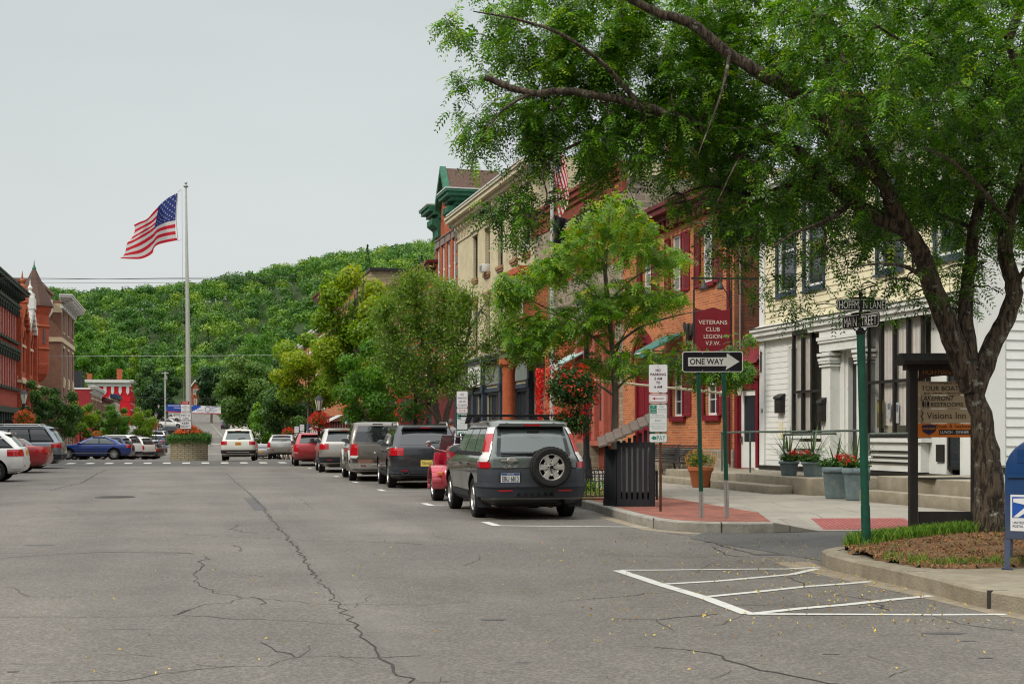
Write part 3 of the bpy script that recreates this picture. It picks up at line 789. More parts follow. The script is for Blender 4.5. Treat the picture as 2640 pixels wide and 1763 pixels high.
mb = MB(); cornice(mb, W, ZT-.3, [(.05,0,.3),(.12,.3,.36),(.38,.36,.46),(.46,.46,.6)]); mb.build('eaves', B_WHITE2, h1)
mb = MB(); mb.poly([(-.4,-.4,ZT+.3),(W+.4,-.4,ZT+.3),(W+.4,6,ZT+1.9),(-.4,6,ZT+1.9)]); mb.poly([(-.4,6,ZT+1.9),(W+.4,6,ZT+1.9),(W+.4,12.4,ZT+.3),(-.4,12.4,ZT+.3)])
mb.poly([(W,0,ZT),(W,12,ZT),(W,6,ZT+1.85)]); mb.poly([(0,12,ZT),(0,0,ZT),(0,6,ZT+1.85)]); mb.build('roof', B_ROOF, h1)
for i, (a, b, c, d) in enumerate(ups):
 fm = MB(); 
 for q in ((a-.09,a,c-.09,d+.09),(b,b+.09,c-.09,d+.09),(a,b,c-.09,c),(a,b,d,d+.09)): fm.box(q[0], q[1], -.04, .02, q[2], q[3])
 fm.box(a-.14, b+.14, -.075, -.041, c-.14, c-.09)
 w = window(h1, a, b, c, d, B_WHITE2, GL_DARK, .05, 1, 2, .06); fm.build('casing', B_NAVY, w)
# storefront cornice: runs the width, deeper over the doorway
mb = MB(); x1c = lx(2110)
for (xa, xb, o) in ((-.15, x1c, .28), (x1c, W+.1, .42)):
 mb.box(xa, xb, -o, .0, ZC-.02, ZC+.05); mb.box(xa, xb, -o+.05, 0, ZC-.14, ZC-.022); mb.box(xa, xb, -o+.12, -.003, ZC-.26, ZC-.142)
 mb.poly([(xa,-o,ZC+.052),(xb,-o,ZC+.052),(xb,-.002,ZC+.16),(xa,-.002,ZC+.16)])
mb.build('storefront_cornice', B_WHITE, h1)
mb = MB(); 
for (xa, xb, o) in ((-.15, x1c, .29), (x1c, W+.1, .43)): mb.box(xa, xb, -o-.01, -.01, ZC+.054, ZC+.075)
mb.build('flashing', mat('lead_flashing', (.09,.08,.07), .6, .5, 12), h1)
def bay(x0, x1, z0, z1, out, nxs, zm, curt):
 mb = MB(); y = -out; f = .055
 for i in range(nxs+1):
  x = x0+(x1-x0)*i/nxs; mb.box(x-f*.7, x+f*.7, y, y+.07, z0, z1)
 mb.box(x0, x1, y-.01, y+.09, z0-.05, z0+.03); mb.box(x0, x1, y-.01, y+.09, z1-.06, z1+.05); mb.box(x0, x1, y+.006, y+.06, zm-.035, zm+.035)
 for x in (x0, x1): mb.box(x-f*.7, x+f*.7, y+.07, .02, z0, z0+.04); mb.box(x-f*.7, x+f*.7, y+.07, .02, z1-.04, z1)
 o = mb.build('bay_window', B_BLACKF, h1)
 p = MB(); p.quad((x0,y+.04,z0),(x1,y+.04,z0),(x1,y+.04,z1),(x0,y+.04,z1)); p.quad((x0,y+.04,z0),(x0,y+.04,z1),(x0,.0,z1),(x0,.0,z0)); p.quad((x1,y+.04,z0),(x1,0,z0),(x1,0,z1),(x1,y+.04,z1)); p.build('pane', GL_SEE, o)
 # curtains hanging behind the glass: pleated cloth
 c = MB(); n = 160
 for a, b, zb in curt:
  P = [(a+(b-a)*i/n, -.09+.025*math.sin(i*.9)+.012*math.sin(i*2.3)) for i in range(n+1)]
  for p_, q_ in zip(P, P[1:]): c.quad((p_[0],p_[1],zb),(q_[0],q_[1],zb),(q_[0],q_[1],z1-.02),(p_[0],p_[1],z1-.02))
 c.build('curtain', mat('lace_curtain', (.75,.71,.66), .9, .08, 6), o)
 s_ = MB(); s_.box(x0-.05, x1+.05, -out-.04, -.002, z0-.14, z0-.055); s_.build('bay_sill', B_WHITE, o)
 return o
b1 = bay(lx(2064), lx(2137), 1.45, 3.92, .22, 3, 2.45, [(lx(2064)+.05, lx(2064)+.75, 1.5)])
b2 = bay(lx(2258), lx(2400), 1.38, 3.92, .22, 4, 2.55, [(lx(2290), lx(2400)-.05, 1.6)])
window(h1, lx(2034), lx(2060)-.02, ZF+.7, 3.62, B_WHITE2, GL_PALE, .02, 1, 2, .05)
bl = MB()
for i in range(26): z = 1.25+i*.05; bl.box(lx(2034)+.06, lx(2060)-.08, .012, .019, z, z+.03)
bl.build('blind', mat('blind_grey', (.42,.42,.40), .6), h1)
# interior seen through the shop glass
mb = MB(); mb.box(lx(2064)-.3, lx(2400)+.3, .35, .4, ZF, 4.0); mb.box(lx(2064)-.3, lx(2400)+.3, .2, 2.2, ZF-.05, ZF); mb.build('interior', mat('interior_wall', (.55,.50,.38), .9), h1)
# window base panels with black framed vents
for a, b in ((2068, 2146), (2262, 2385)):
 xa, xb = lx(a), lx(b); mb = MB()
 mb.box(xa, xb, -.235, -.20, 1.02, 1.06); mb.box(xa, xb, -.235, -.20, .78, .82); mb.box(xa, xa+.05, -.235, -.20, .82, 1.02); mb.box(xb-.05, xb, -.235, -.20, .82, 1.02); mb.box(xa+.05, xb-.05, -.225, -.20, .9, .935)
 mb.build('vent_frame', B_BLACKF, h1)
 mb = MB(); mb.box(xa-.15, xb+.15, -.199, -.002, .62, 1.23); mb.build('panel', B_WHITE, h1)
mb = MB(); mb.box(.25, lx(2140), -.24, -.003, .52, .6); mb.box(lx(2240), W, -.24, -.003, .52, .6); mb.build('base_board', B_BLACKF, h1)
mb = MB(); mb.box(0, W, -.2, -.003, .12, .515); mb.build('plinth', B_WHITE, h1)
# door with surround, pilasters and caps
xa, xb = low_ops[2][0], low_ops[2][1]
d1 = MB(); d1.box(xa+.12, xb, .16, .2, ZF, 3.2); 
for z0_, z1_ in ((.75,1.55),(1.75,3.0)):
 for c_ in (.35, .72): d1.box(xa+.12+(xb-xa-.12)*c_-.13, xa+.12+(xb-xa-.12)*c_+.13, .14, .159, z0_, z1_)
do = d1.build('door', B_CHAR, h1); k_ = MB(); k_.lathe([(.02,0),(.035,.02),(.03,.05),(0,.06)], 12, M=Matrix.Translation((xb-.12,.14,1.5)) @ Matrix.Rotation(R(90), 4, 'X')); k_.build('handle', B_BLACKF, do)
mb = MB(); mb.box(xa, xa+.12, .04, .2, ZF, 3.35); mb.box(xa+.12, xb, .04, .2, 3.2, 3.35); mb.build('door_frame', B_WHITE, h1)
def pilaster(x0, x1, z1, out=.24):
 mb = MB(); mb.box(x0+.03, x1-.03, -out, -.003, ZF, z1)
 for i, (e, a, b) in enumerate(((.0,.0,.05),(.03,-.12,-.06),(.045,-.06,.0),(.06,.05,.12),(.02,-.2,-.16))): mb.box(x0-e, x1+e, -out-.02-e, -.003, z1-.35+a+.2, z1-.35+b+.2)
 mb.box(x0-.02, x1+.02, -out-.03, -.003, ZF, ZF+.35)
 mb.build('pilaster', B_WHITE, h1)
pilaster(lx(2140), lx(2166), 3.35); pilaster(lx(2231), lx(2256), 3.35)
mb = MB(); mb.box(lx(2137), lx(2258), -.26, -.003, 3.36, 3.86); mb.box(lx(2135), lx(2260), -.32, -.261, 3.62, 3.70); mb.box(lx(2137), lx(2258), -.30, -.261, 3.56, 3.619); mb.build('entablature', B_WHITE, h1)
window(h1, lx(2440), lx(2475), ZF+.2, 3.1, B_BLACKF, GL_DARK, .02, 1, 2, .05)
mb = MB(); mb.box(lx(2417), lx(2436), -.04, -.003, .85, 1.2); mb.build('vent_hatch', B_BLACKF, h1)
# posters inside the shop glass, house number, mailboxes are things of their own
for px_, z_, w_, h_, c_ in ((2288,1.55,.28,.62,(.12,.10,.04)),(2310,1.75,.13,.36,(.5,.5,.5)),(2329,1.65,.2,.44,(.5,.5,.5))):
 po = thing('poster', {2288:'tall dark yellow poster inside the right shop window',2310:'small white notice between two posters in the shop window',2329:'white framed notice at the right of the shop window posters'}[px_], 'poster', (*FW.pt(lx(px_), -.175), z_), FW.rz, 'posters in the shop window')
 mb = MB(); mb.box(-w_/2, w_/2, 0, .006, 0, h_); mb.build('sheet', mat('poster%d' % px_, c_, .5, .4, 14), po)
 mb = MB(); mb.box(-w_/2+.02, w_/2-.02, -.003, -.001, h_*.55, h_*.9); mb.build('picture', mat('poster_print%d' % px_, (.16,.2,.24) if c_[0] > .3 else (.25,.2,.05), .5, .5, 30), po)
letters('54', h1, B_BLACKF, .13, 2.03, .12, .13, y=-.055, name='house_number', bold=.02)
def mailbox_wall(name, label, px, z, out, w=.32, h=.44):
 t = thing(name, label, 'mailbox', (*FW.pt(lx(px), -out), z), FW.rz, 'black wall mailboxes')
 mb = MB(); mb.box(-w/2, w/2, -.12, 0, 0, h*.8); mb.build('box', B_BLACKF, t, bevel=.008)
 mb = MB(); mb.prism([(-.15,h*.78),(-.16,h*.72),(-.12,h*.805),(0,h),(0,h*.82),(-.12,h*.8)][0:1]+[(-.15,h*.72),(0,h*.81),(0,h),(-.13,h*.86)], -w/2-.02, w/2+.02, axis='x'); mb.build('lid', B_BLACKF, t)
 return t
mailbox_wall('wall_mailbox', 'black mailbox on the white plank wall left of the tall window', 2017, 1.95, .02, .36, .5)
t = mailbox_wall('wall_mailbox', 'narrow black mailbox with dangling wire on the pilaster beside the grey door', 2148, 1.72, .24, .22, .56)
mb = MB(); mb.tube([(.06,-.03,0),(.08,-.04,-.12),(.03,-.04,-.2),(0,-.03,-.1),(-.03,-.03,0)], .006, 5); mb.build('wire', B_BLACKF, t)
mb = MB(); mb.box(lx(2010), lx(2010)+.2, -.02, -.012, 1.3, 1.72); mb.build('wall_patch', B_YELLOW, h1)
# side wall along the lane: white siding facing the camera
FSD = Fr(FW.pt(W+.03, .05), (.9665, .2568))
h2 = thing('side_wing', 'white horizontal siding wing behind the big tree trunk and blue mailbox', 'house', (*FSD.A, 0), FSD.rz)
mb = MB(); mb.quad((0,0,.1),(14,0,.1),(14,0,7.2),(0,0,7.2)); mb.build('wall', B_WHITE, h2)
mb = MB(); clap(mb, FSD.lx(2592), 14, .8, 7.0, .19, [], .03); mb.build('siding', B_WHITE2, h2)
mb = MB(); mb.box(.0, FSD.lx(2590), -.03, -.002, .8, 7.1); mb.build('corner_board', B_WHITE2, h2)
mb = MB(); mb.box(0, 14, -.06, -.004, .66, .76); mb.build('base_board', B_BLACKF, h2)
# ---- 2. orange brick club building with crimson trim
FV = FR.shift(1606); W = FV.lx(1893); lx = FV.lx
hv = thing('brick_club_building', 'orange brick club building with crimson shutters, cornice and hanging sign', 'building', (*FV.A, 0), FV.rz)
ux_ = [lx(p) for p in (1671,1746,1826)]; ww = .44
ops = [(x-ww, x+ww, 5.75, 7.45) for x in ux_]
lo = [(lx(1750)-ww, lx(1750)+ww, 1.95, 3.75), (lx(1838)-ww, lx(1838)+ww, 1.95, 3.75)]
dx0, dx1 = lx(1636), lx(1682); door = (dx0, dx1, .9, 4.55, True)
mb = MB(); wall_holes(mb, W, .1, 7.95, ops+lo+[door], .16)
mb.quad((0,11,.1),(0,0,.1),(0,0,7.95),(0,11,7.95)); mb.build('wall', B_ORANGE, hv)
mb = MB(); mb.quad((W,0,.1),(W,11,.1),(W,11,7.95),(W,0,7.95)); mb.quad((W,11,.1),(0,11,.1),(0,11,7.95),(W,11,7.95)); mb.build('side_wall', B_SIDE, hv, label='darker weathered brick side wall')
mb = MB(); mb.box(0, W, 0, 11, 7.9, 7.94); mb.build('roof', B_ROOF, hv)
mb = MB(); cornice(mb, W, 7.95, [(.05,-.25,-.02),(.3,-.02,.16),(.5,.16,.34),(.56,.34,.46)])
for i in range(26): x = (i+.5)*W/26; mb.box(x-.07, x+.07, -.26, -.052, 7.72, 7.929)
mb.build('cornice', B_MAROON, hv)
mb = MB(); mb.box(-.02, W+.02, -.06, -.003, .1, 1.0); mb.build('stone_base', B_STONE, hv)
def shutter(par, x, z0, z1, w, m, ang=0.0):
 M = Matrix.Translation((x, -.045, 0)) @ Matrix.Rotation(ang, 4, 'Z')
 mb = MB(); f = .05
 mb.box(-w/2, -w/2+f, -.02, .02, z0, z1, M=M); mb.box(w/2-f, w/2, -.02, .02, z0, z1, M=M)
 for z in (z0, (z0+z1)/2-f/2, z1-f): mb.box(-w/2+f, w/2-f, -.02, .02, z, z+f, M=M)
 n = int((z1-z0)/.065)
 for i in range(n):
  z = z0+f+(z1-z0-2*f)*i/n; 
  a = Vector((-w/2+f, -.012, z)); mb.quad(M@a, M@Vector((w/2-f,-.012,z)), M@Vector((w/2-f,.012,z+.05)), M@Vector((-w/2+f,.012,z+.05)))
 return mb.build('shutter', m, par)
for x in ux_:
 window(hv, x-ww, x+ww, 5.75, 7.45, B_WHITE2, GL_PALE, .06, 2, 4, .055)
 for s_ in (-1, 1): shutter(hv, x+s_*(ww+.3), 5.68, 7.45, .52, B_CRIMSON, s_*.12)
 mb = MB(); mb.box(x-ww-.1, x+ww+.1, -.09, .05, 5.62, 5.745); mb.build('sill', B_CRIMSON, hv)
for a, b, c, d in lo:
 window(hv, a, b, c, d, B_WHITE2, GL_DARK, .06, 2, 4, .055); x = (a+b)/2
 for s_ in (-1, 1): shutter(hv, x+s_*(ww+.3), c, d, .5, B_CRIMSON, s_*.15)
 mb = MB(); mb.box(a-.12, b+.12, -.1, .05, c-.16, c-.005); mb.build('sill', B_CRIMSON, hv)
# arched crimson door
mb = MB(); cx = (dx0+dx1)/2; r = (dx1-dx0)/2
mb.box(dx0+.1, cx-.01, .1, .15, .9, 4.55-r); mb.box(cx+.01, dx1-.1, .1, .15, .9, 4.55-r)
for s_ in (-1, 1):
 for z0_, z1_ in ((1.1,1.9),(2.05,3.0),(3.1,3.6)): mb.box(cx+s_*r*.45-.2, cx+s_*r*.45+.2, .085, .099, z0_, z1_)
d_ = mb.build('door', B_CRIMSON, hv)
for rr0, rr1, yy in ((r*.0, r*.95, .1), (r*.8, r*1.06, .04), (r*1.06, r*1.25, -.06)):
 m2 = MB(); n = 12
 for i in range(n):
  a0, a1 = math.pi*i/n, math.pi*(i+1)/n; zc = 4.55-r
  P = [(cx+rr1*math.cos(a0), zc+rr1*math.sin(a0)), (cx+rr1*math.cos(a1), zc+rr1*math.sin(a1)), (cx+rr0*math.cos(a1), zc+rr0*math.sin(a1)), (cx+rr0*math.cos(a0), zc+rr0*math.sin(a0))]
  m2.prism(P, yy, yy+.08, axis='y')
 m2.build('door_arch', B_CRIMSON, hv)
mb = MB(); mb.box(dx0-.02, dx0+.1, .03, .15, .9, 4.55-r); mb.box(dx1-.1, dx1+.02, .03, .15, .9, 4.55-r); mb.build('door_frame', B_CRIMSON, hv)
# downspouts and conduit at the corner
mb = MB(); mb.tube([(W-.2,-.35,7.9),(W-.14,-.12,7.5),(W-.14,-.1,.6)], .055, 8); mb.build('downspout', B_MAROON, hv)
mb = MB(); mb.tube([(W+.05,.15,7.4),(W+.05,.15,3.6),(W+.1,.3,3.35),(W+.1,.75,3.3),(W+.1,1.0,3.5)], .025, 6); mb.box(W+.003, W+.06, .2, 2, 3.72, 3.86); mb.build('conduit', mat('grey_conduit', (.25,.24,.23), .5), hv)
# recessed crimson entry with white glazed door between the two houses
E0 = FV.pt(W+.03, .0); E1 = (6.60, 34.56); ER = math.atan2(E1[1]-E0[1], E1[0]-E0[0]); EW = math.hypot(E1[0]-E0[0], E1[1]-E0[1])
en = thing('entry_porch', 'crimson entry porch with white glazed door beside the white corner board', 'doorway', (*E0, 0), ER)
dl, dr_ = EW-.86, EW-.16
mb = MB(); wall_holes(mb, EW, .1, 3.25, [(dl, dr_, .5, 2.62)], .12, y=.02); mb.box(0, EW, -.12, .019, 2.9, 3.05); mb.box(0, EW, -.06, .019, 3.05, 3.3); mb.box(dl-.12, dl-.02, -.05, .019, .5, 2.9); mb.box(dr_+.02, dr_+.12, -.05, .019, .5, 2.9)
mb.poly([(0,-.15,3.31),(EW,-.15,3.31),(EW,.3,3.95),(0,.3,3.95)]); mb.build('surround', B_CRIMSON, en)
dm = MB(); dm.box(dl, dl+.1, .08, .13, .5, 2.6); dm.box(dr_-.1, dr_, .08, .13, .5, 2.6); dm.box(dl+.1, dr_-.1, .08, .13, .5, 1.2); dm.box(dl+.1, dr_-.1, .08, .13, 2.45, 2.6); do = dm.build('door', B_WHITE2, en)
gp = MB(); gp.quad((dl+.1,.11,1.2),(dr_-.1,.11,1.2),(dr_-.1,.11,2.45),(dl+.1,.11,2.45)); gp.build('pane', GL_DARK, do)
hd = MB(); hd.box(dl+.03, dl+.07, .05, .08, 1.15, 1.35); hd.tube([(dl+.05,.05,1.3),(dl+.05,.01,1.28),(dl+.05,.01,1.2),(dl+.05,.05,1.17)], .008, 6); hd.build('handle', mat('steel', (.4,.4,.4), .35, metal=.9), do)
mb = MB(); mb.box(-.05, EW, -.25, .5, .1, .48); mb.build('threshold', M_CONC2, en)
def lantern(name, label, loc, rz, group=None):
 t = thing(name, label, 'lantern', loc, rz, group)
 mb = MB(); mb.tube([(0,.12,.1),(0,.02,.16),(0,-.08,.1),(0,-.1,.02)], .012, 6); mb.lathe([(.09,-.02),(.05,.05),(.015,.09),(.0,.1)], 6, M=Matrix.Translation((0,-.1,0))); mb.build('bracket', B_BLACKF, t)
 mb = MB(); mb.lathe([(.05,-.26),(.085,-.03)], 6, M=Matrix.Translation((0,-.1,0))); mb.build('glass', mat('lamp_glass', (.55,.52,.42), .2), t)
 return t
lantern('wall_lantern', 'black wall lantern with pale glass above the crimson entry', (E0[0]+(E1[0]-E0[0])*.32, E0[1]+(E1[1]-E0[1])*.32, 2.72), ER)
# hanging sign of the club: bracket bars, chains and two small lamps
kx = FV.lx(1892)
sg = thing('hanging_sign', 'crimson hanging club sign with white lettering on the orange brick wall', 'sign')
ps = at(1837, 792, 33.2); sg.location = (ps.x, ps.y, at(1837, 905, 33.2).z); sg.rotation_euler = (0, 0, R(6))
pm = 33.2/FPX; sw = 92*pm; sh = 112*pm
P = [(-sw/2,0),(sw/2,0),(sw/2,sh),(sw*.42,sh*.955),(sw*.25,sh*.94),(sw*.1,sh*.985),(0,sh*1.0),(-sw*.1,sh*.985),(-sw*.25,sh*.94),(-sw*.42,sh*.955),(-sw/2,sh)]
mb = MB(); mb.prism([(x, z) for x, z in P], -.03, .03, axis='y'); mb.build('board', B_CRIMSON, sg)
PW = mat('sign_cream', (.62,.55,.48), .6)
for tx, cz_, ww_ in (('VETERANS',.66,.82),('CLUB',.5,.40),('LEGION',.335,.52),('V.F.W.',.18,.42)): letters(tx, sg, PW, 0, sh*cz_, .105, sw*ww_, y=-.034)
mb = MB(); 
for x in (-sw/2-.03, sw/2+.03): mb.box(x-.02, x+.02, -.02, .02, -.05, sh+.45)
mb.box(-sw/2-.1, sw/2+.75, -.02, .02, sh+.72, sh+.77); mb.tube([(sw/2+.03,0,sh+.1),(sw/2-.1,0,sh+.4),(sw/2-.35,0,sh+.75)], .012, 5)
for x in (-sw/2-.03, sw/2+.03): mb.box(x-.012, x+.012, -.012, .012, sh+.45, sh+.72)
mb.build('bracket', B_BLACKF, sg)
for x in (-sw*.25, sw*.22):
 mb = MB(); mb.lathe([(.02,.1),(.03,.04),(.09,-.08),(.1,-.13),(.0,-.1)], 10, M=Matrix.Translation((x,-.02,sh+.6))); mb.build('spot_lamp', B_CHAR, sg)
# iron eagle ornament on the brick
eg = thing('eagle_ornament', 'black iron bird with raised wings fixed to the orange brick wall', 'ornament')
pe = at(1781, 850, 36.5); eg.location = (*FV.pt(FV.lx(1781), -.08), pe.z-.35); eg.rotation_euler = (0, 0, FV.rz)
mb = MB()
mb.prism([(-.06,.0),(.06,.0),(.1,.3),(.07,.5),(.1,.62),(.03,.7),(-.08,.66),(-.05,.5),(-.1,.3)], -.05, .05, axis='y')
mb.prism([(.08,.32),(.3,.3),(.46,.45),(.42,.72),(.3,.6),(.18,.66),(.1,.5)], -.03, .03, axis='y'); mb.prism([(-.08,.38),(-.22,.42),(-.38,.66),(-.3,.76),(-.18,.66),(-.06,.52)], -.03, .03, axis='y')
mb.prism([(-.1,-.2),(.1,-.2),(.06,.02),(-.06,.02)], -.02, .02, axis='y'); mb.build('bird', B_BLACKF, eg, bevel=.01)
# ---- 3. rough stone building with terracotta arches
FS = FR.shift(1372); W = FS.lx(1606)-.02; lx = FS.lx
hs = thing('stone_building', 'rough fieldstone building with terracotta arches and corbelled red cornice', 'building', (*FS.A, 0), FS.rz)
ops = []
xa0 = lx(1450)
for c in range(5): x = W-1.0-c*1.75; ops.append((x-.42, x+.42, 7.3, 9.2, True))
for c in range(3): x = W-1.5-c*2.6; ops.append((x-.75, x+.75, 1.6, 4.6, True))
mb = MB(); wall_holes(mb, W, .1, 10.2, ops, .2); shell(mb, W, .1, 10.2, 12); mb.build('wall', B_STONE, hs)
mb = MB(); mb.box(0, W, 0, 12, 10.15, 10.19); mb.build('roof', B_ROOF, hs)
B_DKTER = mat('dark_terracotta', (.20,.05,.03), .8, .25, 5)
mb = MB(); cornice(mb, W, 10.2, [(.04,-.55,-.02),(.12,-.1,.1),(.22,.1,.3),(.3,.3,.42)]); mb.box(-.0, W, -.05, -.003, 5.2, 5.5); mb.box(0, W, -.08, -.003, .1, 1.0); mb.build('cornice', B_DKTER, hs)
for o in ops:
 window(hs, *o[:4], B_TERRA if o[2] > 5 else B_PINK, GL_DARK, .1, 2 if o[2] < 5 else 1, 2, .09)
 mb = MB(); cx = (o[0]+o[1])/2; r = (o[1]-o[0])/2; zc = o[3]-r
 for i in range(9):
  a0, a1 = math.pi*i/9+.02, math.pi*(i+1)/9-.02
  mb.prism([(cx+r*1.5*math.cos(a0), zc+r*1.5*math.sin(a0)), (cx+r*1.5*math.cos(a1), zc+r*1.5*math.sin(a1)), (cx+r*math.cos(a1), zc+r*math.sin(a1)), (cx+r*math.cos(a0), zc+r*math.sin(a0))], -.05, .02, axis='y')
 for s_ in (-1, 1):
  z = o[2]
  while z < zc-.1: mb.box(cx+s_*r*1.25-.5*r*.5, cx+s_*r*1.25+.5*r*.5, -.05, .02, z, min(z+.36, zc-.02)); z += .4
 mb.build('arch', B_TERRA, hs)
mb = MB(); mb.box(W*.32, W*.52, -.5, -.003, .1, 5.15); mb.build('pier', B_TERRA, hs)
mb = MB(); mb.box(W*.62, W*.91, -.12, -.003, 1.2, 4.9)
for x in (W*.62, W*.71, W*.80, W*.89): mb.box(x-.12, x+.12, -.3, -.121, 1.2, 4.8)
mb.box(W*.6, W*.93, -.36, -.003, 4.91, 5.15); mb.box(W*.6, W*.93, -.4, -.003, 1.0, 1.19)
# rose coloured entrance bay on the ground floor
mb.build('entrance_bay', B_PINK, hs)
for i in range(3):
 x = W*.665+i*W*.09; mb = MB(); mb.box(x-.25, x+.25, -.17, -.121, 1.5, 4.5); mb.build('door_panel', B_PINK, hs); mb = MB(); mb.box(x-.15, x+.15, -.19, -.171, 1.9, 4.2); mb.build('pane', GL_DARK, hs)
# awnings in pale green
for px_, ln, zz in ((1500, 1.6, 4.0), (1738, 1.5, 3.95)):
 F_ = FR.shift(px_); t = thing('awning', 'pale green cloth awning beneath the young locust tree' if px_ == 1500 else 'small dark green awning on the club wall beneath the hanging sign', 'awning', (*F_.A, 0), F_.rz)
 mb = MB(); mb.prism([(-1.0,zz-.05),(-1.0,zz),(-.05,zz+.5),(-.05,zz+.44)], -ln/2, ln/2, axis='x'); mb.box(-ln/2, ln/2, -1.01, -.99, zz-.22, zz-.05); mb.build('canvas', mat('awning_green%d' % px_, (.33,.47,.44) if px_ == 1500 else (.06,.17,.14), .8), t)
 mb = MB(); mb.box(-ln/2, ln/2, -1.02, -1.011, zz-.09, zz-.05); mb.build('edge', B_WHITE2, t)
 mb = MB(); mb.box(-ln/2, -ln/2+.02, -1.0, -.01, zz-.08, zz-.05); mb.box(ln/2-.02, ln/2, -1.0, -.01, zz-.08, zz-.05); mb.build('frame', B_CHAR, t)
# porch with balcony at the far end of the stone building, round terracotta column below
pc = thing('entrance_porch', 'projecting terracotta porch with balustraded balcony and round column', 'porch', (*FS.pt(.3, -1.3), 0), FS.rz)
PX = 2.3; zp_ = 4.55
mb = MB(); mb.box(-.15, PX+.15, -.2, 1.29, zp_, zp_+.3); mb.box(-.3, PX+.3, -.35, 1.29, zp_+.3, zp_+.45); mb.build('balcony_slab', B_GREYST, pc)
mb = MB()
for i in range(9): mb.lathe([(.05,0),(.09,.15),(.05,.35),(.07,.6)], 8, M=Matrix.Translation((PX*i/8, -.1, zp_+.5)))
mb.box(-.1, PX+.1, -.2, 0, zp_+1.1, zp_+1.22); mb.box(-.1, PX+.1, -.2, 0, zp_+.452, zp_+.5); mb.build('balustrade', B_LIMEST, pc)
mb = MB(); mb.lathe([(.36,.1),(.36,.4),(.28,.5),(.26,3.9),(.3,4.2),(.42,4.3),(.42,4.54)], 18, M=Matrix.Translation((.35,.1,0))); mb.build('column', B_TERRA, pc, smooth=True)
mb = MB(); mb.box(.2, PX-.2, .2, 1.29, zp_+1.25, zp_+3.4); mb.build('oriel', B_ORANGE, pc); mb = MB(); mb.box(.05, PX-.05, .05, 1.29, zp_+3.4, zp_+3.65); mb.build('oriel_cornice', B_TERRA, pc)
for i in range(3): x = .45+i*.7; window(pc, x, x+.45, zp_+1.7, zp_+3.1, B_WHITE2, GL_DARK, .13, 1, 2, .05)
# ---- 4. cream painted brick block, three storeys, slate-blue shopfront
FC = FR.shift(1180); W = FC.lx(1377); lx = FC.lx
hc = thing('cream_brick_building', 'cream painted brick block with three storeys and slate blue shopfront', 'building', (*FC.A, 0), FC.rz)
HC_ = 12.3
wx = [lx(p) for p in (1226,1257,1290,1327,1359)]; w2 = .46
ops = [(x-w2, x+w2, 9.2, 11.35) for x in wx]+[(x-w2, x+w2, 5.75, 7.9) for x in wx]
sf = [(1.1,3.3,.9,3.3),(4.6,5.9,.3,3.4),(6.6,8.9,.9,3.3),(10.2,11.5,.3,3.4),(11.9,13.9,.9,3.3)]
mb = MB(); wall_holes(mb, W, .1, HC_, ops+sf, .2); mb.quad((0,14,.1),(0,0,.1),(0,0,HC_),(0,14,HC_)); mb.quad((W,0,.1),(W,14,.1),(W,14,HC_+.9),(W,0,HC_+.9)); mb.quad((W,14,.1),(0,14,.1),(0,14,HC_),(W,14,HC_)); mb.build('wall', B_CREAM, hc)
mb = MB(); mb.box(0, W, 0, 14, HC_-.05, HC_-.01); mb.build('roof', B_ROOF, hc)
mb = MB(); cornice(mb, W, HC_, [(.06,-.75,-.68),(.1,-.02,.1),(.3,.1,.3),(.55,.3,.5),(.62,.5,.62)])
brackets(mb, W, HC_-.003, 22, .12, .25, .5)
for i in range(22): x = (i)*W/22; mb.box(x+.18, x+W/22-.18, -.03, -.003, HC_-.58, HC_-.12)
mb.build('cornice', B_CREAMT, hc)
mb = MB(); mb.box(.02, W-.02, -.655, -.54, HC_+.63, HC_+.7); mb.build('gutter', mat('gutter_metal', (.5,.5,.48), .4, .1), hc)
B_TANT = mat('tan_stone_trim', (.28,.15,.08), .8, .3, 6, dirt=((.45,.38,.24), .5, .7, 8))
for i, x in enumerate(wx):
 for z0, z1 in ((9.2,11.35),(5.75,7.9)):
  w = window(hc, x-w2, x+w2, z0, z1, B_CHAR if (i+int(z0)) % 2 else B_CREAMT, GL_DARK, .13, 1, 2, .055)
  mb = MB(); mb.box(x-w2-.12, x+w2+.12, -.12, .05, z0-.15, z0-.004); mb.box(x-w2-.06, x+w2+.06, -.08, -.003, z0-.25, z0-.151); mb.build('sill', B_TANT, hc)
  mb = MB(); mb.box(x-w2-.1, x+w2+.1, -.08, .03, z1+.004, z1+.2); mb.box(x-w2-.2, x+w2+.2, -.17, .03, z1+.2, z1+.3); mb.box(x-w2-.14, x+w2+.14, -.12, .03, z1+.3, z1+.36); mb.build('lintel', B_CREAMT if z0 > 8 else B_TANT, hc)
def aircon(F, x, z, label):
 t = thing('window_air_conditioner', label, 'air conditioner', (*F.pt(x, -.02), z), F.rz, 'window air conditioners')
 mb = MB(); mb.box(-.28, .28, -.32, .1, 0, .38); mb.build('case', B_WHITE2, t, bevel=.01)
 mb = MB(); 
 for i in range(9): mb.box(-.24, .24, -.33, -.321, .04+i*.035, .058+i*.035)
 mb.build('grille', mat('vent_grey', (.25,.25,.25), .6), t)
aircon(FC, wx[1], 9.21, 'white air conditioner in the second top floor window of the cream building')
aircon(FC, wx[4], 9.21, 'white air conditioner in the near top floor window of the cream building')
aircon(FC, wx[3], 5.76, 'pale air conditioner in a middle floor window of the cream building')
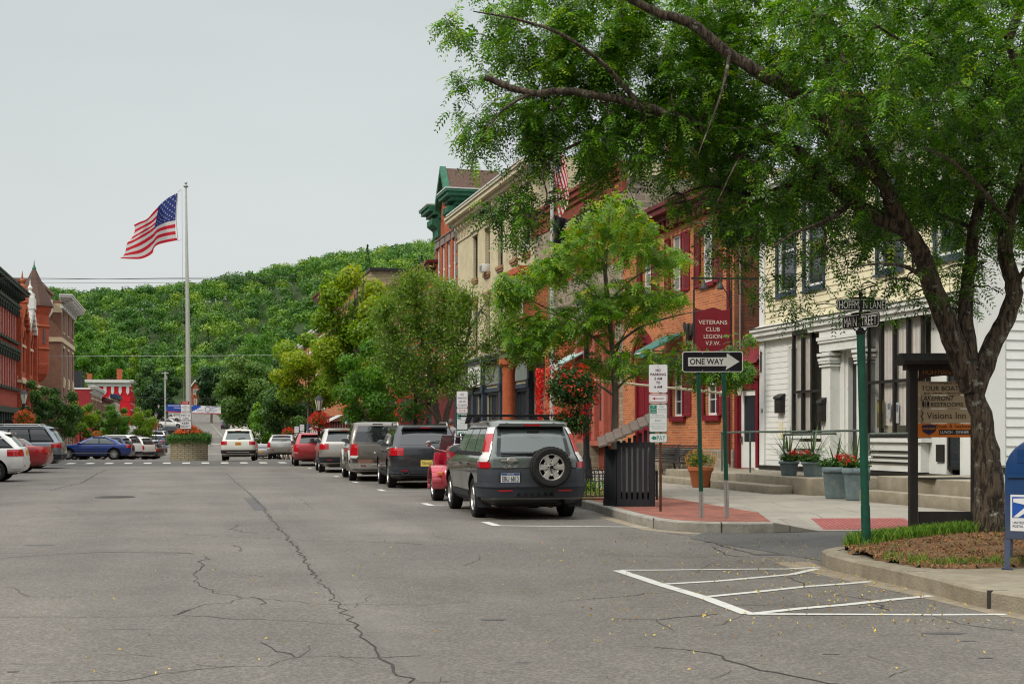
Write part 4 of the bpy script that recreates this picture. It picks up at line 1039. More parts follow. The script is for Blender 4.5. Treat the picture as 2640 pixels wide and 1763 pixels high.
# shopfront
mb = MB(); cornice(mb, W, 4.75, [(.12,-1.35,-1.25),(.18,-.02,.1),(.42,.1,.24),(.5,.24,.34)], ret=False)
for x in (.1, 4.1, 6.2, 9.6, 11.7, W-.4): mb.box(x, x+.3, -.2, -.003, .15, 4.73); mb.box(x-.04, x+.34, -.26, -.201, 3.4, 3.75)
mb.box(0, W, -.1, -.003, 3.42, 3.6); mb.box(0, W, -.07, -.003, .15, .28); wall_holes(mb, W, .28, 3.42, [(a, b, max(c, .281), d) for a, b, c, d in sf], .03, y=-.035)
mb.build('shopfront', B_NAVY, hc)
mb = MB(); 
for a, b in ((.45,4.05),(6.55,9.55),(12.05,W-.45)): mb.box(a, b, -.09, -.003, 3.75, 4.6)
mb.build('sign_band', mat('grey_green_band', (.18,.21,.19), .6, .15, 3), hc)
for o in sf: window(hc, *o, B_NAVY, GL_DARK, .08, 2 if o[1]-o[0] > 2 else 1, 1, .08)
ws = thing('shop_sign', 'white shop sign board with black lettering over the slate blue shopfront', 'sign', (*FC.pt(lx(1236), -.25), 3.72), FC.rz)
mb = MB(); mb.box(-1.3, 1.3, -.04, 0, 0, 1.15); mb.build('board', B_WHITE2, ws)
letters('NUGLESS', ws, B_BLACKF, 0, .6, .5, 2.1, y=-.043, bold=.01); letters("ON MAIN", ws, B_BLACKF, 0, .18, .16, 1.1, y=-.043) if False else None
# ---- 5. orange brick block with green cornices and gable
FO = FR.shift(1122); W = FO.lx(1180)-.02; lx = FO.lx
ho = thing('gabled_brick_building', 'orange brick block with green bracketed cornices and small central gable', 'building', (*FO.A, 0), FO.rz)
H5 = 13.4
wx5 = [W*.14, W*.38, W*.62, W*.86]; w2 = .42
ops = [(x-w2, x+w2, 9.3, 12.0) for x in wx5]+[(x-w2, x+w2, 5.6, 8.2) for x in wx5]
mb = MB(); wall_holes(mb, W, .1, H5, ops, .2); shell(mb, W, .1, H5, 14)
mb.poly([(W*.28,0,H5),(W*.72,0,H5),(W*.72,0,H5+1.0),(W*.5,0,H5+2.6),(W*.28,0,H5+1.0)]); mb.poly([(W*.72,0,H5),(W*.72,1.2,H5),(W*.72,1.2,H5+1),(W*.72,0,H5+1)])
mb.build('wall', B_RED, ho)
mb = MB(); mb.poly([(W*.25,-.3,H5+.9),(W*.5,-.3,H5+2.75),(W*.5,3,H5+2.75),(W*.25,3,H5+.9)]); mb.poly([(W*.5,-.3,H5+2.75),(W*.75,-.3,H5+.9),(W*.75,3,H5+.9),(W*.5,3,H5+2.75)]); mb.box(0,W,0,14,H5-.05,H5-.01); mb.build('roof', B_SLATE, ho)
mb = MB()
for a, b in ((-.0, W*.27), (W*.73, W+.0)):
 for d, z0, z1 in ((.15,-.1,.1),(.45,.1,.3),(.7,.3,.5),(.8,.5,.62)): mb.box(a-(d if a < 1 else .0), b+(d if a > 1 else 0), -d, .4 if a < 1 else 1.5, H5+.3+z0, H5+.3+z1)
 brackets(mb, b, H5+.18, 5, .2, .5, 1.0, x0=a)
for s_ in (-1, 1):
 a = W*.5; P = [(a+s_*W*.27, H5+.75), (a, H5+2.85), (a, H5+2.5), (a+s_*W*.25, H5+.45)]
 mb.prism(P if s_ > 0 else P[::-1], -.35, -.004, axis='y')
mb.build('cornice', B_GREEN, ho)
mb = MB(); mb.box(-.8,W+.8,-.82,14,H5+.93,H5+.99) if False else mb.box(W*.74, W+.82, -.83, 1.5, H5+.93, H5+1.0); mb.box(-.82, W*.27, -.83, .4, H5+.93, H5+1.0); mb.build('coping', mat('pale_coping', (.5,.5,.47), .6), ho)
mb = MB(); mb.quad((W,1.5,H5),(W,14,H5),(W,14,H5+.85),(W,1.5,H5+.85)); mb.box(W-.3,W,1.5,14,H5,H5+.84); mb.build('parapet', B_RED, ho)
for x in wx5:
 for z0, z1 in ((9.3,12.0),(5.6,8.2)):
  window(ho, x-w2, x+w2, z0, z1, B_WHITE2, GL_PALE, .08, 1, 2, .09)
  sill_lintel(ho, x-w2, x+w2, z0, z1, B_GREYST, B_GREYST, .4)
mb = MB()
for z in range(20): 
 zz = .6+z*.66
 for x in (0, W-.35): mb.box(x+.02*(z % 2), x+.33, -.05, -.003, zz, zz+.38)
mb.build('quoins', B_GREYST, ho)
mb = MB(); mb.box(0, W, -.5, -.003, 4.4, 4.7); mb.box(0, W, -.2, -.003, .15, 4.39); mb.build('shopfront', B_MAROON, ho)
aircon(FO, wx5[3], 9.31, 'white air conditioner in the window of the orange brick block')
# ------------------------------------------------------------------ generic street block used for the farther buildings
def block(F, W, H, D, label, name, wm, cm, tm, rows, n, gm=None, z0=None, fm=None, cdepth=.5, side=None, sf=None, rm=None, wwd=.5, steps=None, nb=0):
 gz = hz(F.A[1]) if z0 is None else z0
 t = thing(name, label, 'building', (*F.A, gz), F.rz)
 ops = []
 for a, b in rows:
  for i in range(n): x = W*(i+.5)/n; ops.append((x-wwd, x+wwd, a, b))
 mb = MB(); wall_holes(mb, W, -2, H, ops, .2)
 if side is None: shell(mb, W, -2, H, D)
 mb.build('wall', wm, t)
 if side is not None: mb = MB(); shell(mb, W, -2, H, D); mb.build('side_wall', side, t)
 mb = MB(); mb.box(0, W, 0, D, H-.06, H-.02); mb.build('roof', rm or B_ROOF, t)
 mb = MB(); cornice(mb, W, H, steps or [(.12,-.5,-.4),(.2,-.02,.15),(cdepth,.15,.4),(cdepth+.1,.4,.55)])
 if nb: brackets(mb, W, H-.01, nb, .22, cdepth*.8, .8)
 mb.build('cornice', cm, t)
 for o in ops:
  window(t, *o, fm or B_WHITE2, gm or GL_DARK, .1, 1, 2, .08)
 if tm:
  mb = MB()
  for o in ops: mb.box(o[0]-.1, o[1]+.1, -.1, .02, o[2]-.18, o[2]-.01); mb.box(o[0]-.12, o[1]+.12, -.1, .02, o[3]+.01, o[3]+.28)
  mb.build('window_trim', tm, t)
 if sf:
  mb = MB(); mb.box(0, W, -.35, -.003, 3.6, 4.1); mb.box(0, W, -.12, -.003, 0, .7)
  for i in range(n+1): x = (W-.3)*i/n; mb.box(x, x+.3, -.15, -.003, 0.7, 3.6)
  mb.build('shopfront', sf, t)
  mb = MB(); mb.box(.3, W-.3, -.06, -.004, .72, 3.58); mb.build('shop_glass', GL_DARK, t)
 return t
F7 = FR.shift(842); F7b = F7.lx(912)
B_BEIGE = B_BUFF
t7 = block(F7, F7b, 15.2, 16, 'far brick block with maroon bracketed cornice and plain buff side wall', 'corniced_block', B_ORANGE, B_MAROON, B_GREYST, [(11,13.4),(6.8,9.2)], 10, side=B_BEIGE, sf=B_MAROON, cdepth=1.2, nb=14)
mb = MB(); mb.box(-.2, F7b+.35, 1.3, 16.2, 16.0, 16.25); mb.build('coping', B_BLACKF, t7); mb = MB(); mb.box(0, F7b, 1.4, 16, 15.1, 16.0); mb.build('parapet', B_BEIGE, t7)
# two blocks between, standing behind the street trees
Fm = FR.shift(912.5); wm_ = Fm.lx(1010)
block(Fm, wm_, 9.2, 14, 'two storey red brick shop row hidden behind the street trees', 'shop_row', B_RED, B_WHITE, B_GREYST, [(5.6,7.8)], 8, sf=B_NAVY)
Fm = FR.shift(1010.5); wm_ = Fm.lx(1121)
block(Fm, wm_, 11.2, 14, 'dark fronted brick shop building beside the gabled block', 'shop_building', B_RED, B_MAROON, B_GREYST, [(8,10),(5.2,7)], 8, sf=B_BLACKF)
F8 = FR.shift(790); w8 = F8.lx(841.5)
block(F8, w8, 12.6, 15, 'pale corniced far brick building beyond the maroon corniced block', 'brick_building', B_ORANGE, B_WHITE, B_WHITE, [(8.6,11),(5,7.2)], 10, sf=B_WHITE, z0=-1)
F9 = FR.shift(748); w9 = F9.lx(789.5)
block(F9, w9, 11, 15, 'farthest cream and brick building at the right of the street', 'brick_building', B_ORANGE, B_WHITE, B_WHITE, [(6,8.4)], 12, sf=B_WHITE, z0=0, nb=0)
# ------------------------------------------------------------------ left side of the street
def FLn(off): return Fr((-off, 0.0), UL)
FLa = FLn(16.0)
# L1 red painted brick with dark bracketed cornice
F = FLa.shift(-60); W = F.lx(44); 
B_REDP = brick('brick_deep_red', (.44,.06,.022), (.37,.045,.018), (.18,.04,.03), bump=.3)
DK = mat('dark_green_iron', (.03,.042,.035), .5, .3, 5)
gz = 0
t = block(F, W, 14.4, 14, 'deep red brick block with dark green bracketed cornice at the left edge', 'victorian_block', B_REDP, DK, None, [(10.2,13.1),(5.9,9.0)], 15, fm=B_WHITE2, z0=-.3, sf=DK, cdepth=1.0, nb=22, wwd=.5, gm=GL_PALE)
n = 15
for a, b in ((10.2,13.1),(5.9,9.0)):
 mb = MB()
 for i in range(n):
  x = W*(i+.5)/n; mb.box(x-.62, x+.62, -.28, .02, b+.0, b+.22); mb.box(x-.72, x+.72, -.42, -.003, b+.22, b+.5); mb.box(x-.7, x-.52, -.3, -.003, b-.5, b-.002); mb.box(x+.52, x+.7, -.3, -.003, b-.5, b-.002); mb.box(x-.65, x+.65, -.3, .02, a-.25, a-.003)
 mb.build('window_hood', DK, t)
gs = thing('shop_sign', 'small black shop sign with gold lettering low on the deep red block', 'sign', tuple(at(13, 1103, 84)), R(-8)); kk = 84/FPX
mb = MB(); mb.prism([(0,0),(24*kk,0),(24*kk,19*kk),(17*kk,22*kk),(7*kk,22*kk),(0,19*kk)], -.05, .0, axis='y'); mb.box(0, 24*kk, -.08, -.051, -.04, .02); mb.build('board', B_BLACKF, gs); letters('Bar &', gs, mat('gold_leaf', (.5,.36,.12), .5), 12*kk, 9*kk, 5*kk, 13*kk, y=-.055)
# L2 Romanesque block with stepped gables, finials and a corner tower
F = FLa.shift(44.5); W2 = F.lx(104); lx = F.lx
ht = thing('romanesque_block', 'orange red brick block with pointed arches, stepped white gables and corner tower', 'building', (*F.A, -.8), F.rz)
B_ROM = brick('brick_vermilion', (.46,.085,.025), (.38,.06,.02), (.24,.05,.03), bump=.3)
H2 = 12.6; bays = [(0.5, W2*.36), (W2*.36, W2*.68)]
ops = []
for a, b in bays:
 m_ = (a+b)/2; w = (b-a)
 for k in (-1, 1): ops.append((m_+k*w*.16-w*.11, m_+k*w*.16+w*.11, 8.2, 12.2, True)); ops.append((m_+k*w*.16-w*.11, m_+k*w*.16+w*.11, 1.6, 6.6, True))
for i in range(4): x = W2*.72+(W2*.26)*i/4; ops.append((x, x+W2*.045, 8.2, 11.2)); 
ops.append((W2*.76, W2*.92, 1.0, 5.2, True))
mb = MB(); wall_holes(mb, W2, -1, H2, ops, .35); shell(mb, W2, -1, H2, 14)
for a, b in bays: mb.poly([(a,0,H2),(b,0,H2),((a+b)/2,0,H2+2.4)])
for a, b in bays+[(W2*.68, W2*.7)]: mb.box(a-.35, a+.35, -.35, -.003, -1, H2+.5)
mb.build('wall', B_ROM, ht)
for o in ops: window(ht, *o[:4], B_MAROON, GL_DARK, .22, 1, 2, .1)
WH = mat('white_copper', (.62,.62,.58), .6, .12, 3)
for a, b in bays:
 mb = MB(); m_ = (a+b)/2; n = 5
 for i in range(n):
  for s_ in (-1, 1):
   x = m_+s_*(b-a)/2*(1-(i+.5)/n); z = H2+2.3*(i+.5)/n; hw = (b-a)/2/n*.6; mb.box(x-hw, x+hw, -.4, .35, z-.45, z+.35)
 mb.box(m_-.8, m_+.8, -.5, .5, H2+2.2, H2+3.3); mb.box(m_-.5, m_+.5, -.4, .4, H2+3.3, H2+3.8); mb.lathe([(.3,0),(.12,.3),(.25,.55),(.1,.8),(.02,1.5)], 8, M=Matrix.Translation((m_,0,H2+3.8)))
 mb.build('gable_coping', WH if a > 1 else B_TERRA, ht)
mb = MB()
for z in (7.4, 10.6, 3.2): mb.box(0, W2*.7, -.06, -.003, z, z+.25)
mb.box(0, W2, -.5, -.003, 7.0, 7.3); mb.build('string_course', B_LIMEST, ht)
mb = MB()
for o in ops:
 if len(o) > 4:
  cx = (o[0]+o[1])/2; r = (o[1]-o[0])/2; zc = o[3]-r
  for i in range(6):
   a0, a1 = math.pi*i/6, math.pi*(i+1)/6
   mb.prism([(cx+r*1.6*math.cos(a0), zc+r*1.6*math.sin(a0)), (cx+r*1.6*math.cos(a1), zc+r*1.6*math.sin(a1)), (cx+r*1.2*math.cos(a1), zc+r*1.2*math.sin(a1)), (cx+r*1.2*math.cos(a0), zc+r*1.2*math.sin(a0))], -.12, .02, axis='y')
mb.build('arch_moulding', B_TERRA, ht)
# tower on its corbel
tx = W2-1.2; Mt = Matrix.Translation((tx, .5, 0))
mb = MB(); mb.lathe([(.3,7.6),(1.0,8.0),(1.45,8.6),(1.6,9.4),(1.62,9.6),(1.55,9.8),(1.55,14.9),(1.7,15.2),(1.85,15.6),(1.85,15.9)], 8, M=Mt @ Matrix.Rotation(R(22.5), 4, 'Z')); mb.build('tower', B_ROM, ht)
mb = MB(); mb.lathe([(1.65,11.2),(1.7,11.3),(1.65,11.45)], 8, M=Mt @ Matrix.Rotation(R(22.5), 4, 'Z')); mb.lathe([(1.65,13.6),(1.7,13.7),(1.65,13.85)], 8, M=Mt @ Matrix.Rotation(R(22.5), 4, 'Z')); mb.build('tower_band', B_TERRA, ht)
mb = MB(); mb.lathe([(2.1,15.8),(2.0,16.1),(.06,20.1)], 8, M=Mt @ Matrix.Rotation(R(22.5), 4, 'Z')); mb.build('tower_roof', B_SLATE, ht)
mb = MB(); mb.lathe([(.2,19.7),(.22,19.9),(.06,20.3),(.02,20.8)], 8, M=Mt); mb.build('finial', B_GREEN, ht)
for k in range(3): 
 mb = MB(); a = R(-40-k*35)
 mb.box(-.14, .14, -.03, .03, 11.8, 13.4, M=Mt @ Matrix.Rotation(a, 4, 'Z') @ Matrix.Translation((0,-1.46,0))); mb.build('tower_window', GL_DARK, ht)
# L3 brown brick, four storeys, buff bands and deep white cornice
FLb = FLn(14.0); F = FLb.shift(158); W3 = F.lx(191)
t = block(F, W3, 17.6, 16, 'brown brick four storey block with deep white cornice and buff bands', 'brown_block', B_BROWN, WH, B_LIMEST, [(14.2,17.0),(9.2,12.4),(5.2,8.0),(1,3.6)], 3, z0=-1.45, cdepth=1.5, wwd=.75, nb=7, gm=GL_DARK, steps=[(.2,-.9,-.6),(.3,-.2,0),(.8,0,.2),(1.15,.2,.42),(1.25,.42,.55)])
mb = MB(); mb.box(-.1, W3+.1, -.1, -.003, 13.0, 13.5); mb.box(-.104, -.003, -.1, 16, 13.0, 13.5); mb.box(-.104,-.003, -.1, 16, 16.2, 17.2)
for i in range(3): x = W3*(i+.5)/3; mb.box(x-.8, x+.8, -.16, -.003, 8.3, 9.0)
mb.build('stone_band', B_LIMEST, t)
mb = MB()
for y in (1.2, 4.5, 8): mb.prism([(y-.35, 17.5), (y+.35, 17.5), (y+.35, 16.2), (y, 15.6), (y-.35, 16.2)], -.9, -.004, axis='x')
mb.build('side_bracket', WH, t)
mb = MB(); mb.box(.6, W3-.3, 2.5, 12, 17.7, 19.6); mb.box(.4, W3-.1, 2.3, 12.2, 19.6, 19.9); mb.build('penthouse', B_BROWN, t)
# L4 low block with a bright red painted side wall
F = FLb.shift(234); W4 = F.lx(262)
t4 = block(F, W4, 9.2, 24, 'two storey brick shop with plain bright red painted side wall', 'red_sided_shop', B_BROWN, WH, B_LIMEST, [(5,7.8)], 8, side=B_PAINTED, z0=-1.4, sf=B_MAROON, nb=8, gm=GL_PALE, fm=B_TERRA)
mb = MB(); mb.box(-.06, .25, -.1, 24, 9.2, 9.42); mb.build('coping', B_WHITE2, t4)
mb = MB(); mb.box(3, 5.5, 1.6, 4.2, 9.2, 12); mb.lathe([(1.1,0),(1.1,2.2)], 12, M=Matrix.Translation((9,2.6,9.1))); mb.build('roof_unit', B_CHAR, t4)
F = FLb.shift(262.5); W = F.lx(285); block(F, W, 7.4, 16, 'brown brick two storey shop next to the red sided shop', 'brick_shop', B_BROWN, B_MAROON, B_LIMEST, [(4.6,6.6)], 8, z0=-.6, sf=B_CHAR)
F = FLb.shift(285.5); W = F.lx(297); block(F, W, 7.4, 16, 'cream shop with blue and yellow bracketed corner piece', 'cream_shop', B_CREAMT, mat('blue_trim', (.03,.08,.2), .5), B_WHITE2, [(4.6,6.6)], 7, z0=.6, sf=mat('ochre_trim', (.5,.3,.04), .6), cdepth=1.1)
F = FLb.shift(297.5); W = F.lx(308); block(F, W, 6.5, 16, 'low cream shop with brown cornice before the scarlet building', 'low_shop', B_CREAMT, B_BROWN, B_WHITE2, [(3.6,5.4)], 6, z0=1.6, sf=B_WHITE2)
F = FLb.shift(336); W9 = F.lx(349)
t9 = block(F, W9, 12.2, 19, 'scarlet building with white scalloped cornice and white framed windows', 'scarlet_building', B_SCARLET, WH, WH, [(7.4,10.4),(2.2,5.6)], 7, z0=1.5, wwd=1.0, gm=GL_PALE, cdepth=.8)
mb = MB()                                   # scalloped white frieze round the near side
mb.box(-.25, -.004, -.2, 19, 11.3, 12.2); mb.box(-.8, -.004, -.8, 19.4, 12.2, 12.9)
for i in range(11):
 y = .6+i*1.75; mb.prism([(y-.35,11.3),(y+.35,11.3),(y+.35,9.9),(y,9.3),(y-.35,9.9)], -.2, -.004, axis='x')
mb.build('frieze', WH, t9)
for z0_, z1_ in ((5.6,8.6),(1.0,4.2)):
 mb = MB(); y = 3.6; mb.box(-.12,-.004, y-.9, y+.9, z0_, z1_); mb.box(-.3,-.004, y-1.2, y+1.2, z1_, z1_+.5); mb.box(-.2,-.004, y-1.1, y+1.1, z0_-.35, z0_); s_ = mb.build('side_window', WH, t9)
 mb = MB(); mb.box(-.15,-.121, y-.65, y-.04, z0_+.2, z1_-.2); mb.box(-.15,-.121, y+.04, y+.65, z0_+.2, z1_-.2); mb.build('pane', GL_DARK, s_)
mb = MB(); mb.box(1, 3, 9, 10, 12, 14.4); mb.box(1,3, 2, 3.2, 12, 15.6); mb.build('chimney', B_TERRA, t9)
F = FLb.shift(349.5); W = F.lx(362)
t10 = block(F, W, 11.5, 14, 'brown gabled building with a pale yellow bay window past the scarlet one', 'gabled_building', B_MAROON, WH, WH, [(6.6,9)], 3, z0=1.6, sf=WH)
mb = MB(); mb.box(1, 6, -1.1, -.003, 4.4, 9.4); mb.build('bay', mat('pale_yellow', (.55,.5,.22), .6), t10)
mb = MB(); mb.poly([(0,0,12),(0,14,12),(0,7,15.2)]); mb.poly([(-.3,-.6,11.9),(W,-.6,11.9),(W,7,15.4),(-.3,7,15.4)]); mb.poly([(-.3,7,15.4),(W,7,15.4),(W,14.6,11.9),(-.3,14.6,11.9)]); mb.build('gable_roof', B_SLATE, t10)
# brick gable house at the head of the street
bh = thing('brick_gable_house', 'narrow brick gable house with white trim at the head of the street', 'house', ((491-HX)/FPX*545, 545, 11.2), R(6))
mb = MB(); wall_holes(mb, 4, -3, 9.5, [(1.2,2.8,6.6,9.2),(1.4,2.6,.5,5)], .2, x0=0); mb.poly([(0,0,9.5),(4,0,9.5),(2,0,12.0)]); shell(mb, 4, -3, 9.5, 10); mb.build('wall', B_RED, bh)
window(bh, 1.2, 2.8, 6.6, 9.2, B_WHITE2, GL_PALE, .05, 2, 3, .15); window(bh, 1.4, 2.6, .5, 5, B_WHITE2, GL_PALE, .05, 1, 2, .2)
mb = MB(); 
for s_ in (-1, 1):
 P = [(2, 12.9), (2+s_*2.9, 9.0), (2+s_*2.5, 8.8), (2, 12.2)]; mb.prism(P if s_ > 0 else P[::-1], -.5, -.2, axis='y')
mb.build('bargeboard', B_WHITE2, bh)
mb = MB(); mb.poly([(2,-.5,12.8),(2,10,12.8),(4.8,10,9.1),(4.8,-.5,9.1)]); mb.poly([(2,-.5,12.8),(-.8,-.5,9.1),(-.8,10,9.1),(2,10,12.8)]); mb.build('roof', mat('grey_slate', (.09,.095,.11), .7, .2, 3), bh)
# unseen brick blocks behind the camera and left, added for car and glass reflections
block(Fr((-16.0+.2418*28, -28.0), UL), 52, 11, 12, 'long red brick block with cream cornice and maroon shopfronts', 'unseen_terrace', B_RED, B_CREAMT, None, [(6.4,8.6)], 9, sf=B_MAROON, gm=GL_PALE, z0=0)
block(Fr((-16.2-.2418*25, 25.0), UL), 62, 12.5, 12, 'brown brick block on the left pavement before the deep red block', 'unseen_terrace', B_BROWN, B_WHITE, None, [(7.4,10)], 10, sf=B_CHAR, gm=GL_PALE, z0=0)
block(Fr((34, -34.0), (-1, .1)), 60, 10, 12, 'orange brick terrace with white cornice and slate blue shopfronts', 'unseen_terrace', B_ORANGE, B_WHITE, None, [(6,8)], 10, sf=B_NAVY, gm=GL_PALE, z0=0)
# house across the lane behind the crown (chimney stacks showing through the leaves)
for px_, py_, s_, w_ in ((1610, 355, 13.5, 1.2), (1905, 370, 3.2, .9)):
 ck = thing('chimney_stack', 'broad brick chimney on the stone building seen through leaves' if px_ == 1610 else 'slim brick chimney above the club building seen through leaves', 'chimney', (*FR.pt(FR.lx(px_)*0-(s_ if px_ == 1610 else 1.0), 4.0), 7.9 if px_ != 1610 else 10.1), FR.rz)
 mb = MB(); hh = 3.0; mb.box(-w_/2, w_/2, -.4, .4, -.2, hh); mb.build('stack', B_ORANGE, ck); mb = MB(); mb.box(-w_/2-.12, w_/2+.12, -.52, .52, hh, hh+.22); mb.build('cap', B_TERRA, ck)
# ------------------------------------------------------------------ vehicles
CARP = {}
def paint(name, col, metal=.35, rough=.32):
 m, n, p = newmat('car_paint_'+name); p.inputs['Base Color'].default_value = (*col, 1); p.inputs['Metallic'].default_value = metal
 p.inputs['Roughness'].default_value = rough; p.inputs['Coat Weight'].default_value = .8; p.inputs['Coat Roughness'].default_value = .05
 t = n.nodes.new('ShaderNodeTexCoord'); a = n.nodes.new('ShaderNodeTexNoise'); a.inputs['Scale'].default_value = 2.2; a.inputs['Detail'].default_value = 5
 lk(n, t.outputs['Object'], a.inputs[0]); f = n.nodes.new('ShaderNodeMapRange'); f.inputs[3].default_value = rough-.08; f.inputs[4].default_value = rough+.14; lk(n, a.outputs[0], f.inputs[0]); lk(n, f.outputs[0], p.inputs['Roughness'])
 # road dust low on the panels
 s = n.nodes.new('ShaderNodeSeparateXYZ'); lk(n, t.outputs['Object'], s.inputs[0]); g = n.nodes.new('ShaderNodeMapRange'); g.inputs[1].default_value = .25; g.inputs[2].default_value = .75; g.inputs[3].default_value = .35; g.inputs[4].default_value = 0
 lk(n, s.outputs['Z'], g.inputs[0]); x = n.nodes.new('ShaderNodeMix'); x.data_type = 'RGBA'; lk(n, g.outputs[0], x.inputs[0]); x.inputs[6].default_value = (*col, 1); x.inputs[7].default_value = (.16,.15,.13,1); lk(n, x.outputs[2], p.inputs['Base Color'])
 CARP[name] = m; return m
for a, b, c in (('sage',(.115,.128,.118),.6),('charcoal',(.035,.037,.042),.6),('taupe',(.12,.105,.085),.6),('silver',(.42,.42,.40),.75),('crimson',(.34,.006,.012),.25),('white',(.70,.70,.66),.0),('blue',(.002,.03,.20),.3),('black',(.012,.013,.018),.4),('navy',(.008,.018,.07),.4),('teal',(.12,.20,.22),.5),('greyblue',(.16,.19,.21),.6),('champagne',(.40,.38,.34),.7),('pearl',(.62,.62,.55),.1)): paint(a, b, c)
TYRE = mat('tyre_rubber', (.018,.018,.017), .8, .3, 30)
PLAS = mat('dark_plastic', (.025,.028,.034), .6, .2, 12)
PLAS2 = mat('grey_cladding', (.045,.052,.062), .55, .15, 6)
WELL = mat('wheel_well', (.01,.01,.01), .9)
ALLOY = mat('alloy', (.50,.50,.48), .35, .08, 10, metal=.85)
CHROME = mat('chrome', (.7,.7,.7), .12, .05, 10, metal=1)
def lampm(name, col, rough=.12):
 m, n, p = newmat(name); p.inputs['Base Color'].default_value = (*col, 1); p.inputs['Roughness'].default_value = rough; p.inputs['Coat Weight'].default_value = 1
 MATS[name] = m; return m
LRED = lampm('lamp_red', (.42,.006,.012)); LCLR = lampm('lamp_clear', (.62,.60,.58)); LAMB = lampm('lamp_amber', (.65,.19,.02)); 
CGL = glassmat('car_glass', (.018,.022,.024), .03); CGL2 = glassmat('car_glass_light', (.10,.125,.12), .04)
BRAKE = mat('underbody', (.015,.014,.013), .85)
PLATEO = mat('plate_gold', (.70,.30,.03), .5); PLATEW = mat('plate_white', (.65,.65,.62), .5); PLATEY = mat('plate_yellow', (.70,.55,.12), .5); PLATEB = mat('plate_blue', (.02,.06,.22), .5); INK = mat('ink_dark', (.02,.025,.06), .5)
class Shell:
 """car body as plan outlines stacked by height; surface points can be asked for, so panels, glass and lamps sit on it"""
 def __init__(s, L, lay, wmul=1.0):
  s.L = L; s.lay = [dict(z=a[0], zf=a[1], xr=a[2], xf=a[3], w=a[4]*wmul, rr=a[5], rf=a[6], b=a[7], bf=a[8]) for a in lay]
 def at(s, z):
  A = s.lay
  if z <= A[0]['z']: return A[0]
  for p, q in zip(A, A[1:]):
   if z <= q['z']:
    t = (z-p['z'])/max(1e-6, q['z']-p['z']); return {k: p[k]+(q[k]-p[k])*t for k in p}
  return A[-1]
 def outline(s, d, nR=4, nC=6, nS=14, nF=4):
  """half outline from rear centre to front centre: list of (x, y)"""
  w, rr, rf = d['w'], min(d['rr'], d['w']*.95), min(d['rf'], d['w']*.95); P = []
  for i in range(nR): P.append((d['xr'], (w-rr)*i/nR))
  for i in range(nC): a = math.pi/2*i/nC; P.append((d['xr']+rr*(1-math.cos(a)), w-rr+rr*math.sin(a)))
  x0, x1 = d['xr']+rr, d['xf']-rf
  for i in range(nS): P.append((x0+(x1-x0)*i/nS, w))
  for i in range(nC): a = math.pi/2*i/nC; P.append((x1+rf*math.sin(a), w-rf+rf*math.cos(a)))
  for i in range(nF+1): P.append((d['xf'], (w-rf)*(1-i/nF)))
  xm = (d['xr']+d['xf'])/2; out = []
  for x, y in P:
   k = (y/w)**2 if w > 0 else 0
   if x < xm: x = x+d['b']*k*((xm-x)/(xm-d['xr']))
   else: x = x-d['bf']*k*((x-xm)/(d['xf']-xm))
   out.append((x, y))
  return out
 def zat(s, d, x):
  """height of a layer at x: layers may slope down to the nose"""
  t = (x-d['xr'])/max(1e-6, d['xf']-d['xr']); t = max(0, min(1, t)); return d['z']+(d['zf']-d['z'])*(t**2)
 def mesh(s, mb, cap_bottom=True, upto=None):
  rings = []
  for d in s.lay:
   H = s.outline(d); ring = [(x, y, s.zat(d, x)) for x, y in H]+[(x, -y, s.zat(d, x)) for x, y in H[-2:0:-1]]; rings.append(ring)
  n = len(rings[0]); vs = [p for r in rings for p in r]
  fs = [(i*n+j, (i+1)*n+j, (i+1)*n+(j+1)%n, i*n+(j+1)%n) for i in range(len(rings)-1) for j in range(n)]
  fs.append(tuple(range(n))); fs.append(tuple(range((len(rings)-1)*n+n-1, (len(rings)-1)*n-1, -1)))
  mb.add(vs, [f[::-1] for f in fs] if False else fs)
 def yside(s, x, z):
  d = s.at(z); H = s.outline(d)
  for p, q in zip(H, H[1:]):
   if p[0] <= x <= q[0] and q[0] > p[0]: return p[1]+(q[1]-p[1])*(x-p[0])/(q[0]-p[0])
  return d['w']
 def xend(s, y, z, rear=True):
  d = s.at(z); H = s.outline(d); y = abs(y)
  H = H if rear else H[::-1]
  for p, q in zip(H, H[1:]):
   if p[1] <= y <= q[1]+1e-9 and q[1] > p[1]: return p[0]+(q[0]-p[0])*(y-p[1])/(q[1]-p[1])
  return H[0][0]
 def side_patch(s, mb, quad, sgn, off=.006, n=6, m=5, k=None):
  """quad: 4 (x,z): bottom-left, bottom-right, top-right, top-left"""
  a, b, c, d = [Vector(q) for q in quad]; V = []
  for j in range(m+1):
   for i in range(n+1):
    u, v = i/n, j/m; p = a*(1-u)*(1-v)+b*u*(1-v)+c*u*v+d*(1-u)*v
    V.append((p.x, sgn*(s.yside(p.x, p.y)+off), p.y))
  F = [(j*(n+1)+i, j*(n+1)+i+1, (j+1)*(n+1)+i+1, (j+1)*(n+1)+i) for j in range(m) for i in range(n)]
  if sgn > 0: F = [f[::-1] for f in F]
  mb.add(V, F, k)
 def end_patch(s, mb, quad, rear=True, off=.006, n=8, m=5, k=None, arch=0.0):
  a, b, c, d = [Vector(q) for q in quad]; V = []; sg = -1 if rear else 1
  for j in range(m+1):
   for i in range(n+1):
    u, v = i/n, j/m; p = a*(1-u)*(1-v)+b*u*(1-v)+c*u*v+d*(1-u)*v
    z = p.y+arch*v*(1-(2*u-1)**2)
    V.append((s.xend(p.x, z, rear)+sg*off, p.x, z))
  F = [(j*(n+1)+i, j*(n+1)+i+1, (j+1)*(n+1)+i+1, (j+1)*(n+1)+i) for j in range(m) for i in range(n)]
  if rear: F = [f[::-1] for f in F]
  mb.add(V, F, k)
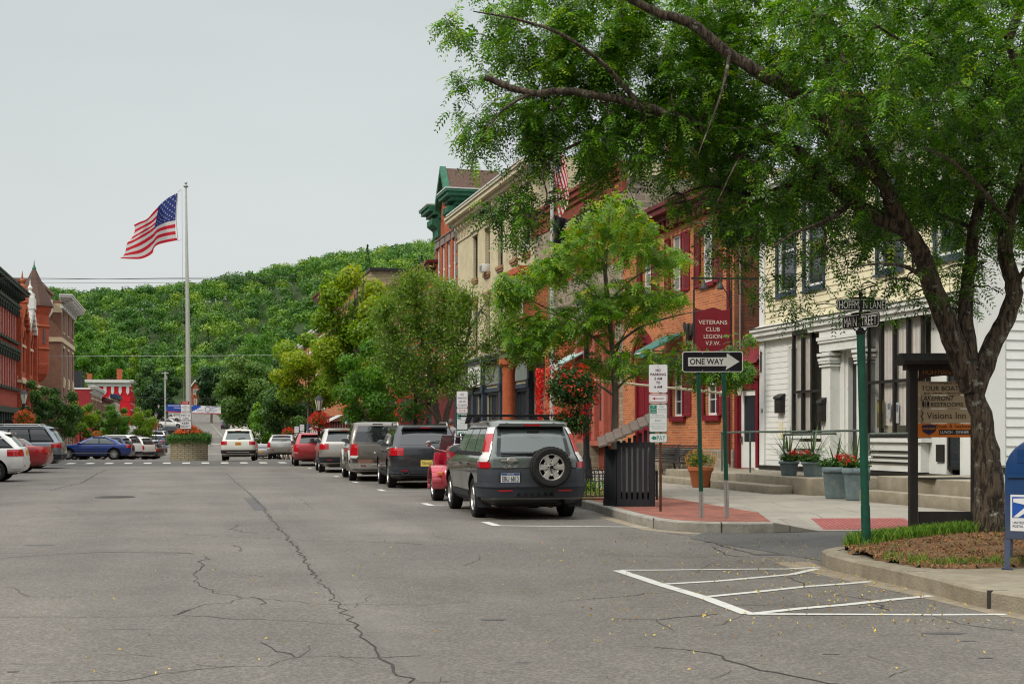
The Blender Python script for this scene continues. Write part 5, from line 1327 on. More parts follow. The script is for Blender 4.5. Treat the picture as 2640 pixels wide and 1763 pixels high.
 def wrap(s, mb, z0, z1, xa, xb, off=.01, m=3, rear=True, zb0=None, k=None, ymin=0.0, both=True):
  """a band wrapped round one end of the body between two heights, reaching from the end to x = xb"""
  for sgn in (1, -1):
   rows = []
   for j in range(m+1):
    z = z0+(z1-z0)*j/m; H = s.outline(s.at(z), 6, 10, 40, 6); H = [p for p in H if xa <= p[0] <= xb and p[1] >= ymin]; rows.append((z, H))
   nn = 14; V = []
   for z, H in rows:
    L_ = [0]
    for p, q in zip(H, H[1:]): L_.append(L_[-1]+math.hypot(q[0]-p[0], q[1]-p[1]))
    for i in range(nn+1):
     t = L_[-1]*i/nn; q = 0
     while q < len(H)-2 and L_[q+1] < t: q += 1
     f = (t-L_[q])/max(1e-9, L_[q+1]-L_[q]) if len(H) > 1 else 0
     p0, p1 = H[q], H[min(q+1, len(H)-1)]; x, y = p0[0]+(p1[0]-p0[0])*f, p0[1]+(p1[1]-p0[1])*f
     tx, ty = p1[0]-p0[0], p1[1]-p0[1]; l = math.hypot(tx, ty) or 1; nx, ny = -ty/l, tx/l
     V.append((x+nx*off, sgn*(y+ny*off), z))
   F = [(j*(nn+1)+i, j*(nn+1)+i+1, (j+1)*(nn+1)+i+1, (j+1)*(nn+1)+i) for j in range(m) for i in range(nn)]
   if sgn < 0: F = [f[::-1] for f in F]
   mb.add(V, F, k)
def apply_bool(o, cutters):
 for c in cutters:
  md = o.modifiers.new('cut', 'BOOLEAN'); md.operation = 'DIFFERENCE'; md.object = c; md.solver = 'EXACT'
  try: md.material_mode = 'TRANSFER'
  except Exception: pass
 zmax = max(v.co.z for v in o.data.vertices); n0 = len(o.data.polygons)
 for trial in range(6):
  dg = bpy.context.evaluated_depsgraph_get(); me = bpy.data.meshes.new_from_object(o.evaluated_get(dg))
  if len(me.polygons) > n0*.75 and max([v.co.z for v in me.vertices] or [0]) > zmax-.01: break
  print('boolean retry', trial, len(me.polygons), n0)
  for i, c in enumerate(cutters): c.data.transform(Matrix.Translation((.0031*(i+1), 0, .0017*(trial+1))) @ Matrix.Rotation(.003, 4, 'Y')); c.data.update()
  if trial == 3:
   for md in o.modifiers: md.solver = 'FAST'
 o.modifiers.clear(); old = o.data; o.data = me; me.name = old.name
 for c in cutters: bpy.data.objects.remove(c)
 me.polygons.foreach_set('use_smooth', [True]*len(me.polygons)); me.set_sharp_from_angle(angle=R(32))
def wheel(par, x, y, r, w, rim_m, spokes=7, side=1, steel=False, name='wheel'):
 """axis along y; outer face towards side"""
 M = Matrix.Translation((x, y, r)) @ Matrix.Rotation(R(-90)*side, 4, 'X')
 mb = MB(); hw = w/2
 mb.lathe([(r*.64,-hw),(r*.9,-hw),(r*.985,-hw*.8),(r,-hw*.5),(r,hw*.5),(r*.985,hw*.8),(r*.9,hw),(r*.7,hw*1.0),(r*.66,hw*.93),(r*.64,hw*.85),(r*.63,0),(r*.63,-hw)], 28, M=M, cap=False)
 for i in range(30):                        # tread blocks
  a = 2*math.pi*i/30; T = M @ Matrix.Rotation(a, 4, 'Z')
  mb.box(r*.985, r*1.004, -.02, .02, -hw*.85, -hw*.12, M=T); mb.box(r*.985, r*1.004, -.02, .02, hw*.12, hw*.85, M=T)
 o = mb.build(name, TYRE, par, smooth=True)
 mb = MB(); R0 = r*.65; mb.lathe([(R0,hw*.86),(R0*.96,hw*.92),(R0*.92,hw*.8),(R0*.90,hw*.3)], 28, M=M, cap=False)
 if steel: mb.lathe([(r*.14,hw*.62),(r*.28,hw*.5),(r*.38,hw*.66),(r*.42,hw*.55)], 24, M=M, cap=False)
 mb.lathe([(0.0,hw*.78),(r*.07,hw*.8),(r*.13,hw*.72),(r*.15,hw*.5)], 14, M=M, cap=False)
 for i in range(spokes):
  a = 2*math.pi*i/spokes; T = M @ Matrix.Rotation(a, 4, 'Z'); ww = r*(.085 if not steel else .13)
  mb.add([T@Vector(v) for v in ((r*.1,-ww*.8,hw*.55),(r*.1,ww*.8,hw*.55),(R0*.93,ww*1.25,hw*.62),(R0*.93,-ww*1.25,hw*.62),(r*.1,-ww*.55,hw*.72),(r*.1,ww*.55,hw*.72),(R0*.93,ww*.95,hw*.82),(R0*.93,-ww*.95,hw*.82))], [(4,5,6,7),(0,4,7,3),(1,2,6,5),(0,1,5,4),(3,7,6,2)])
 mb.build('rim', rim_m, o, smooth=True)
 mb = MB(); mb.lathe([(0,hw*.2),(R0*.92,hw*.2)], 20, M=M, cap=False); mb.build('brake_disc', WELL, o)
 return o
def suv_layers(L, W, H, hood=1.05, belt=1.02, rake=.14, tail=.0, gc=.24, roofr=.45, ws=1.15, roofl=1.9, gh=.86, top=.7):
 h = W/2; r = -L/2; f = L/2
 return [(gc, gc+.02, r+.30, f-.30, h*.86, .18, .25, .04, .10),
   (gc+.10, gc+.10, r+.06, f-.06, h*.95, .20, .35, .05, .16),
   (.55, .55, r+.0, f-.0, h*.995, .22, .38, .06, .20),
   (.75, .72, r+.01, f-.02, h, .22, .38, .06, .20),
   (belt-.06, hood-.20, r+.04, f-.10, h*.985, .2, .36, .06, .2),
   (belt, hood-.12, r+.06+tail*.2, f-.22, h*.955, .18, .36, .06, .2),
   (belt+.03, belt+.03, r+.08+tail*.3, f-ws, h*.925, .17, .22, .06, .16),
   (belt+(H-belt)*.55, belt+(H-belt)*.56, r+.08+tail*.3+rake*.62, f-ws-(roofl-ws)*.52, h*(gh*.97), .16, .2, .06, .14),
   (H-.11, H-.1, r+.08+tail*.3+rake*1.15, f-roofl+.05, h*(gh*.88), .15, .2, .06, .12),
   (H-.045, H-.05, r+.12+tail*.3+rake*1.3, f-roofl-.05, h*(top+.10), .2, .22, .06, .1),
   (H-.01, H-.02, r+.24+tail*.3+rake*1.4, f-roofl-.25, h*(top-.06), .2, .2, .04, .06),
   (H, H-.005, r+.5+tail*.3+rake*1.5, f-roofl-.5, h*(top-.3), .2, .2, .02, .04)]
def make_car(name, label, L=4.5, W=1.8, H=1.65, pm='white', kind='suv', wb=2.65, wr=.34, plate=PLATEO, cladding=False, lamp='side', rails=False, glass=None, text=None, group=None, spoke=7, tail=0.0, rake=.14, plate_z=.86, roofl=1.9, ws=1.15, belt=None, bumper=None, ptext=None, hood=1.05):
 t = thing(name, label, 'car' if kind != 'pickup' else 'pickup truck', (0,0,0), 0, group)
 belt = belt or H*.605
 G_ = glass or CGL; P_ = CARP[pm]
 if kind == 'sedan': tail, rake = .0, .0
 lay = suv_layers(L, W, H, hood, belt, rake, tail, roofl=roofl, ws=ws)
 lay = [list(l) for l in lay]
 if kind == 'sedan':
  deck = .92
  for i, (dx) in zip(range(6, 12), (.62, .98, 1.38, 1.55, 1.75, 2.0)): lay[i][2] = -L/2+dx
  lay[5][0] = belt; 
 if kind == 'coupe_hatch':
  for i, (dx) in zip(range(6, 12), (.14, .32, .72, .95, 1.25, 1.6)): lay[i][2] = -L/2+dx
 if kind == 'pickup':
  for i, (dx) in zip(range(6, 12), (1.95, 2.05, 2.18, 2.28, 2.4, 2.6)): lay[i][2] = -L/2+dx
 S = Shell(L, lay)
 mb = MB(); S.mesh(mb); body = mb.build('body', [P_, WELL], t)
 bm = bmesh.new(); bm.from_mesh(body.data); bmesh.ops.recalc_face_normals(bm, faces=bm.faces); bm.to_mesh(body.data); bm.free()
 cut = []
 xw = (-wb/2-.06+.0, wb/2-.06)
 fo = (L-wb)*.46; xw = (L/2-fo-wb, L/2-fo)
 for x in xw:
  c = MB(); c.lathe([(wr+.075,-W/2-.2),(wr+.075,-W/2+.34)], 28, M=Matrix.Translation((x,0,wr+.01)) @ Matrix.Rotation(R(-90), 4, 'X')); oc = c.build('c', [WELL]); cut.append(oc)
  c = MB(); c.lathe([(wr+.075,W/2-.34),(wr+.075,W/2+.2)], 28, M=Matrix.Translation((x,0,wr+.01)) @ Matrix.Rotation(R(-90), 4, 'X')); oc = c.build('c', [WELL]); cut.append(oc)
 for oc in cut:
  bm = bmesh.new(); bm.from_mesh(oc.data); bmesh.ops.recalc_face_normals(bm, faces=bm.faces); bm.to_mesh(oc.data); bm.free()
 apply_bool(body, cut)
 for x in xw:
  for s_ in (1, -1): wheel(t, x, s_*(W/2-.13), wr, .22, ALLOY, spoke, s_)
 # underbody
 mb = MB(); mb.box(-L/2+.35, L/2-.4, -W/2+.38, W/2-.38, .2, .4); mb.box(xw[0]-.06, xw[0]+.06, -W/2+.2, W/2-.2, wr-.06, wr+.06); mb.build('underbody', BRAKE, t)
 # side glass
 zb, zt = belt+.045, H-.16
 x_f = L/2-ws-.12; x_ft = L/2-roofl-.02
 xr0 = lay[6][2]+.22; xr1 = lay[8][2]+.20
 mid = (x_f+xr0)/2
 if kind == 'pickup': cuts = [(xr0, mid), (mid, x_f)]
 elif kind == 'sedan': cuts = [(xr0+.12, mid-.05), (mid-.05, x_f)]
 else: cuts = [(xr0, xr0+(x_f-xr0)*.28), (xr0+(x_f-xr0)*.28, xr0+(x_f-xr0)*.62), (xr0+(x_f-xr0)*.62, x_f)]
 def topx(x): return xr1+(x-xr0)/(x_f-xr0)*(x_ft-xr1)
 for s_ in (1, -1):
  mb = MB(); a, b = cuts[0][0], cuts[-1][1]; S.side_patch(mb, [(a-.03, zb-.03), (b+.05, zb-.03), (topx(b)+.02, zt+.03), (topx(a)-.03, zt+.03)], s_, .003, 10, 5); mb.build('window_surround', WELL, t)
  for a, b in cuts:
   g = .03; mb = MB(); S.side_patch(mb, [(a+g, zb), (b-g, zb), (topx(b)-g, zt), (topx(a)+g, zt)], s_, .006); mb.build('side_window', G_, t)
 # rear glass and windscreen
 rz0 = belt+.06; rz1 = H-.13; yb = lay[6][4]-.17; yt = lay[8][4]-.13
 mb = MB(); S.end_patch(mb, [(-yb, rz0), (yb, rz0), (yt, rz1), (-yt, rz1)], True, .008, m=8); mb.build('rear_window', G_, t)
 mb = MB(); S.end_patch(mb, [(-yb, belt+.05), (yb, belt+.05), (yt, H-.14), (-yt, H-.14)], False, .008, m=8); mb.build('windscreen', G_, t)
 if kind in ('suv', 'hatch', 'coupe_hatch'):
  mb = MB(); x = S.xend(0, rz1, True); mb.prism([(-yt-.04, 0), (yt+.04, 0), (yt+.0, .0)][:2]+[(yt, .05), (-yt, .05)], x-.12, x+.05, axis='x'); 
  mm = Matrix.Translation((0,0,rz1+.01)); o_ = mb.build('spoiler', P_, t, M=mm)
  mb = MB(); mb.box(x-.128, x-.121, -.14, .14, rz1+.02, rz1+.045); mb.build('brake_light', LRED, t)
  mb = MB(); xx = S.xend(0, rz0+.03, True); mb.tube([(xx-.03,.0,rz0+.02),(xx-.01,-.18,rz0+.07),(xx+.0,-.36,rz0+.09)], .012, 5); mb.build('wiper', PLAS, t)
 # lamps
 lz0, lz1 = (.72, .98) if lamp != 'low' else (.68, .9)
 if lamp == 'side':
  for s_ in (1, -1):
   mb = MB(); 
   S.wrap_one(mb, belt-.22, belt-.02, s_, W/2-.42, .012)
   mb.build('tail_light', LRED, t)
 elif lamp == 'tall':
  for s_ in (1, -1): mb = MB(); S.wrap_one(mb, belt-.34, belt+.0, s_, W/2-.22, .012); mb.build('tail_light', LRED, t); mb = MB(); S.wrap_one(mb, belt-.42, belt-.345, s_, W/2-.22, .012); mb.build('reverse_light', LCLR, t)
 for s_ in (1, -1):
  mb = MB(); S.end_patch(mb, [(s_*(W/2-.42), .66), (s_*(W/2-.14), .68), (s_*(W/2-.14), .80), (s_*(W/2-.46), .78)], False, .012); mb.build('headlight', LCLR, t)
 mb = MB(); S.end_patch(mb, [(-.5, .5), (.5, .5), (.5, .74), (-.5, .74)], False, .01); mb.build('radiator_grille', PLAS, t)
 # bumper
 bm_ = bumper or (PLAS if kind == 'suv' else P_)
 mb = MB(); S.wrap(mb, .30, .58, -L/2-.2, xw[0]-wr-.1, .022, 3); mb.build('rear_bumper', bm_, t)
 for s_ in (1, -1):
  mb = MB(); S.end_patch(mb, [(s_*(W/2-.45), .45), (s_*(W/2-.28), .45), (s_*(W/2-.28), .49), (s_*(W/2-.45), .49)], True, .03, 3, 1); mb.build('reflector', LRED, t)
 if cladding:
  for s_ in (1, -1): mb = MB(); S.side_patch(mb, [(xw[0]+wr+.09, .27), (xw[1]-wr-.09, .27), (xw[1]-wr-.12, .44), (xw[0]+wr+.12, .44)], s_, .015); mb.build('sill_cladding', PLAS, t)
 # door seams and handles
 for s_ in (1, -1):
  mb = MB()
  for x in (cuts[-1][0], cuts[-1][1]-.05, cuts[0][1] if len(cuts) > 2 else cuts[0][0]+.15):
   S.side_patch(mb, [(x-.005, .4), (x+.005, .4), (x+.005, belt), (x-.005, belt)], s_, .003, 1, 8)
  mb.build('door_seam', WELL, t)
  for x in (cuts[-1][0]+.12, cuts[-2][0]+.18):
   mb = MB(); y = S.yside(x, belt-.13)+.02; mb.box(x-.02, x+.14, s_*y-.015, s_*y+.015, belt-.15, belt-.12); mb.build('door_handle', P_, t)
  x = x_f-.05; y = S.yside(x, belt+.05)
  mb = MB(); mb.lathe([(.0,-.05),(.07,-.045),(.1,-.01),(.1,.03),(.085,.05),(0,.055)], 12, M=Matrix.Translation((x, s_*(y+.13), belt+.1)) @ Matrix.Rotation(R(-90), 4, 'Y') @ Matrix.Diagonal((.72,1.15,1,1))); mb.box(x-.02, x+.02, min(s_*(y-.03), s_*(y+.08)), max(s_*(y-.03), s_*(y+.08)), belt+.05, belt+.09); m_ = mb.build('mirror', P_, t, smooth=True)
  mb = MB(); mb.lathe([(0,0),(.085,0)], 12, cap=False, M=Matrix.Translation((x-.058, s_*(y+.13), belt+.1)) @ Matrix.Rotation(R(-90), 4, 'Y') @ Matrix.Diagonal((.72,1.15,1,1))); mb.build('mirror_glass', CGL2, m_)
 # plate
 if plate is not None:
  x = S.xend(0, plate_z, True)-.012
  mb = MB(); mb.box(x-.006, x, -.155, .155, plate_z-.08, plate_z+.08); pl = mb.build('number_plate', plate, t)
  if ptext: letters(ptext, pl, INK, 0, 0, .07, .26, M=Matrix.Translation((x-.008,0,plate_z)) @ Matrix.Rotation(R(-90), 4, 'Z'), y=-.001)
 if text: letters(text[0], t, CHROME, 0, 0, text[3], M=Matrix.Translation((S.xend(text[1], text[2], True)-.008, text[1], text[2])) @ Matrix.Rotation(R(-90), 4, 'Z'), y=-.001, name='badge')
 if rails:
  for s_ in (1, -1):
   y = S.at(H-.06)['w']-.08; xa = lay[9][2]+.25; xb = lay[9][3]-.25
   mb = MB(); mb.tube([(xa,s_*y,H-.05),(xa+.12,s_*y,H+.04),(xb-.12,s_*y,H+.05),(xb,s_*y,H-.04)], .02, 8); mb.build('roof_rail', ALLOY, t, smooth=True)
 if kind == 'pickup':
  mb = MB(); z = belt+.004; xa = -L/2+.12; xb = -L/2+1.9
  mb.box(xa, xb, -W/2+.16, W/2-.16, belt-.02, belt+.01); mb.build('bed', PLAS, t)
 return t, S
def wrap_one(s, mb, z0, z1, sgn, ymin, off):
 T = MB(); s.wrap(T, z0, z1, -99, s.lay[0]['xr']+.18, off, 3, ymin=ymin)
 n = len(T.v)//2; h = len(T.f)//2
 if sgn > 0: mb.add(T.v[:n], T.f[:h])
 else: mb.add(T.v[n:], [tuple(i-n for i in f) for f in T.f[h:]])
Shell.wrap_one = wrap_one
def park(t, x, y, head, z=None):
 t.location = (x, y, hz(y) if z is None else z); t.rotation_euler = (0, 0, R(head))
def place_rear(t, L, px, Y, head, z=None):
 """centre of the rear bumper stands at pixel column px and distance Y"""
 X = (px-HX)/FPX*Y; a = R(head); park(t, X+math.cos(a)*L/2, Y+math.sin(a)*L/2, head, hz(Y+1.5) if z is None else z)
 if hz(Y) < -.02 or hz(Y) > .1:
  g = (hz(Y+L/2)-hz(Y-L/2))/L if abs(math.sin(a)) > .7 else 0
  t.rotation_euler = (0, -math.atan(g)*math.sin(a), R(head))
# ---- grey-green upright SUV in front, with its spare wheel
t, S = make_car('parked_suv', 'grey green upright SUV with spare wheel on its tailgate and roof bars', 4.5, 1.78, 1.66, 'sage', 'suv', 2.62, .335, plate=None, cladding=True, lamp=None, glass=CGL2, rake=.24, roofl=1.85, belt=1.04, bumper=PLAS2, hood=1.02)
L = 4.5
# cladding of the lower tailgate and bumper
mb = MB(); S.wrap(mb, .60, .84, -9, -L/2+.42, .010, 3); mb.build('lower_cladding', PLAS2, t)
mb = MB(); S.wrap(mb, .55, .62, -9, -L/2+.40, .055, 2); S.wrap(mb, .38, .55, -9, -L/2+.5, .04, 3); mb.build('bumper_step', PLAS2, t, smooth=True)
mb = MB(); S.end_patch(mb, [(-.72,.845),(.72,.845),(.70,.862),(-.70,.862)], True, .012, 10, 1); S.side_patch(mb, [(-L/2+.3,.56),(-L/2+.31,.56),(-L/2+.31,.9),(-L/2+.3,.9)], 1, .012, 1, 4); mb.build('tailgate_seam', WELL, t)
for s_ in (1, -1):
 for a, b, m_, nm_ in ((.86,.96,LRED,'tail_light'),(.962,1.12,LCLR,'reverse_light'),(1.122,1.42,LRED,'tail_light'),(1.422,1.53,LCLR,'upper_light')):
  mb = MB(); Hh = S
  rows = []
  for j in range(5):
   z = a+(b-a)*j/4; d = S.at(z); Ho = S.outline(d, 6, 12, 40, 6); i0 = 6+2; i1 = 6+12+ (1 if z > 1 else 2)
   rows.append([(p[0]-.018, s_*(p[1]+.006), z) for p in Ho[i0:i1+1]] if z < 1.0 else [(p[0]-.018, s_*(p[1]+.006), z) for p in Ho[i0+1:i1+1]]+[])
  m0 = min(len(r) for r in rows); V = [p for r in rows for p in r[-m0:]]
  F = [(j*m0+i, j*m0+i+1, (j+1)*m0+i+1, (j+1)*m0+i) for j in range(4) for i in range(m0-1)]
  mb.add(V, F if s_ < 0 else [f[::-1] for f in F]); mb.build(nm_, m_, t, smooth=True)
# rear glass border, hinges, wiper, emblem, handle, plate
mb = MB()
y0 = .60; yt_ = .53
for q in ([(-.62,1.09),(-.56,1.09),(-.50,1.52),(-.56,1.52)], [(.56,1.09),(.62,1.09),(.56,1.52),(.50,1.52)], [(-.62,1.06),(.62,1.06),(.62,1.12),(-.62,1.12)], [(-.55,1.49),(.55,1.49),(.55,1.54),(-.55,1.54)]): S.end_patch(mb, q, True, .012, 6, 4)
mb.build('window_border', mat('dark_border', (.035,.04,.045), .3), t)
def rear_pt(y, z, o=0): return Vector((S.xend(y, z, True)-o, y, z))
for y in (.4, -.4):
 p = rear_pt(y, 1.53); mb = MB(); mb.box(p.x-.03, p.x+.02, y-.022, y+.022, 1.48, 1.60); mb.build('hinge', WELL, t, bevel=.006)
p = rear_pt(.0, 1.1); mb = MB(); mb.box(p.x-.04, p.x, -.12, .12, 1.065, 1.10); mb.tube([(p.x-.035,.05,1.09),(p.x-.03,.3,1.085),(p.x-.03,.55,1.09)], .01, 5); mb.build('wiper', WELL, t)
letters('H', t, CHROME, 0, 0, .072, .085, M=Matrix.Translation((p.x-.045, -.06, 1.10)) @ Matrix.Rotation(R(-90), 4, 'Z'), name='emblem', bold=.03)
p = rear_pt(.38, .98); mb = MB(); mb.box(p.x-.035, p.x-.012, .28, .56, .965, .995); mb.lathe([(.07,0),(.06,.006),(0,.006)], 14, M=Matrix.Translation((p.x-.0,.38,.98)) @ Matrix.Rotation(R(-90), 4, 'Y') @ Matrix.Diagonal((.8,1.2,1,1))); mb.build('tailgate_handle', CARP['champagne'], t, bevel=.004)
letters('CR-V', t, CHROME, 0, 0, .055, .25, M=Matrix.Translation((S.xend(.40, .88, True)-.022, .40, .885)) @ Matrix.Rotation(R(-90), 4, 'Z'), name='badge', shear=.3, bold=.02)
p = rear_pt(.4, .69); mb = MB(); mb.box(p.x-.02, p.x-.013, .23, .60, .60, .79); mb.build('plate_recess', PLAS, t)
mb = MB(); mb.box(p.x-.032, p.x-.024, .255, .57, .61, .775); pl = mb.build('number_plate', PLATEW, t)
mb = MB(); mb.box(p.x-.034, p.x-.0325, .26, .565, .742, .772); mb.box(p.x-.034, p.x-.0325, .26, .565, .612, .628); mb.build('plate_band', PLATEB, pl)
letters('EBU 6813', pl, INK, 0, 0, .085, .27, M=Matrix.Translation((p.x-.034, .4125, .686)) @ Matrix.Rotation(R(-90), 4, 'Z'), y=-.001, bold=.01)
letters('NEW YORK', pl, PLATEW, 0, 0, .016, .11, M=Matrix.Translation((p.x-.036, .4125, .757)) @ Matrix.Rotation(R(-90), 4, 'Z'), y=-.001, bold=.01)
for s_ in (1, -1):
 mb = MB(); S.end_patch(mb, [(s_*.38,.475),(s_*.62,.475),(s_*.62,.505),(s_*.38,.505)], True, .06, 4, 1); mb.build('reflector', LRED, t)
mb = MB()
for i in range(6): y = -.28+i*.11; x = S.xend(y, .45, True)-.05; mb.prism([(y-.035,.40),(y+.035,.40),(y+.02,.45),(y-.02,.45)], x-.004, x+.02, axis='x')
mb.build('bumper_slots', WELL, t)
# spare wheel
sp = wheel(t, 0, 0, .335, .22, mat('steel_rim', (.55,.54,.50), .4, .06, 10, metal=.7), 6, 1, True, 'spare_wheel')
sp.location = (S.xend(-.23, .9, True)-.16, -.235, .875); 
sp.rotation_euler = (0, 0, R(90)); 
for c in [sp]+kids(sp):
 if c is sp: c.data.transform(Matrix.Translation((0,0,-.335)))
 else: c.data.transform(Matrix.Translation((0,0,-.335)))
mb = MB()
for i in range(5): a = 2*math.pi*i/5; mb.lathe([(.012,0),(.012,.02)], 6, M=Matrix.Translation((.055*math.cos(a), .088, .055*math.sin(a))) @ Matrix.Rotation(R(-90), 4, 'X'))
mb.lathe([(.033,.0),(.03,.02),(0,.022)], 12, M=Matrix.Translation((0,.085,0)) @ Matrix.Rotation(R(-90), 4, 'X')); mb.build('wheel_nuts', WELL, sp)
mb = MB(); x = S.xend(-.235, .9, True); mb.box(x-.08, x+.01, -.3, -.17, .8, .95); mb.build('spare_mount', WELL, t)
# roof bars
for x in (-.35, .62):
 mb = MB(); mb.box(x-.03, x+.03, -.82, .82, 1.735, 1.765)
 for s_ in (1, -1): mb.prism([(s_*.62,1.62),(s_*.70,1.60),(s_*.66,1.735),(s_*.56,1.735)][::s_], x-.06, x+.06, axis='x')
 mb.build('roof_bar', WELL, t, bevel=.008)
# exhaust, mud flaps, seats seen through the glass
mb = MB(); mb.tube([(-2.0,-.48,.28),(-2.2,-.48,.29)], .045, 12, cap=False); mb.tube([(-1.9,-.35,.27),(-1.75,-.35,.27)], .09, 12); mb.build('exhaust', mat('rusty_steel', (.12,.08,.06), .6, .4, 20, metal=.5), t)
for s_ in (1, -1): mb = MB(); mb.box(-1.86, -1.84, s_*.77-.12, s_*.77+.12, .2, .42); mb.build('mud_flap', PLAS, t)
mb = MB(); x = S.xend(0, 1.3, True)-.012; mb.box(x-.004, x, -.1, .1, 1.43, 1.47); mb.build('inner_lamp', WELL, t)
for y in (.33, -.33):
 mb = MB(); p = rear_pt(y, 1.2, .013); 
place_rear(t, 4.5, 1379, 21.35, 101.3)
crv = t
# ---- the other cars at the right kerb, each driven up to its own bay
t, S = make_car('parked_suv', 'dark grey SUV with chrome roof rails behind the red trike', 4.62, 1.86, 1.67, 'charcoal', 'suv', 2.7, .36, PLATEY, True, 'side', True, text=('4x4', .48, .80, .06), ptext='T30 HGU', rake=.34, plate_z=.66, belt=1.08, bumper=PLAS2)
mb = MB(); S.end_patch(mb, [(-.78,1.05),(.78,1.05),(.78,1.10),(-.78,1.10)], True, .012, 8, 1); mb.build('chrome_bar', CARP['charcoal'], t)
for s_ in (1,-1): mb = MB(); mb.lathe([(.07,0),(.055,0),(.05,.06)], 14, cap=False, M=Matrix.Translation((-2.34,s_*.55,.40)) @ Matrix.Rotation(R(90), 4, 'Y') @ Matrix.Diagonal((.6,1.3,1,1))); mb.build('exhaust', CHROME, t)
place_rear(t, 4.62, 1100, 33.6, 101)
t, S = make_car('pickup_truck', 'taupe pickup truck with flared fenders and sliding rear window', 5.35, 1.95, 1.80, 'taupe', 'pickup', 3.2, .39, None, False, 'tall', False, roofl=1.95, ws=1.45, belt=1.12, text=('TUNDRA', .42, .86, .06), bumper=CHROME)
mb = MB(); S.wrap(mb, .5, .66, -9, -2.4, .05, 3); b_ = mb.build('step_bumper', CHROME, t); letters('2WD SR5', b_, PLATEW, 0, 0, .03, .2, M=Matrix.Translation((-2.75,0,.58)) @ Matrix.Rotation(R(-90), 4, 'Z')) if False else None
mb = MB(); mb.box(-2.75, -2.735, -.14, .14, .52, .64); mb.build('bumper_sticker', PLATEB, t)
for x in (5.35/2-.989-3.2, 5.35/2-.989):
 for s_ in (1, -1):
  mb = MB(); n = 12; r0, r1 = .44, .54
  for i in range(n):
   a0, a1 = R(-12+204*i/n), R(-12+204*(i+1)/n); zc = .40
   P = [(x+r1*math.cos(a0), zc+r1*math.sin(a0)), (x+r1*math.cos(a1), zc+r1*math.sin(a1)), (x+r0*math.cos(a1), zc+r0*math.sin(a1)), (x+r0*math.cos(a0), zc+r0*math.sin(a0))]
   mb.prism(P, s_*.93-.06, s_*.93+.07, axis='y')
  mb.build('fender_flare', CARP['champagne'], t)
mb = MB(); x = S.xend(0, 1.6, True)-.012; mb.box(x-.004, x, -.012, .012, 1.25, 1.62); mb.box(x-.02, x+.02, -.16, .16, 1.70, 1.735); mb.build('window_divider', WELL, t)
place_rear(t, 5.35, 990, 38.6, 101)
t, S = make_car('parked_suv', 'silver bronze SUV with angular red tail lights', 4.63, 1.85, 1.64, 'champagne', 'suv', 2.66, .36, None, True, 'side', rake=.42, belt=1.08, plate_z=.6)
place_rear(t, 4.63, 890, 47.2, 101)
t, S = make_car('parked_hatchback', 'crimson hatchback with high brake light', 4.36, 1.82, 1.47, 'crimson', 'hatch', 2.65, .33, None, False, 'tall', rake=.4, belt=.95, roofl=2.0)
place_rear(t, 4.36, 812, 57, 101.5)
t, S = make_car('parked_hatchback', 'silver liftback parked with its dark rear window towards us', 4.46, 1.74, 1.49, 'silver', 'coupe_hatch', 2.7, .31, PLATEW, False, 'tall', belt=.98, roofl=2.0, plate_z=.8, ptext='GXE 3702')
place_rear(t, 4.46, 724, 82, 95, hz(82)+.1)
t, S = make_car('parked_sedan', 'small silver sedan between the white SUV and the silver liftback', 4.6, 1.78, 1.44, 'silver', 'sedan', 2.7, .32, PLATEO, False, 'tall', belt=.94, roofl=2.2, ws=1.3, plate_z=.7)
place_rear(t, 4.6, 672, 118, 100)
t, S = make_car('moving_suv', 'off white SUV driving away beside the stone planter', 4.65, 1.84, 1.71, 'pearl', 'suv', 2.7, .35, PLATEO, True, 'side', rake=.28, belt=1.08, glass=CGL2, plate_z=.92, ptext='HVC 8251')
mb = MB(); S.end_patch(mb, [(-.6,.44),(.6,.44),(.56,.475),(-.56,.475)], True, .035, 8, 1); mb.build('chrome_strip', CHROME, t)
place_rear(t, 4.65, 613.5, 70, 99)
t, S = make_car('parked_suv', 'dark navy SUV on the hill under the big round tree', 4.6, 1.85, 1.68, 'navy', 'suv', 2.7, .35, None, False, 'side', rake=.25)
place_rear(t, 4.6, 581, 268, 103, hz(268))
# ---- left side: angled parking, noses towards the shops
W_H, S = make_car('parked_hatchback', 'white hatchback at the left edge with silver wheel covers', 4.14, 1.70, 1.535, 'white', 'hatch', 2.6, .31, PLATEO, False, 'side', rake=.42, belt=.98, spoke=7, roofl=1.85, ws=1.0)
t = W_H; Lw = 4.14
def place_side(t, L, px_rear, Y, head, z=None):
 """rear bumper end at pixel column px_rear"""
 X = (px_rear-HX)/FPX*Y; a = R(head); park(t, X+math.cos(a)*L/2, Y+math.sin(a)*L/2, head, z)
place_side(t, 4.14, 72, 39.2, 192)
t, S = make_car('parked_sedan', 'bright red sedan between the white hatchback and the grey SUV', 4.64, 1.78, 1.455, 'crimson', 'sedan', 2.7, .33, None, False, 'side', belt=.95, roofl=2.2, ws=1.3, spoke=10)
place_side(t, 4.64, 132, 48.0, 191)
t, S = make_car('parked_suv', 'grey blue SUV with roof rails beyond the red sedan', 5.0, 1.93, 1.76, 'greyblue', 'suv', 2.85, .37, None, False, 'side', True, rake=.36, roofl=2.1, ws=1.35)
place_side(t, 5.0, 168, 54.0, 190)
t, S = make_car('parked_sedan', 'metallic blue sedan with large silver wheels seen side on', 5.0, 1.93, 1.54, 'blue', 'sedan', 2.87, .36, None, False, 'side', belt=1.0, roofl=2.35, ws=1.45, spoke=10, glass=CGL2)
for s_ in (1,-1): mb = MB(); S.side_patch(mb, [(-1.2,.42),(1.3,.42),(1.3,.445),(-1.2,.445)], s_, .012, 6, 1); mb.build('chrome_strip', CHROME, t)
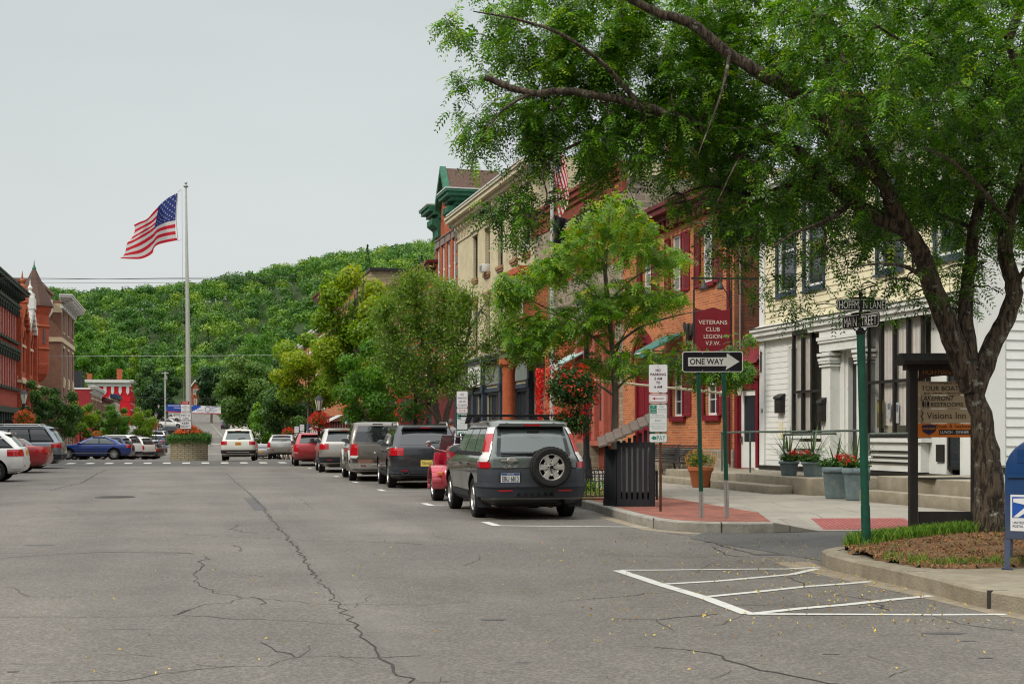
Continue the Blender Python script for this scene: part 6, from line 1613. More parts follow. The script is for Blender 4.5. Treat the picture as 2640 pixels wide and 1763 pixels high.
place_side(t, 5.0, 340, 87, 197, hz(88)+.05)
blue = t
more = [('dark blue hatchback tucked behind the blue sedan', 'hatch', 'navy', 340, 89.5, 176, 1.55), ('white SUV behind the blue sedan with dark rear pillar', 'suv', 'white', 357, 93.5, 168, 1.78),
  ('pearl white SUV with red tail lights next to the planter side', 'suv', 'pearl', 388, 98.5, 160, 1.70), ('dark grey sedan with red tail light just left of the stone planter', 'sedan', 'charcoal', 417, 106, 172, 1.46)]
for lb, kd, pmn, px_, Y_, hd, H_ in more:
 t, S = make_car('parked_suv' if kd == 'suv' else 'parked_sedan' if kd == 'sedan' else 'parked_hatchback', lb, 4.6, 1.82, H_, pmn, kd, 2.7, .34, None, False, 'tall' if kd == 'suv' else 'side', rake=.28, belt=H_*.63, group='cars parked at an angle down the left side', roofl=2.0)
 place_side(t, 4.6, px_, Y_, hd, hz(Y_))
# farther down, one template copied; too small to differ in more than paint and place
tpl, S = make_car('parked_suv', 'teal grey SUV in the far left row above the dark sedan', 4.6, 1.82, 1.7, 'teal', 'suv', 2.7, .34, None, False, 'side', rake=.3, group='cars parked at an angle down the left side')
place_side(tpl, 4.6, 412, 118, 170, hz(118))
far = [('greyblue', 413, 127, 'grey SUV second in the far left row'), ('silver', 411, 136, 'silver SUV in the middle of the far left row'), ('teal', 415, 147, 'teal SUV far down the left row beneath the street trees'), ('white', 420, 158, 'white SUV far down the left row beneath the street trees'), ('black', 426, 172, 'black SUV at the far end of the left row below the pickups'), ('navy', 430, 190, 'navy SUV farthest down the left row'),('silver', 433, 205, 'pale SUV where the road begins to climb on the left')]
for pmn, px_, Y_, lb in far:
 d = dup(tpl, (0,0,0), 0, lb, 'cars parked at an angle down the left side', swap={CARP['teal']: CARP[pmn]}); place_side(d, 4.6, px_, Y_, 168, hz(Y_))
t, S = make_car('parked_suv', 'black crossover on the hill below the white pickups', 4.6, 1.84, 1.66, 'black', 'suv', 2.7, .35, None, False, 'side', rake=.5, group='vehicles parked on the hill'); place_side(t, 4.6, 464, 228, 188, hz(228))
pk, S = make_car('pickup_truck', 'white pickup truck on the hill, the lower of two', 5.85, 2.03, 1.88, 'white', 'pickup', 3.65, .40, None, False, 'tall', False, roofl=2.6, ws=1.6, belt=1.2, group='vehicles parked on the hill')
# its rear faces left, nose to the road
park(pk, (437-HX)/FPX*275, 275, 5, hz(275)+.1)
d = dup(pk, (0,0,0), 0, 'white pickup truck on the hill, the upper of two, facing left', 'vehicles parked on the hill'); park(d, (440-HX)/FPX*345, 345, 184, hz(345)+.2)
# ---- red three-wheeled motorcycle between the two SUVs
tk = thing('trike_motorcycle', 'bright red three wheeled motorcycle between the grey SUVs', 'motorcycle', (0,0,0), 0)
TR = paint('trike_red', (.42,.006,.03), .3)
for s_ in (1, -1):
 w = wheel(tk, -.75, s_*.52, .33, .24, CHROME, 9, s_)
 mb = MB(); n = 12
 prof = []
 for i in range(n+1):
  a = R(-20+215*i/n); prof.append((-.75+.42*math.cos(a), .36+.40*math.sin(a)))
 inner = [(-.75+(x+.75)*.86, .36+(z-.36)*.86) for x, z in prof]
 for i in range(n): mb.prism([prof[i], prof[i+1], inner[i+1], inner[i]], s_*.52-.17, s_*.52+.17, axis='y')
 P = [prof[i] for i in range(n+1)]; mb.prism(P, s_*.52-.19, s_*.52-.14, axis='y') if s_ < 0 else mb.prism(P, s_*.52+.14-.3, s_*.52+.19-.3, axis='y')
 mb.build('fender', TR, tk, smooth=True, bevel=.01)
 mb = MB(); mb.box(-1.2, -1.15, s_*.5-.08, s_*.5+.08, .55, .62); mb.build('turn_signal', LAMB, tk, bevel=.01)
def rbody(name, lay, m, M=None):
 S_ = Shell(1, lay); mb = MB(); S_.mesh(mb); o = mb.build(name, m, tk, smooth=True, M=M)
 return o
rbody('tail_body', [(.32,.32,-1.22,-.2,.46,.1,.1,.0,.0),(.45,.45,-1.28,-.1,.5,.12,.1,.0,.0),(.62,.62,-1.26,-.1,.5,.14,.1,0,0),(.74,.74,-1.18,-.12,.42,.14,.1,0,0)], TR)
rbody('trunk_box', [(.82,.82,-1.05,-.55,.24,.08,.08,0,0),(.9,.9,-1.14,-.5,.3,.1,.1,0,0),(1.05,1.05,-1.15,-.48,.32,.1,.1,0,0),(1.16,1.16,-1.08,-.52,.28,.1,.1,0,0)], TR)
rbody('seat', [(.66,.70,-.6,.35,.16,.08,.1,0,0),(.78,.80,-.62,.4,.2,.1,.12,0,0),(.86,.84,-.55,.34,.17,.1,.1,0,0)], PLAS)
rbody('fuel_tank', [(.6,.6,.25,.95,.12,.1,.1,0,0),(.75,.75,.2,1.0,.19,.1,.1,0,0),(.9,.88,.28,.92,.16,.1,.1,0,0),(.96,.94,.38,.8,.08,.05,.05,0,0)], TR)
rbody('fairing', [(.55,.55,.85,1.25,.3,.1,.12,0,0),(.8,.8,.8,1.35,.38,.1,.14,0,0),(1.0,1.0,.82,1.25,.34,.1,.12,0,0)], TR)
mb = MB(); mb.tube([(.5,-.42,1.08),(.62,-.3,1.06),(.78,0,1.0),(.62,.3,1.06),(.5,.42,1.08)], .018, 8); mb.build('handlebar', CHROME, tk, smooth=True)
for s_ in (1,-1): 
 mb = MB(); mb.tube([(.55,s_*.4,1.08),(.6,s_*.5,1.16)], .01, 6); mb.lathe([(0,-.02),(.06,-.015),(.07,.01),(0,.02)], 12, M=Matrix.Translation((.6,s_*.54,1.19)) @ Matrix.Rotation(R(90), 4, 'Y')); mb.build('mirror', CHROME, tk)
mb = MB(); mb.quad((1.1,-.25,1.0),(1.1,.25,1.0),(.92,.2,1.38),(.92,-.2,1.38)); mb.box(1.1,1.105,-.25,.25,.99,1.01); mb.build('windshield', CGL2, tk)
mb = MB(); mb.lathe([(0,0),(.16,.01),(.18,.05),(.15,.08),(0,.09)], 14, M=Matrix.Translation((-.98,0,1.3)) @ Matrix.Rotation(R(80), 4, 'Y') @ Matrix.Diagonal((.7,1.2,1,1))); mb.build('backrest', PLAS, tk)
mb = MB()
for y in (-.2,-.07,.07,.2): mb.tube([(-1.15,y*1.1,1.17),(-1.12,y,1.3),(-1.0,y*.9,1.42)], .009, 6)
mb.tube([(-1.15,-.24,1.2),(-1.15,.24,1.2)], .009, 6); mb.tube([(-1.08,-.2,1.36),(-1.08,.2,1.36)], .009, 6); mb.build('luggage_rack', CHROME, tk)
mb = MB(); mb.lathe([(.0,.0),(.075,.01),(.075,.04)], 10, M=Matrix.Translation((-1.18,.0,.98)) @ Matrix.Rotation(R(-90), 4, 'Y') @ Matrix.Diagonal((.6,2.2,1,1))); mb.build('tail_light', LRED, tk)
wheel(tk, 1.25, 0, .31, .14, CHROME, 9, 1); 
mb = MB(); mb.tube([(.85,0,.95),(1.25,0,.31)], .04, 8); mb.box(-.2,.7,-.12,.12,.3,.6); mb.build('frame', WELL, tk)
park(tk, (1176-HX)/FPX*28.4, 28.6, 101, 0)
# ------------------------------------------------------------------ trees
def barkmat(name, ridge, furrow, lich):
 m, n, p = newmat(name); t = n.nodes.new('ShaderNodeTexCoord')
 q = n.nodes.new('ShaderNodeMapping'); q.inputs['Scale'].default_value = (1, 1, .22); lk(n, t.outputs['Object'], q.inputs[0])
 w = n.nodes.new('ShaderNodeTexNoise'); w.inputs['Scale'].default_value = 26; w.inputs['Detail'].default_value = 5; w.inputs['Distortion'].default_value = .8; lk(n, q.outputs[0], w.inputs[0])
 r = n.nodes.new('ShaderNodeValToRGB'); e = r.color_ramp.elements; e[0].position = .42; e[0].color = (*furrow, 1); e[1].position = .58; e[1].color = (*ridge, 1); lk(n, w.outputs[0], r.inputs[0])
 l = n.nodes.new('ShaderNodeTexNoise'); l.inputs['Scale'].default_value = 8; l.inputs['Detail'].default_value = 7; l.inputs['Roughness'].default_value = .75; lk(n, t.outputs['Object'], l.inputs[0])
 f = n.nodes.new('ShaderNodeMapRange'); f.inputs[1].default_value = .58; f.inputs[2].default_value = .64; lk(n, l.outputs[0], f.inputs[0])
 x = n.nodes.new('ShaderNodeMix'); x.data_type = 'RGBA'; lk(n, f.outputs[0], x.inputs[0]); lk(n, r.outputs[0], x.inputs[6]); x.inputs[7].default_value = (*lich, 1)
 lk(n, x.outputs[2], p.inputs['Base Color']); p.inputs['Roughness'].default_value = .95
 bp = n.nodes.new('ShaderNodeBump'); bp.inputs['Strength'].default_value = 1; bp.inputs['Distance'].default_value = .05; lk(n, w.outputs[0], bp.inputs['Height']); lk(n, bp.outputs[0], p.inputs['Normal'])
 MATS[name] = m; return m
BARK = barkmat('bark', (.105,.078,.052), (.022,.015,.010), (.24,.24,.20))
BARK2 = mat('bark_grey', (.13,.11,.09), .9, .3, 8, .6, 30, stretch=(1,1,.3))
LM_NEAR = leafmat('locust_leaves', [(.016,.05,.007),(.040,.115,.009),(.085,.21,.012),(.16,.33,.016),(.33,.46,.03)], .36, .38)
LM_YOUNG = leafmat('young_locust_leaves', [(.035,.10,.010),(.07,.18,.012),(.13,.28,.015),(.24,.38,.02),(.42,.36,.03)], .45, .4)
LM_OLIVE = leafmat('olive_leaves', [(.035,.09,.012),(.07,.16,.016),(.12,.23,.02),(.19,.29,.025),(.30,.32,.03)], .5, .3)
LM_YELLOW = leafmat('yellow_green_leaves', [(.05,.12,.010),(.11,.22,.012),(.20,.31,.015),(.34,.38,.018),(.50,.36,.02)], .5, .4)
LM_DARK = leafmat('dark_leaves', [(.012,.035,.010),(.02,.06,.014),(.032,.085,.018),(.05,.12,.02),(.09,.16,.03)], .5, .25)
LM_BRIGHT = leafmat('bright_leaves', [(.04,.11,.012),(.07,.18,.015),(.11,.25,.02),(.18,.33,.025),(.28,.38,.03)], .5, .4)
LM_MIX = leafmat('street_tree_leaves', [(.02,.055,.014),(.04,.10,.018),(.07,.15,.02),(.12,.20,.03),(.25,.17,.04)], .5, .3)
def fronds(O, D, Ls, pairs=9, leaf=.024, asp=.5, droop=.55):
 """feathery compound leaves: leaflets in pairs along a drooping midrib; returns quads (4N,3)"""
 N = len(O); D = D/np.linalg.norm(D, axis=1)[:, None]
 up = np.array([0,0,1.0]); S = np.cross(D, up)+RNG.normal(size=(N,3))*.35; S -= D*(S*D).sum(1)[:, None]; S /= np.linalg.norm(S, axis=1)[:, None]
 out = []
 for k in range(pairs):
  t = (k+1.2)/(pairs+1); c = O+D*(Ls*t)[:, None]-np.array([0,0,1])*(Ls*droop*t*t)[:, None]
  T = D-np.array([0,0,1])*(2*droop*t); T /= np.linalg.norm(T, axis=1)[:, None]
  sz = leaf*(1.0-.35*abs(t-.5)*2)
  for sg in (-1, 1):
   a = S*sg+T*.45-np.array([0,0,.25])+RNG.normal(size=(N,3))*.12; a /= np.linalg.norm(a, axis=1)[:, None]
   Lf = sz*RNG.uniform(.85, 1.15, N)[:, None]
   e = c+a*Lf; m = c+a*Lf*.5; w = T*Lf*asp*.5
   out.append(np.stack([c, m+w, e, m-w], 1))
 return np.concatenate(out).reshape(-1, 3)
def limb_path(pts, n=4, wob=.02):
 P = [Vector(p) for p in pts]; out = []
 for i in range(len(P)-1):
  p0 = P[max(0,i-1)]; p1 = P[i]; p2 = P[i+1]; p3 = P[min(len(P)-1,i+2)]
  for j in range(n):
   t = j/n; q = .5*((2*p1)+(-p0+p2)*t+(2*p0-5*p1+4*p2-p3)*t*t+(-p0+3*p1-3*p2+p3)*t**3)
   out.append(q+Vector((random.gauss(0,wob),random.gauss(0,wob),random.gauss(0,wob))))
 out.append(P[-1]); return out
def simple_tree(name, label, x, y, z, H, blobs, m, n, leaf, tr=.12, group=None, bark=BARK2, asp=.7, tone=(0,1), limbs=7, cat='tree', shell_=.35, lobes=9):
 """blobs: (dx, dy, z centre, radius, squash) relative to the foot; a tapered trunk, limbs into the crown, many small leaves"""
 t = thing(name, label, cat, (x, y, z), 0, group)
 mb = MB(); top = max(b[2] for b in blobs); fork = H*.3
 tp = limb_path([(0,0,-.2),(.02,.01,fork*.5),(random.uniform(-.1,.1)*tr*3,0,fork),(random.uniform(-.1,.1),0,H*.62),(0,0,H*.85)], 3, tr*.06)
 mb.tube(tp, [tr*(1.35 if i == 0 else 1)*(1-.85*i/(len(tp)-1)) for i in range(len(tp))], 8)
 for i in range(limbs):
  b = random.choice(blobs); a = random.uniform(0, 6.28); s = tp[min(len(tp)-1, 4+i % 6)]
  e = Vector((b[0]+math.cos(a)*b[3]*.75, b[1]+math.sin(a)*b[3]*.75, b[2]+random.uniform(-.3,.5)*b[3]))
  md = s.lerp(e, .5)+Vector((0,0,-.08*b[3]))
  q = limb_path([s, md, e], 4, tr*.08); mb.tube(q, [tr*.42*(1-.85*k/(len(q)-1)) for k in range(len(q))], 5)
  for j in range(3):
   s2 = q[random.randint(3, len(q)-2)]; e2 = s2+Vector((random.gauss(0,1),random.gauss(0,1),random.gauss(.3,.6)))*b[3]*.35; mb.tube([s2, s2.lerp(e2,.5)+Vector((0,0,.03)), e2], [tr*.14, tr*.1, tr*.04], 4)
 mb.build('trunk', bark, t, smooth=True)
 V = sum(b[3]**2 for b in blobs); P = []; Rn = []; NR = []
 for b in blobs:
  k = max(40, int(n*b[3]**2/V)); p, q = crown_points((b[0], b[1], b[2]), b[3], k, b[4], lobes=lobes, nrm=True, shell=.22); P.append(p); NR.append(q)
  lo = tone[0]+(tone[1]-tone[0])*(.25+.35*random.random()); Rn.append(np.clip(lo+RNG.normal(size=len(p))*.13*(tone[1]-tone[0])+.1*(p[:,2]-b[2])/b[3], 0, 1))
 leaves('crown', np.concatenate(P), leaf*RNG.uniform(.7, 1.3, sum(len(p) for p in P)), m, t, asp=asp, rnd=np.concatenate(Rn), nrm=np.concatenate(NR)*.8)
 return t
def px_tree(name, label, pl, pr, pt, Y, m, n, leaf, group=None, tone=(0,1), low=.28, nb=5, squash=.9, z=None, tr=.12, cat='tree', pb=None, **kw):
 """a tree filling the pixel columns pl..pr up to row pt at distance Y"""
 cx = ((pl+pr)/2-HX)/FPX*Y; w = (pr-pl)/FPX*Y/2; zg = hz(Y)+.15 if z is None else z; H = CAMH-(pt-HY)/FPX*Y-zg
 zl = H*low if pb is None else CAMH-(pb-HY)/FPX*Y-zg
 bl = []; hh = (H-zl)/2; zc = zl+hh; n_ = nb*2
 for i in range(n_):
  u = -1+2*(i+.5)/n_; rr = math.sqrt(max(0, 1-u*u))**.7*.62; a = i*2.4+random.random(); q_ = random.uniform(.38, .52)*(1-.25*max(0, u))
  bl.append((math.cos(a)*rr*w, math.sin(a)*rr*w, zc+u*hh*.80, w*q_, min(1.3, max(.65, hh/w))*squash))
 bl.append((0, 0, zc, w*.5, min(1.5, hh/w)))
 return simple_tree(name, label, cx, Y, zg, H, bl, m, n, leaf, tr, group, tone=tone, cat=cat, **kw)
GR = 'street trees along the right pavement'; GL_ = 'small street trees along the left pavement'; GH = 'trees at the foot of the wooded hill'
px_tree('street_tree', 'tall yellow green tree in front of the maroon corniced block', 790, 1040, 680, 54, LM_YELLOW, 30000, .13, GR, nb=8, low=.22, tr=.16, pb=1030, lobes=13)
px_tree('street_tree', 'yellow tinged tree left of the tall yellow green one', 690, 900, 850, 74, LM_YELLOW, 16000, .16, GR, nb=6, pb=1060, tone=(.1,.95))
px_tree('street_tree', 'light green bushy tree between the lamp and the orange brick block', 850, 1070, 870, 50, LM_BRIGHT, 15000, .11, GR, nb=6, pb=1120, tone=(0,.7))
px_tree('street_tree', 'dark green tree behind the far right lamp post', 655, 830, 975, 100, LM_MIX, 12000, .2, GR, nb=6, pb=1135, tone=(0,.8))
px_tree('street_tree', 'bright lime green young tree behind the silver liftback', 632, 722, 1030, 128, LM_BRIGHT, 7000, .2, GR, nb=5, pb=1165, tone=(.2,1))
px_tree('street_tree', 'small bright green tree farther up beside the round tree', 690, 770, 1035, 112, LM_BRIGHT, 5000, .2, GR, nb=5, pb=1150, tone=(0,.7))
px_tree('round_tree', 'big round dense green tree at the right of the climbing road', 548, 742, 917, 212, LM_MIX, 26000, .42, None, nb=9, pb=1108, tone=(.15,.95), tr=.4, lobes=16)
# small leaved olive tree with forked trunk: open, twiggy outline
def olive_tree():
 Y = 38.5; k = Y/FPX; x0 = (1140-HX)*k; t = thing('street_tree', 'olive green small leaved tree with twiggy branches in front of the cream building', 'tree', (x0, Y, .15), 0, GR)
 L_ = lambda px, py, dy=0: Vector(((px-HX)*k-x0, dy, CAMH-(py-HY)*k-.15))
 br = [[L_(1140,1230), L_(1132,1100), L_(1118,1010,.1), L_(1100,920,.2), L_(1075,820,.1), L_(1060,720)], [L_(1138,1200), L_(1150,1100,-.1), L_(1165,1020,-.2), L_(1185,940,-.3), L_(1210,850,-.2), L_(1215,790)],
          [L_(1118,1010,.1), L_(1060,950,.3), L_(1010,880,.5), L_(990,800,.4)], [L_(1185,940,-.3), L_(1250,890,-.2), L_(1310,845,-.1), L_(1335,800)], [L_(1100,920,.2), L_(1140,830,.6), L_(1150,740,.5)], [L_(1150,1100,-.1), L_(1080,1020,-.7), L_(1030,960,-1)],
          [L_(1210,850,-.2), L_(1250,780,.1), L_(1270,735,.1)], [L_(1165,1020,-.2), L_(1230,1000,-.5), L_(1270,985,-.4)]]
 mb = MB(); tips = []
 for i, b in enumerate(br):
  q = limb_path(b, 4, .02); r0 = (.13,.11,.05,.06,.05,.05,.04,.04)[i]; mb.tube(q, [r0*(1-.8*j/(len(q)-1)) for j in range(len(q))], 6); tips += q[len(q)//3:] if i > 1 else q[len(q)//2:]
 P = []; n = 0
 env = [(966,790,930),(1000,730,985),(1040,695,1010),(1090,690,1020),(1140,710,1030),(1190,720,1010),(1240,735,985),(1290,770,930),(1335,790,850)]
 while n < 900:
  px = random.uniform(960, 1345); lo = lerp_tab(px, [(e[0], e[1]) for e in env]); hi = lerp_tab(px, [(e[0], e[2]) for e in env]); py = random.uniform(lo, hi)
  if px > 1190 and random.random() < .6: continue
  e = L_(px, py, random.uniform(-1.4, 1.4)); s = min(tips, key=lambda q: (q-e).length)
  if (e-s).length > 1.6: continue
  n += 1; md = s.lerp(e, .5)+Vector((0,0,.08)); mb.tube([s, md, e], [.012,.008,.003], 3)
  kk = 60 if px < 1190 else 34
  c = np.array(s.lerp(e, .35)); ee = np.array(e); tt = RNG.random((kk,1)); P.append(c+(ee-c)*tt+RNG.normal(size=(kk,3))*.11)
 P = np.concatenate(P); mb.build('trunk', BARK2, t, smooth=True)
 rn = np.clip(.42+.2*RNG.normal(size=len(P))+.12*(P[:,2]-3)/2, 0, 1); leaves('crown', P, RNG.uniform(.05,.1,len(P)), LM_OLIVE, t, asp=.5, rnd=rn)
olive_tree()
# left pavement
for a in ((50,140,972,72,LM_MIX,'dark green small tree beneath the pointed tower',5000),(104,214,995,82,LM_MIX,'leafy green small tree in front of the brown brick block',7000),(160,256,1030,90,LM_YELLOW,'small tree turning orange beside the red painted wall',5000),(236,282,1050,98,LM_OLIVE,'slim dark olive tree fourth along the left pavement',4000),(256,345,1040,106,LM_BRIGHT,'bright green small tree in front of the scarlet building',6000),(326,410,1045,118,LM_YELLOW,'pale olive small tree before the left parked row',5000)):
 px_tree('small_tree', a[5], a[0], a[1], a[2], a[3], a[4], a[6], .13, GL_, nb=5, pb=1135, tone=(0,.75))
# foot of the hill, each tree its own crown
for a in ((168,262,838,318,LM_BRIGHT,'bright yellow green tree just right of the brown brick block'),(240,330,870,330,LM_BRIGHT,'bright green tree above the red sided shop'),(300,372,885,345,LM_YELLOW,'yellowish tree behind the scarlet building'),(338,420,930,300,LM_MIX,'dark green tree beyond the scarlet building'),(392,470,945,330,LM_MIX,'deep green tree left of the flagpole'),(436,478,926,640,LM_YELLOW,'small golden tree just left of the flagpole'),(472,540,915,660,LM_BRIGHT,'rounded bright green tree right of the flagpole'),(500,590,940,330,LM_DARK,'dark spreading tree left of the big round tree'),(600,735,850,330,LM_BRIGHT,'broad bright green tree above the big round tree'),(560,640,905,300,LM_MIX,'green tree standing close behind the big round tree'),(690,800,880,290,LM_MIX,'dark green tree above the far shops on the right'),(360,440,985,262,LM_DARK,'dark low tree at the left kerb of the hill road')):
 px_tree('hillside_tree', a[5], a[0], a[1], a[2], a[3], a[4], 6500, .55 if a[3] > 300 else .48, GH, nb=7, z=terrain(((a[0]+a[1])/2-HX)/FPX*a[3], a[3]), low=.2, tone=(0,.62), tr=.35)
# ---- young honey locust behind the bin
def frond_tree(name, label, base, skel, rad, env, Y0, dep, ntw, nfr, m, fl, pairs, leaf, bark, mul, zmin=0, keep=None, rmax=1.3, toneoff=.0, extra=None, front=None):
 t = thing(name, label, 'tree', base); B = Vector(base); mb = MB(); nodes = []
 for pts, rr in zip(skel, rad):
  q = limb_path([at(*p)-B for p in pts], 5, rr*.05); m_ = len(q); mb.tube(q, [rr*(1-(.62 if rr > .07 else .8)*j/(m_-1)) for j in range(m_)], 10 if rr > .05 else 6)
  nodes += q[m_//4 if rr < .12 else m_//2:]
 cand = []; tries = 0
 while len(cand) < ntw and tries < ntw*30:
  tries += 1
  px = random.uniform(env[0][0], env[-1][0]); lo = lerp_tab(px, [(e[0], e[1]) for e in env]); hi = lerp_tab(px, [(e[0], e[2]) for e in env])
  py = lo+(hi-lo)*random.random()
  if keep and not keep(px, py): continue
  X, z = at(px, py, Y0)[0], at(px, py, Y0)[2]; half = dep(px)
  cand.append((X-B.x, Y0+random.uniform(-half*(front(px, py) if front else 1), half)-B.y, z-B.z))
 cand = np.array(cand); NA = np.zeros((len(nodes)+len(cand)*3, 3)); k0 = len(nodes); NA[:k0] = np.array(nodes); lev = np.zeros(len(NA)); K = k0
 best = np.full(len(cand), 1e9); who = np.zeros(len(cand), int); cur = 0; O = []; D = []; alive = np.ones(len(cand), bool)
 while alive.any():
  blk = NA[cur:K]
  for c0 in range(0, len(blk), 400):
   bb = blk[c0:c0+400]; d2 = ((cand[:,None,:]-bb[None])**2).sum(2); j = d2.argmin(1); dm = d2[np.arange(len(cand)), j]; m_ = dm < best; best[m_] = dm[m_]; who[m_] = cur+c0+j[m_]
  cur = K; bsel = np.where(alive, best, 1e9); order = np.argsort(bsel)[:max(30, len(cand)//60)]
  for i in order:
   if not alive[i]: continue
   alive[i] = False
   if best[i] > rmax**2: continue
   s = Vector(NA[who[i]]); e = Vector(cand[i]); L = (e-s).length; lv = lev[who[i]]
   md = s.lerp(e, .5)+Vector((random.gauss(0,.1)*L, random.gauss(0,.1)*L, .1*L)); q = limb_path([s, md, e], 2, .008)
   r0 = max(.0035, .012*.8**lv)*mul; mb.tube(q, [r0*(1-.6*k/(len(q)-1)) for k in range(len(q))], 4, cap=False)
   for w_ in (q[2], q[3], q[4]): NA[K] = w_; lev[K] = lv+1; K += 1
   a = np.array(q[0]); b = np.array(q[-1]); tt = RNG.random((nfr,1))**.8*1.05; dr = b-a; dl = np.linalg.norm(dr)+1e-6
   O.append(a+dr*tt+RNG.normal(size=(nfr,3))*.02); dv = RNG.normal(size=(nfr,3))*.8; dv[:,2] = dv[:,2]*.5-.1; D.append(dv+dr/dl*.45)
 O = np.concatenate(O); D = np.concatenate(D); N = len(O); Ls = fl*RNG.uniform(.7, 1.25, N)
 q = fronds(O, D, Ls, pairs, leaf); M_ = 2*pairs
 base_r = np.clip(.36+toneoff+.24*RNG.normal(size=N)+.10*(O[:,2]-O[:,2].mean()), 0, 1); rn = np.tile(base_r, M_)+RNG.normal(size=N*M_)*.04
 yl = RNG.random(N*M_) < .006; rn[yl] = 1
 if extra: extra(mb, B)
 mb.build('trunk', bark, t, smooth=True, ang=60)
 quadmesh('crown', q, m, t, rn)
 print(name, 'fronds', N, 'leaflets', len(q)//4)
 return t
Yl = 26.5
env = [(1290,720,775),(1330,700,960),(1380,690,930),(1430,610,925),(1480,575,930),(1530,520,945),(1570,495,975),(1620,505,965),(1680,560,960),(1740,600,950),(1800,690,985),(1850,760,960),(1900,850,990),(1935,880,930)]
tiers = lambda px, py: (math.sin((py+abs(px-1575)*-.28)/26.0+px*.006) > -.15 or (py < 640 and abs(px-1570) < 85) or random.random() < .12) and not (px > 1770 and py < 868) and not (1690 < px <= 1770 and (py < 640 or 785 < py < 850)) and not (py > 900 and px < 1380 and random.random() < .6)
frond_tree('young_locust_tree', 'young honey locust with layered light green leaves behind the bin', (at(1583,1250,Yl)[0], Yl, .15),
 [[(1583,1256,Yl),(1584,1130,Yl),(1586,1010,Yl),(1580,920,Yl),(1572,820,Yl),(1560,700,Yl),(1568,600,Yl),(1575,520,Yl)],
     [(1584,1010,Yl),(1620,975,Yl-.2),(1680,955,Yl-.4),(1760,930,Yl-.6),(1850,905,Yl-.8),(1915,890,Yl-.9)],[(1583,1020,Yl),(1540,990,Yl-.1),(1490,960,Yl-.3),(1420,930,Yl-.5)],
     [(1580,920,Yl),(1530,870,Yl+.1),(1460,820,Yl+.2),(1380,780,Yl+.2),(1310,745,Yl+.2)],[(1578,900,Yl),(1640,850,Yl+.1),(1720,820,Yl),(1810,800,Yl-.2)],[(1570,800,Yl),(1520,740,Yl-.2),(1450,690,Yl-.3)],
     [(1568,780,Yl),(1630,720,Yl+.2),(1700,680,Yl+.3),(1770,640,Yl+.3)],[(1562,680,Yl),(1520,620,Yl),(1490,570,Yl)],[(1565,650,Yl),(1610,590,Yl),(1640,540,Yl)],[(1580,930,Yl),(1600,880,Yl-.6),(1620,840,Yl-1.2)],[(1575,860,Yl),(1560,810,Yl+.7),(1540,790,Yl+1.2)]],
 [.075,.03,.03,.035,.035,.028,.028,.02,.02,.03,.03], env, Yl, lambda px: 1.4-.8*abs(px-1575)/330, 1150, 6, LM_YOUNG, .24, 5, .085, BARK2, 1.0, keep=tiers, rmax=1.1, toneoff=.06)
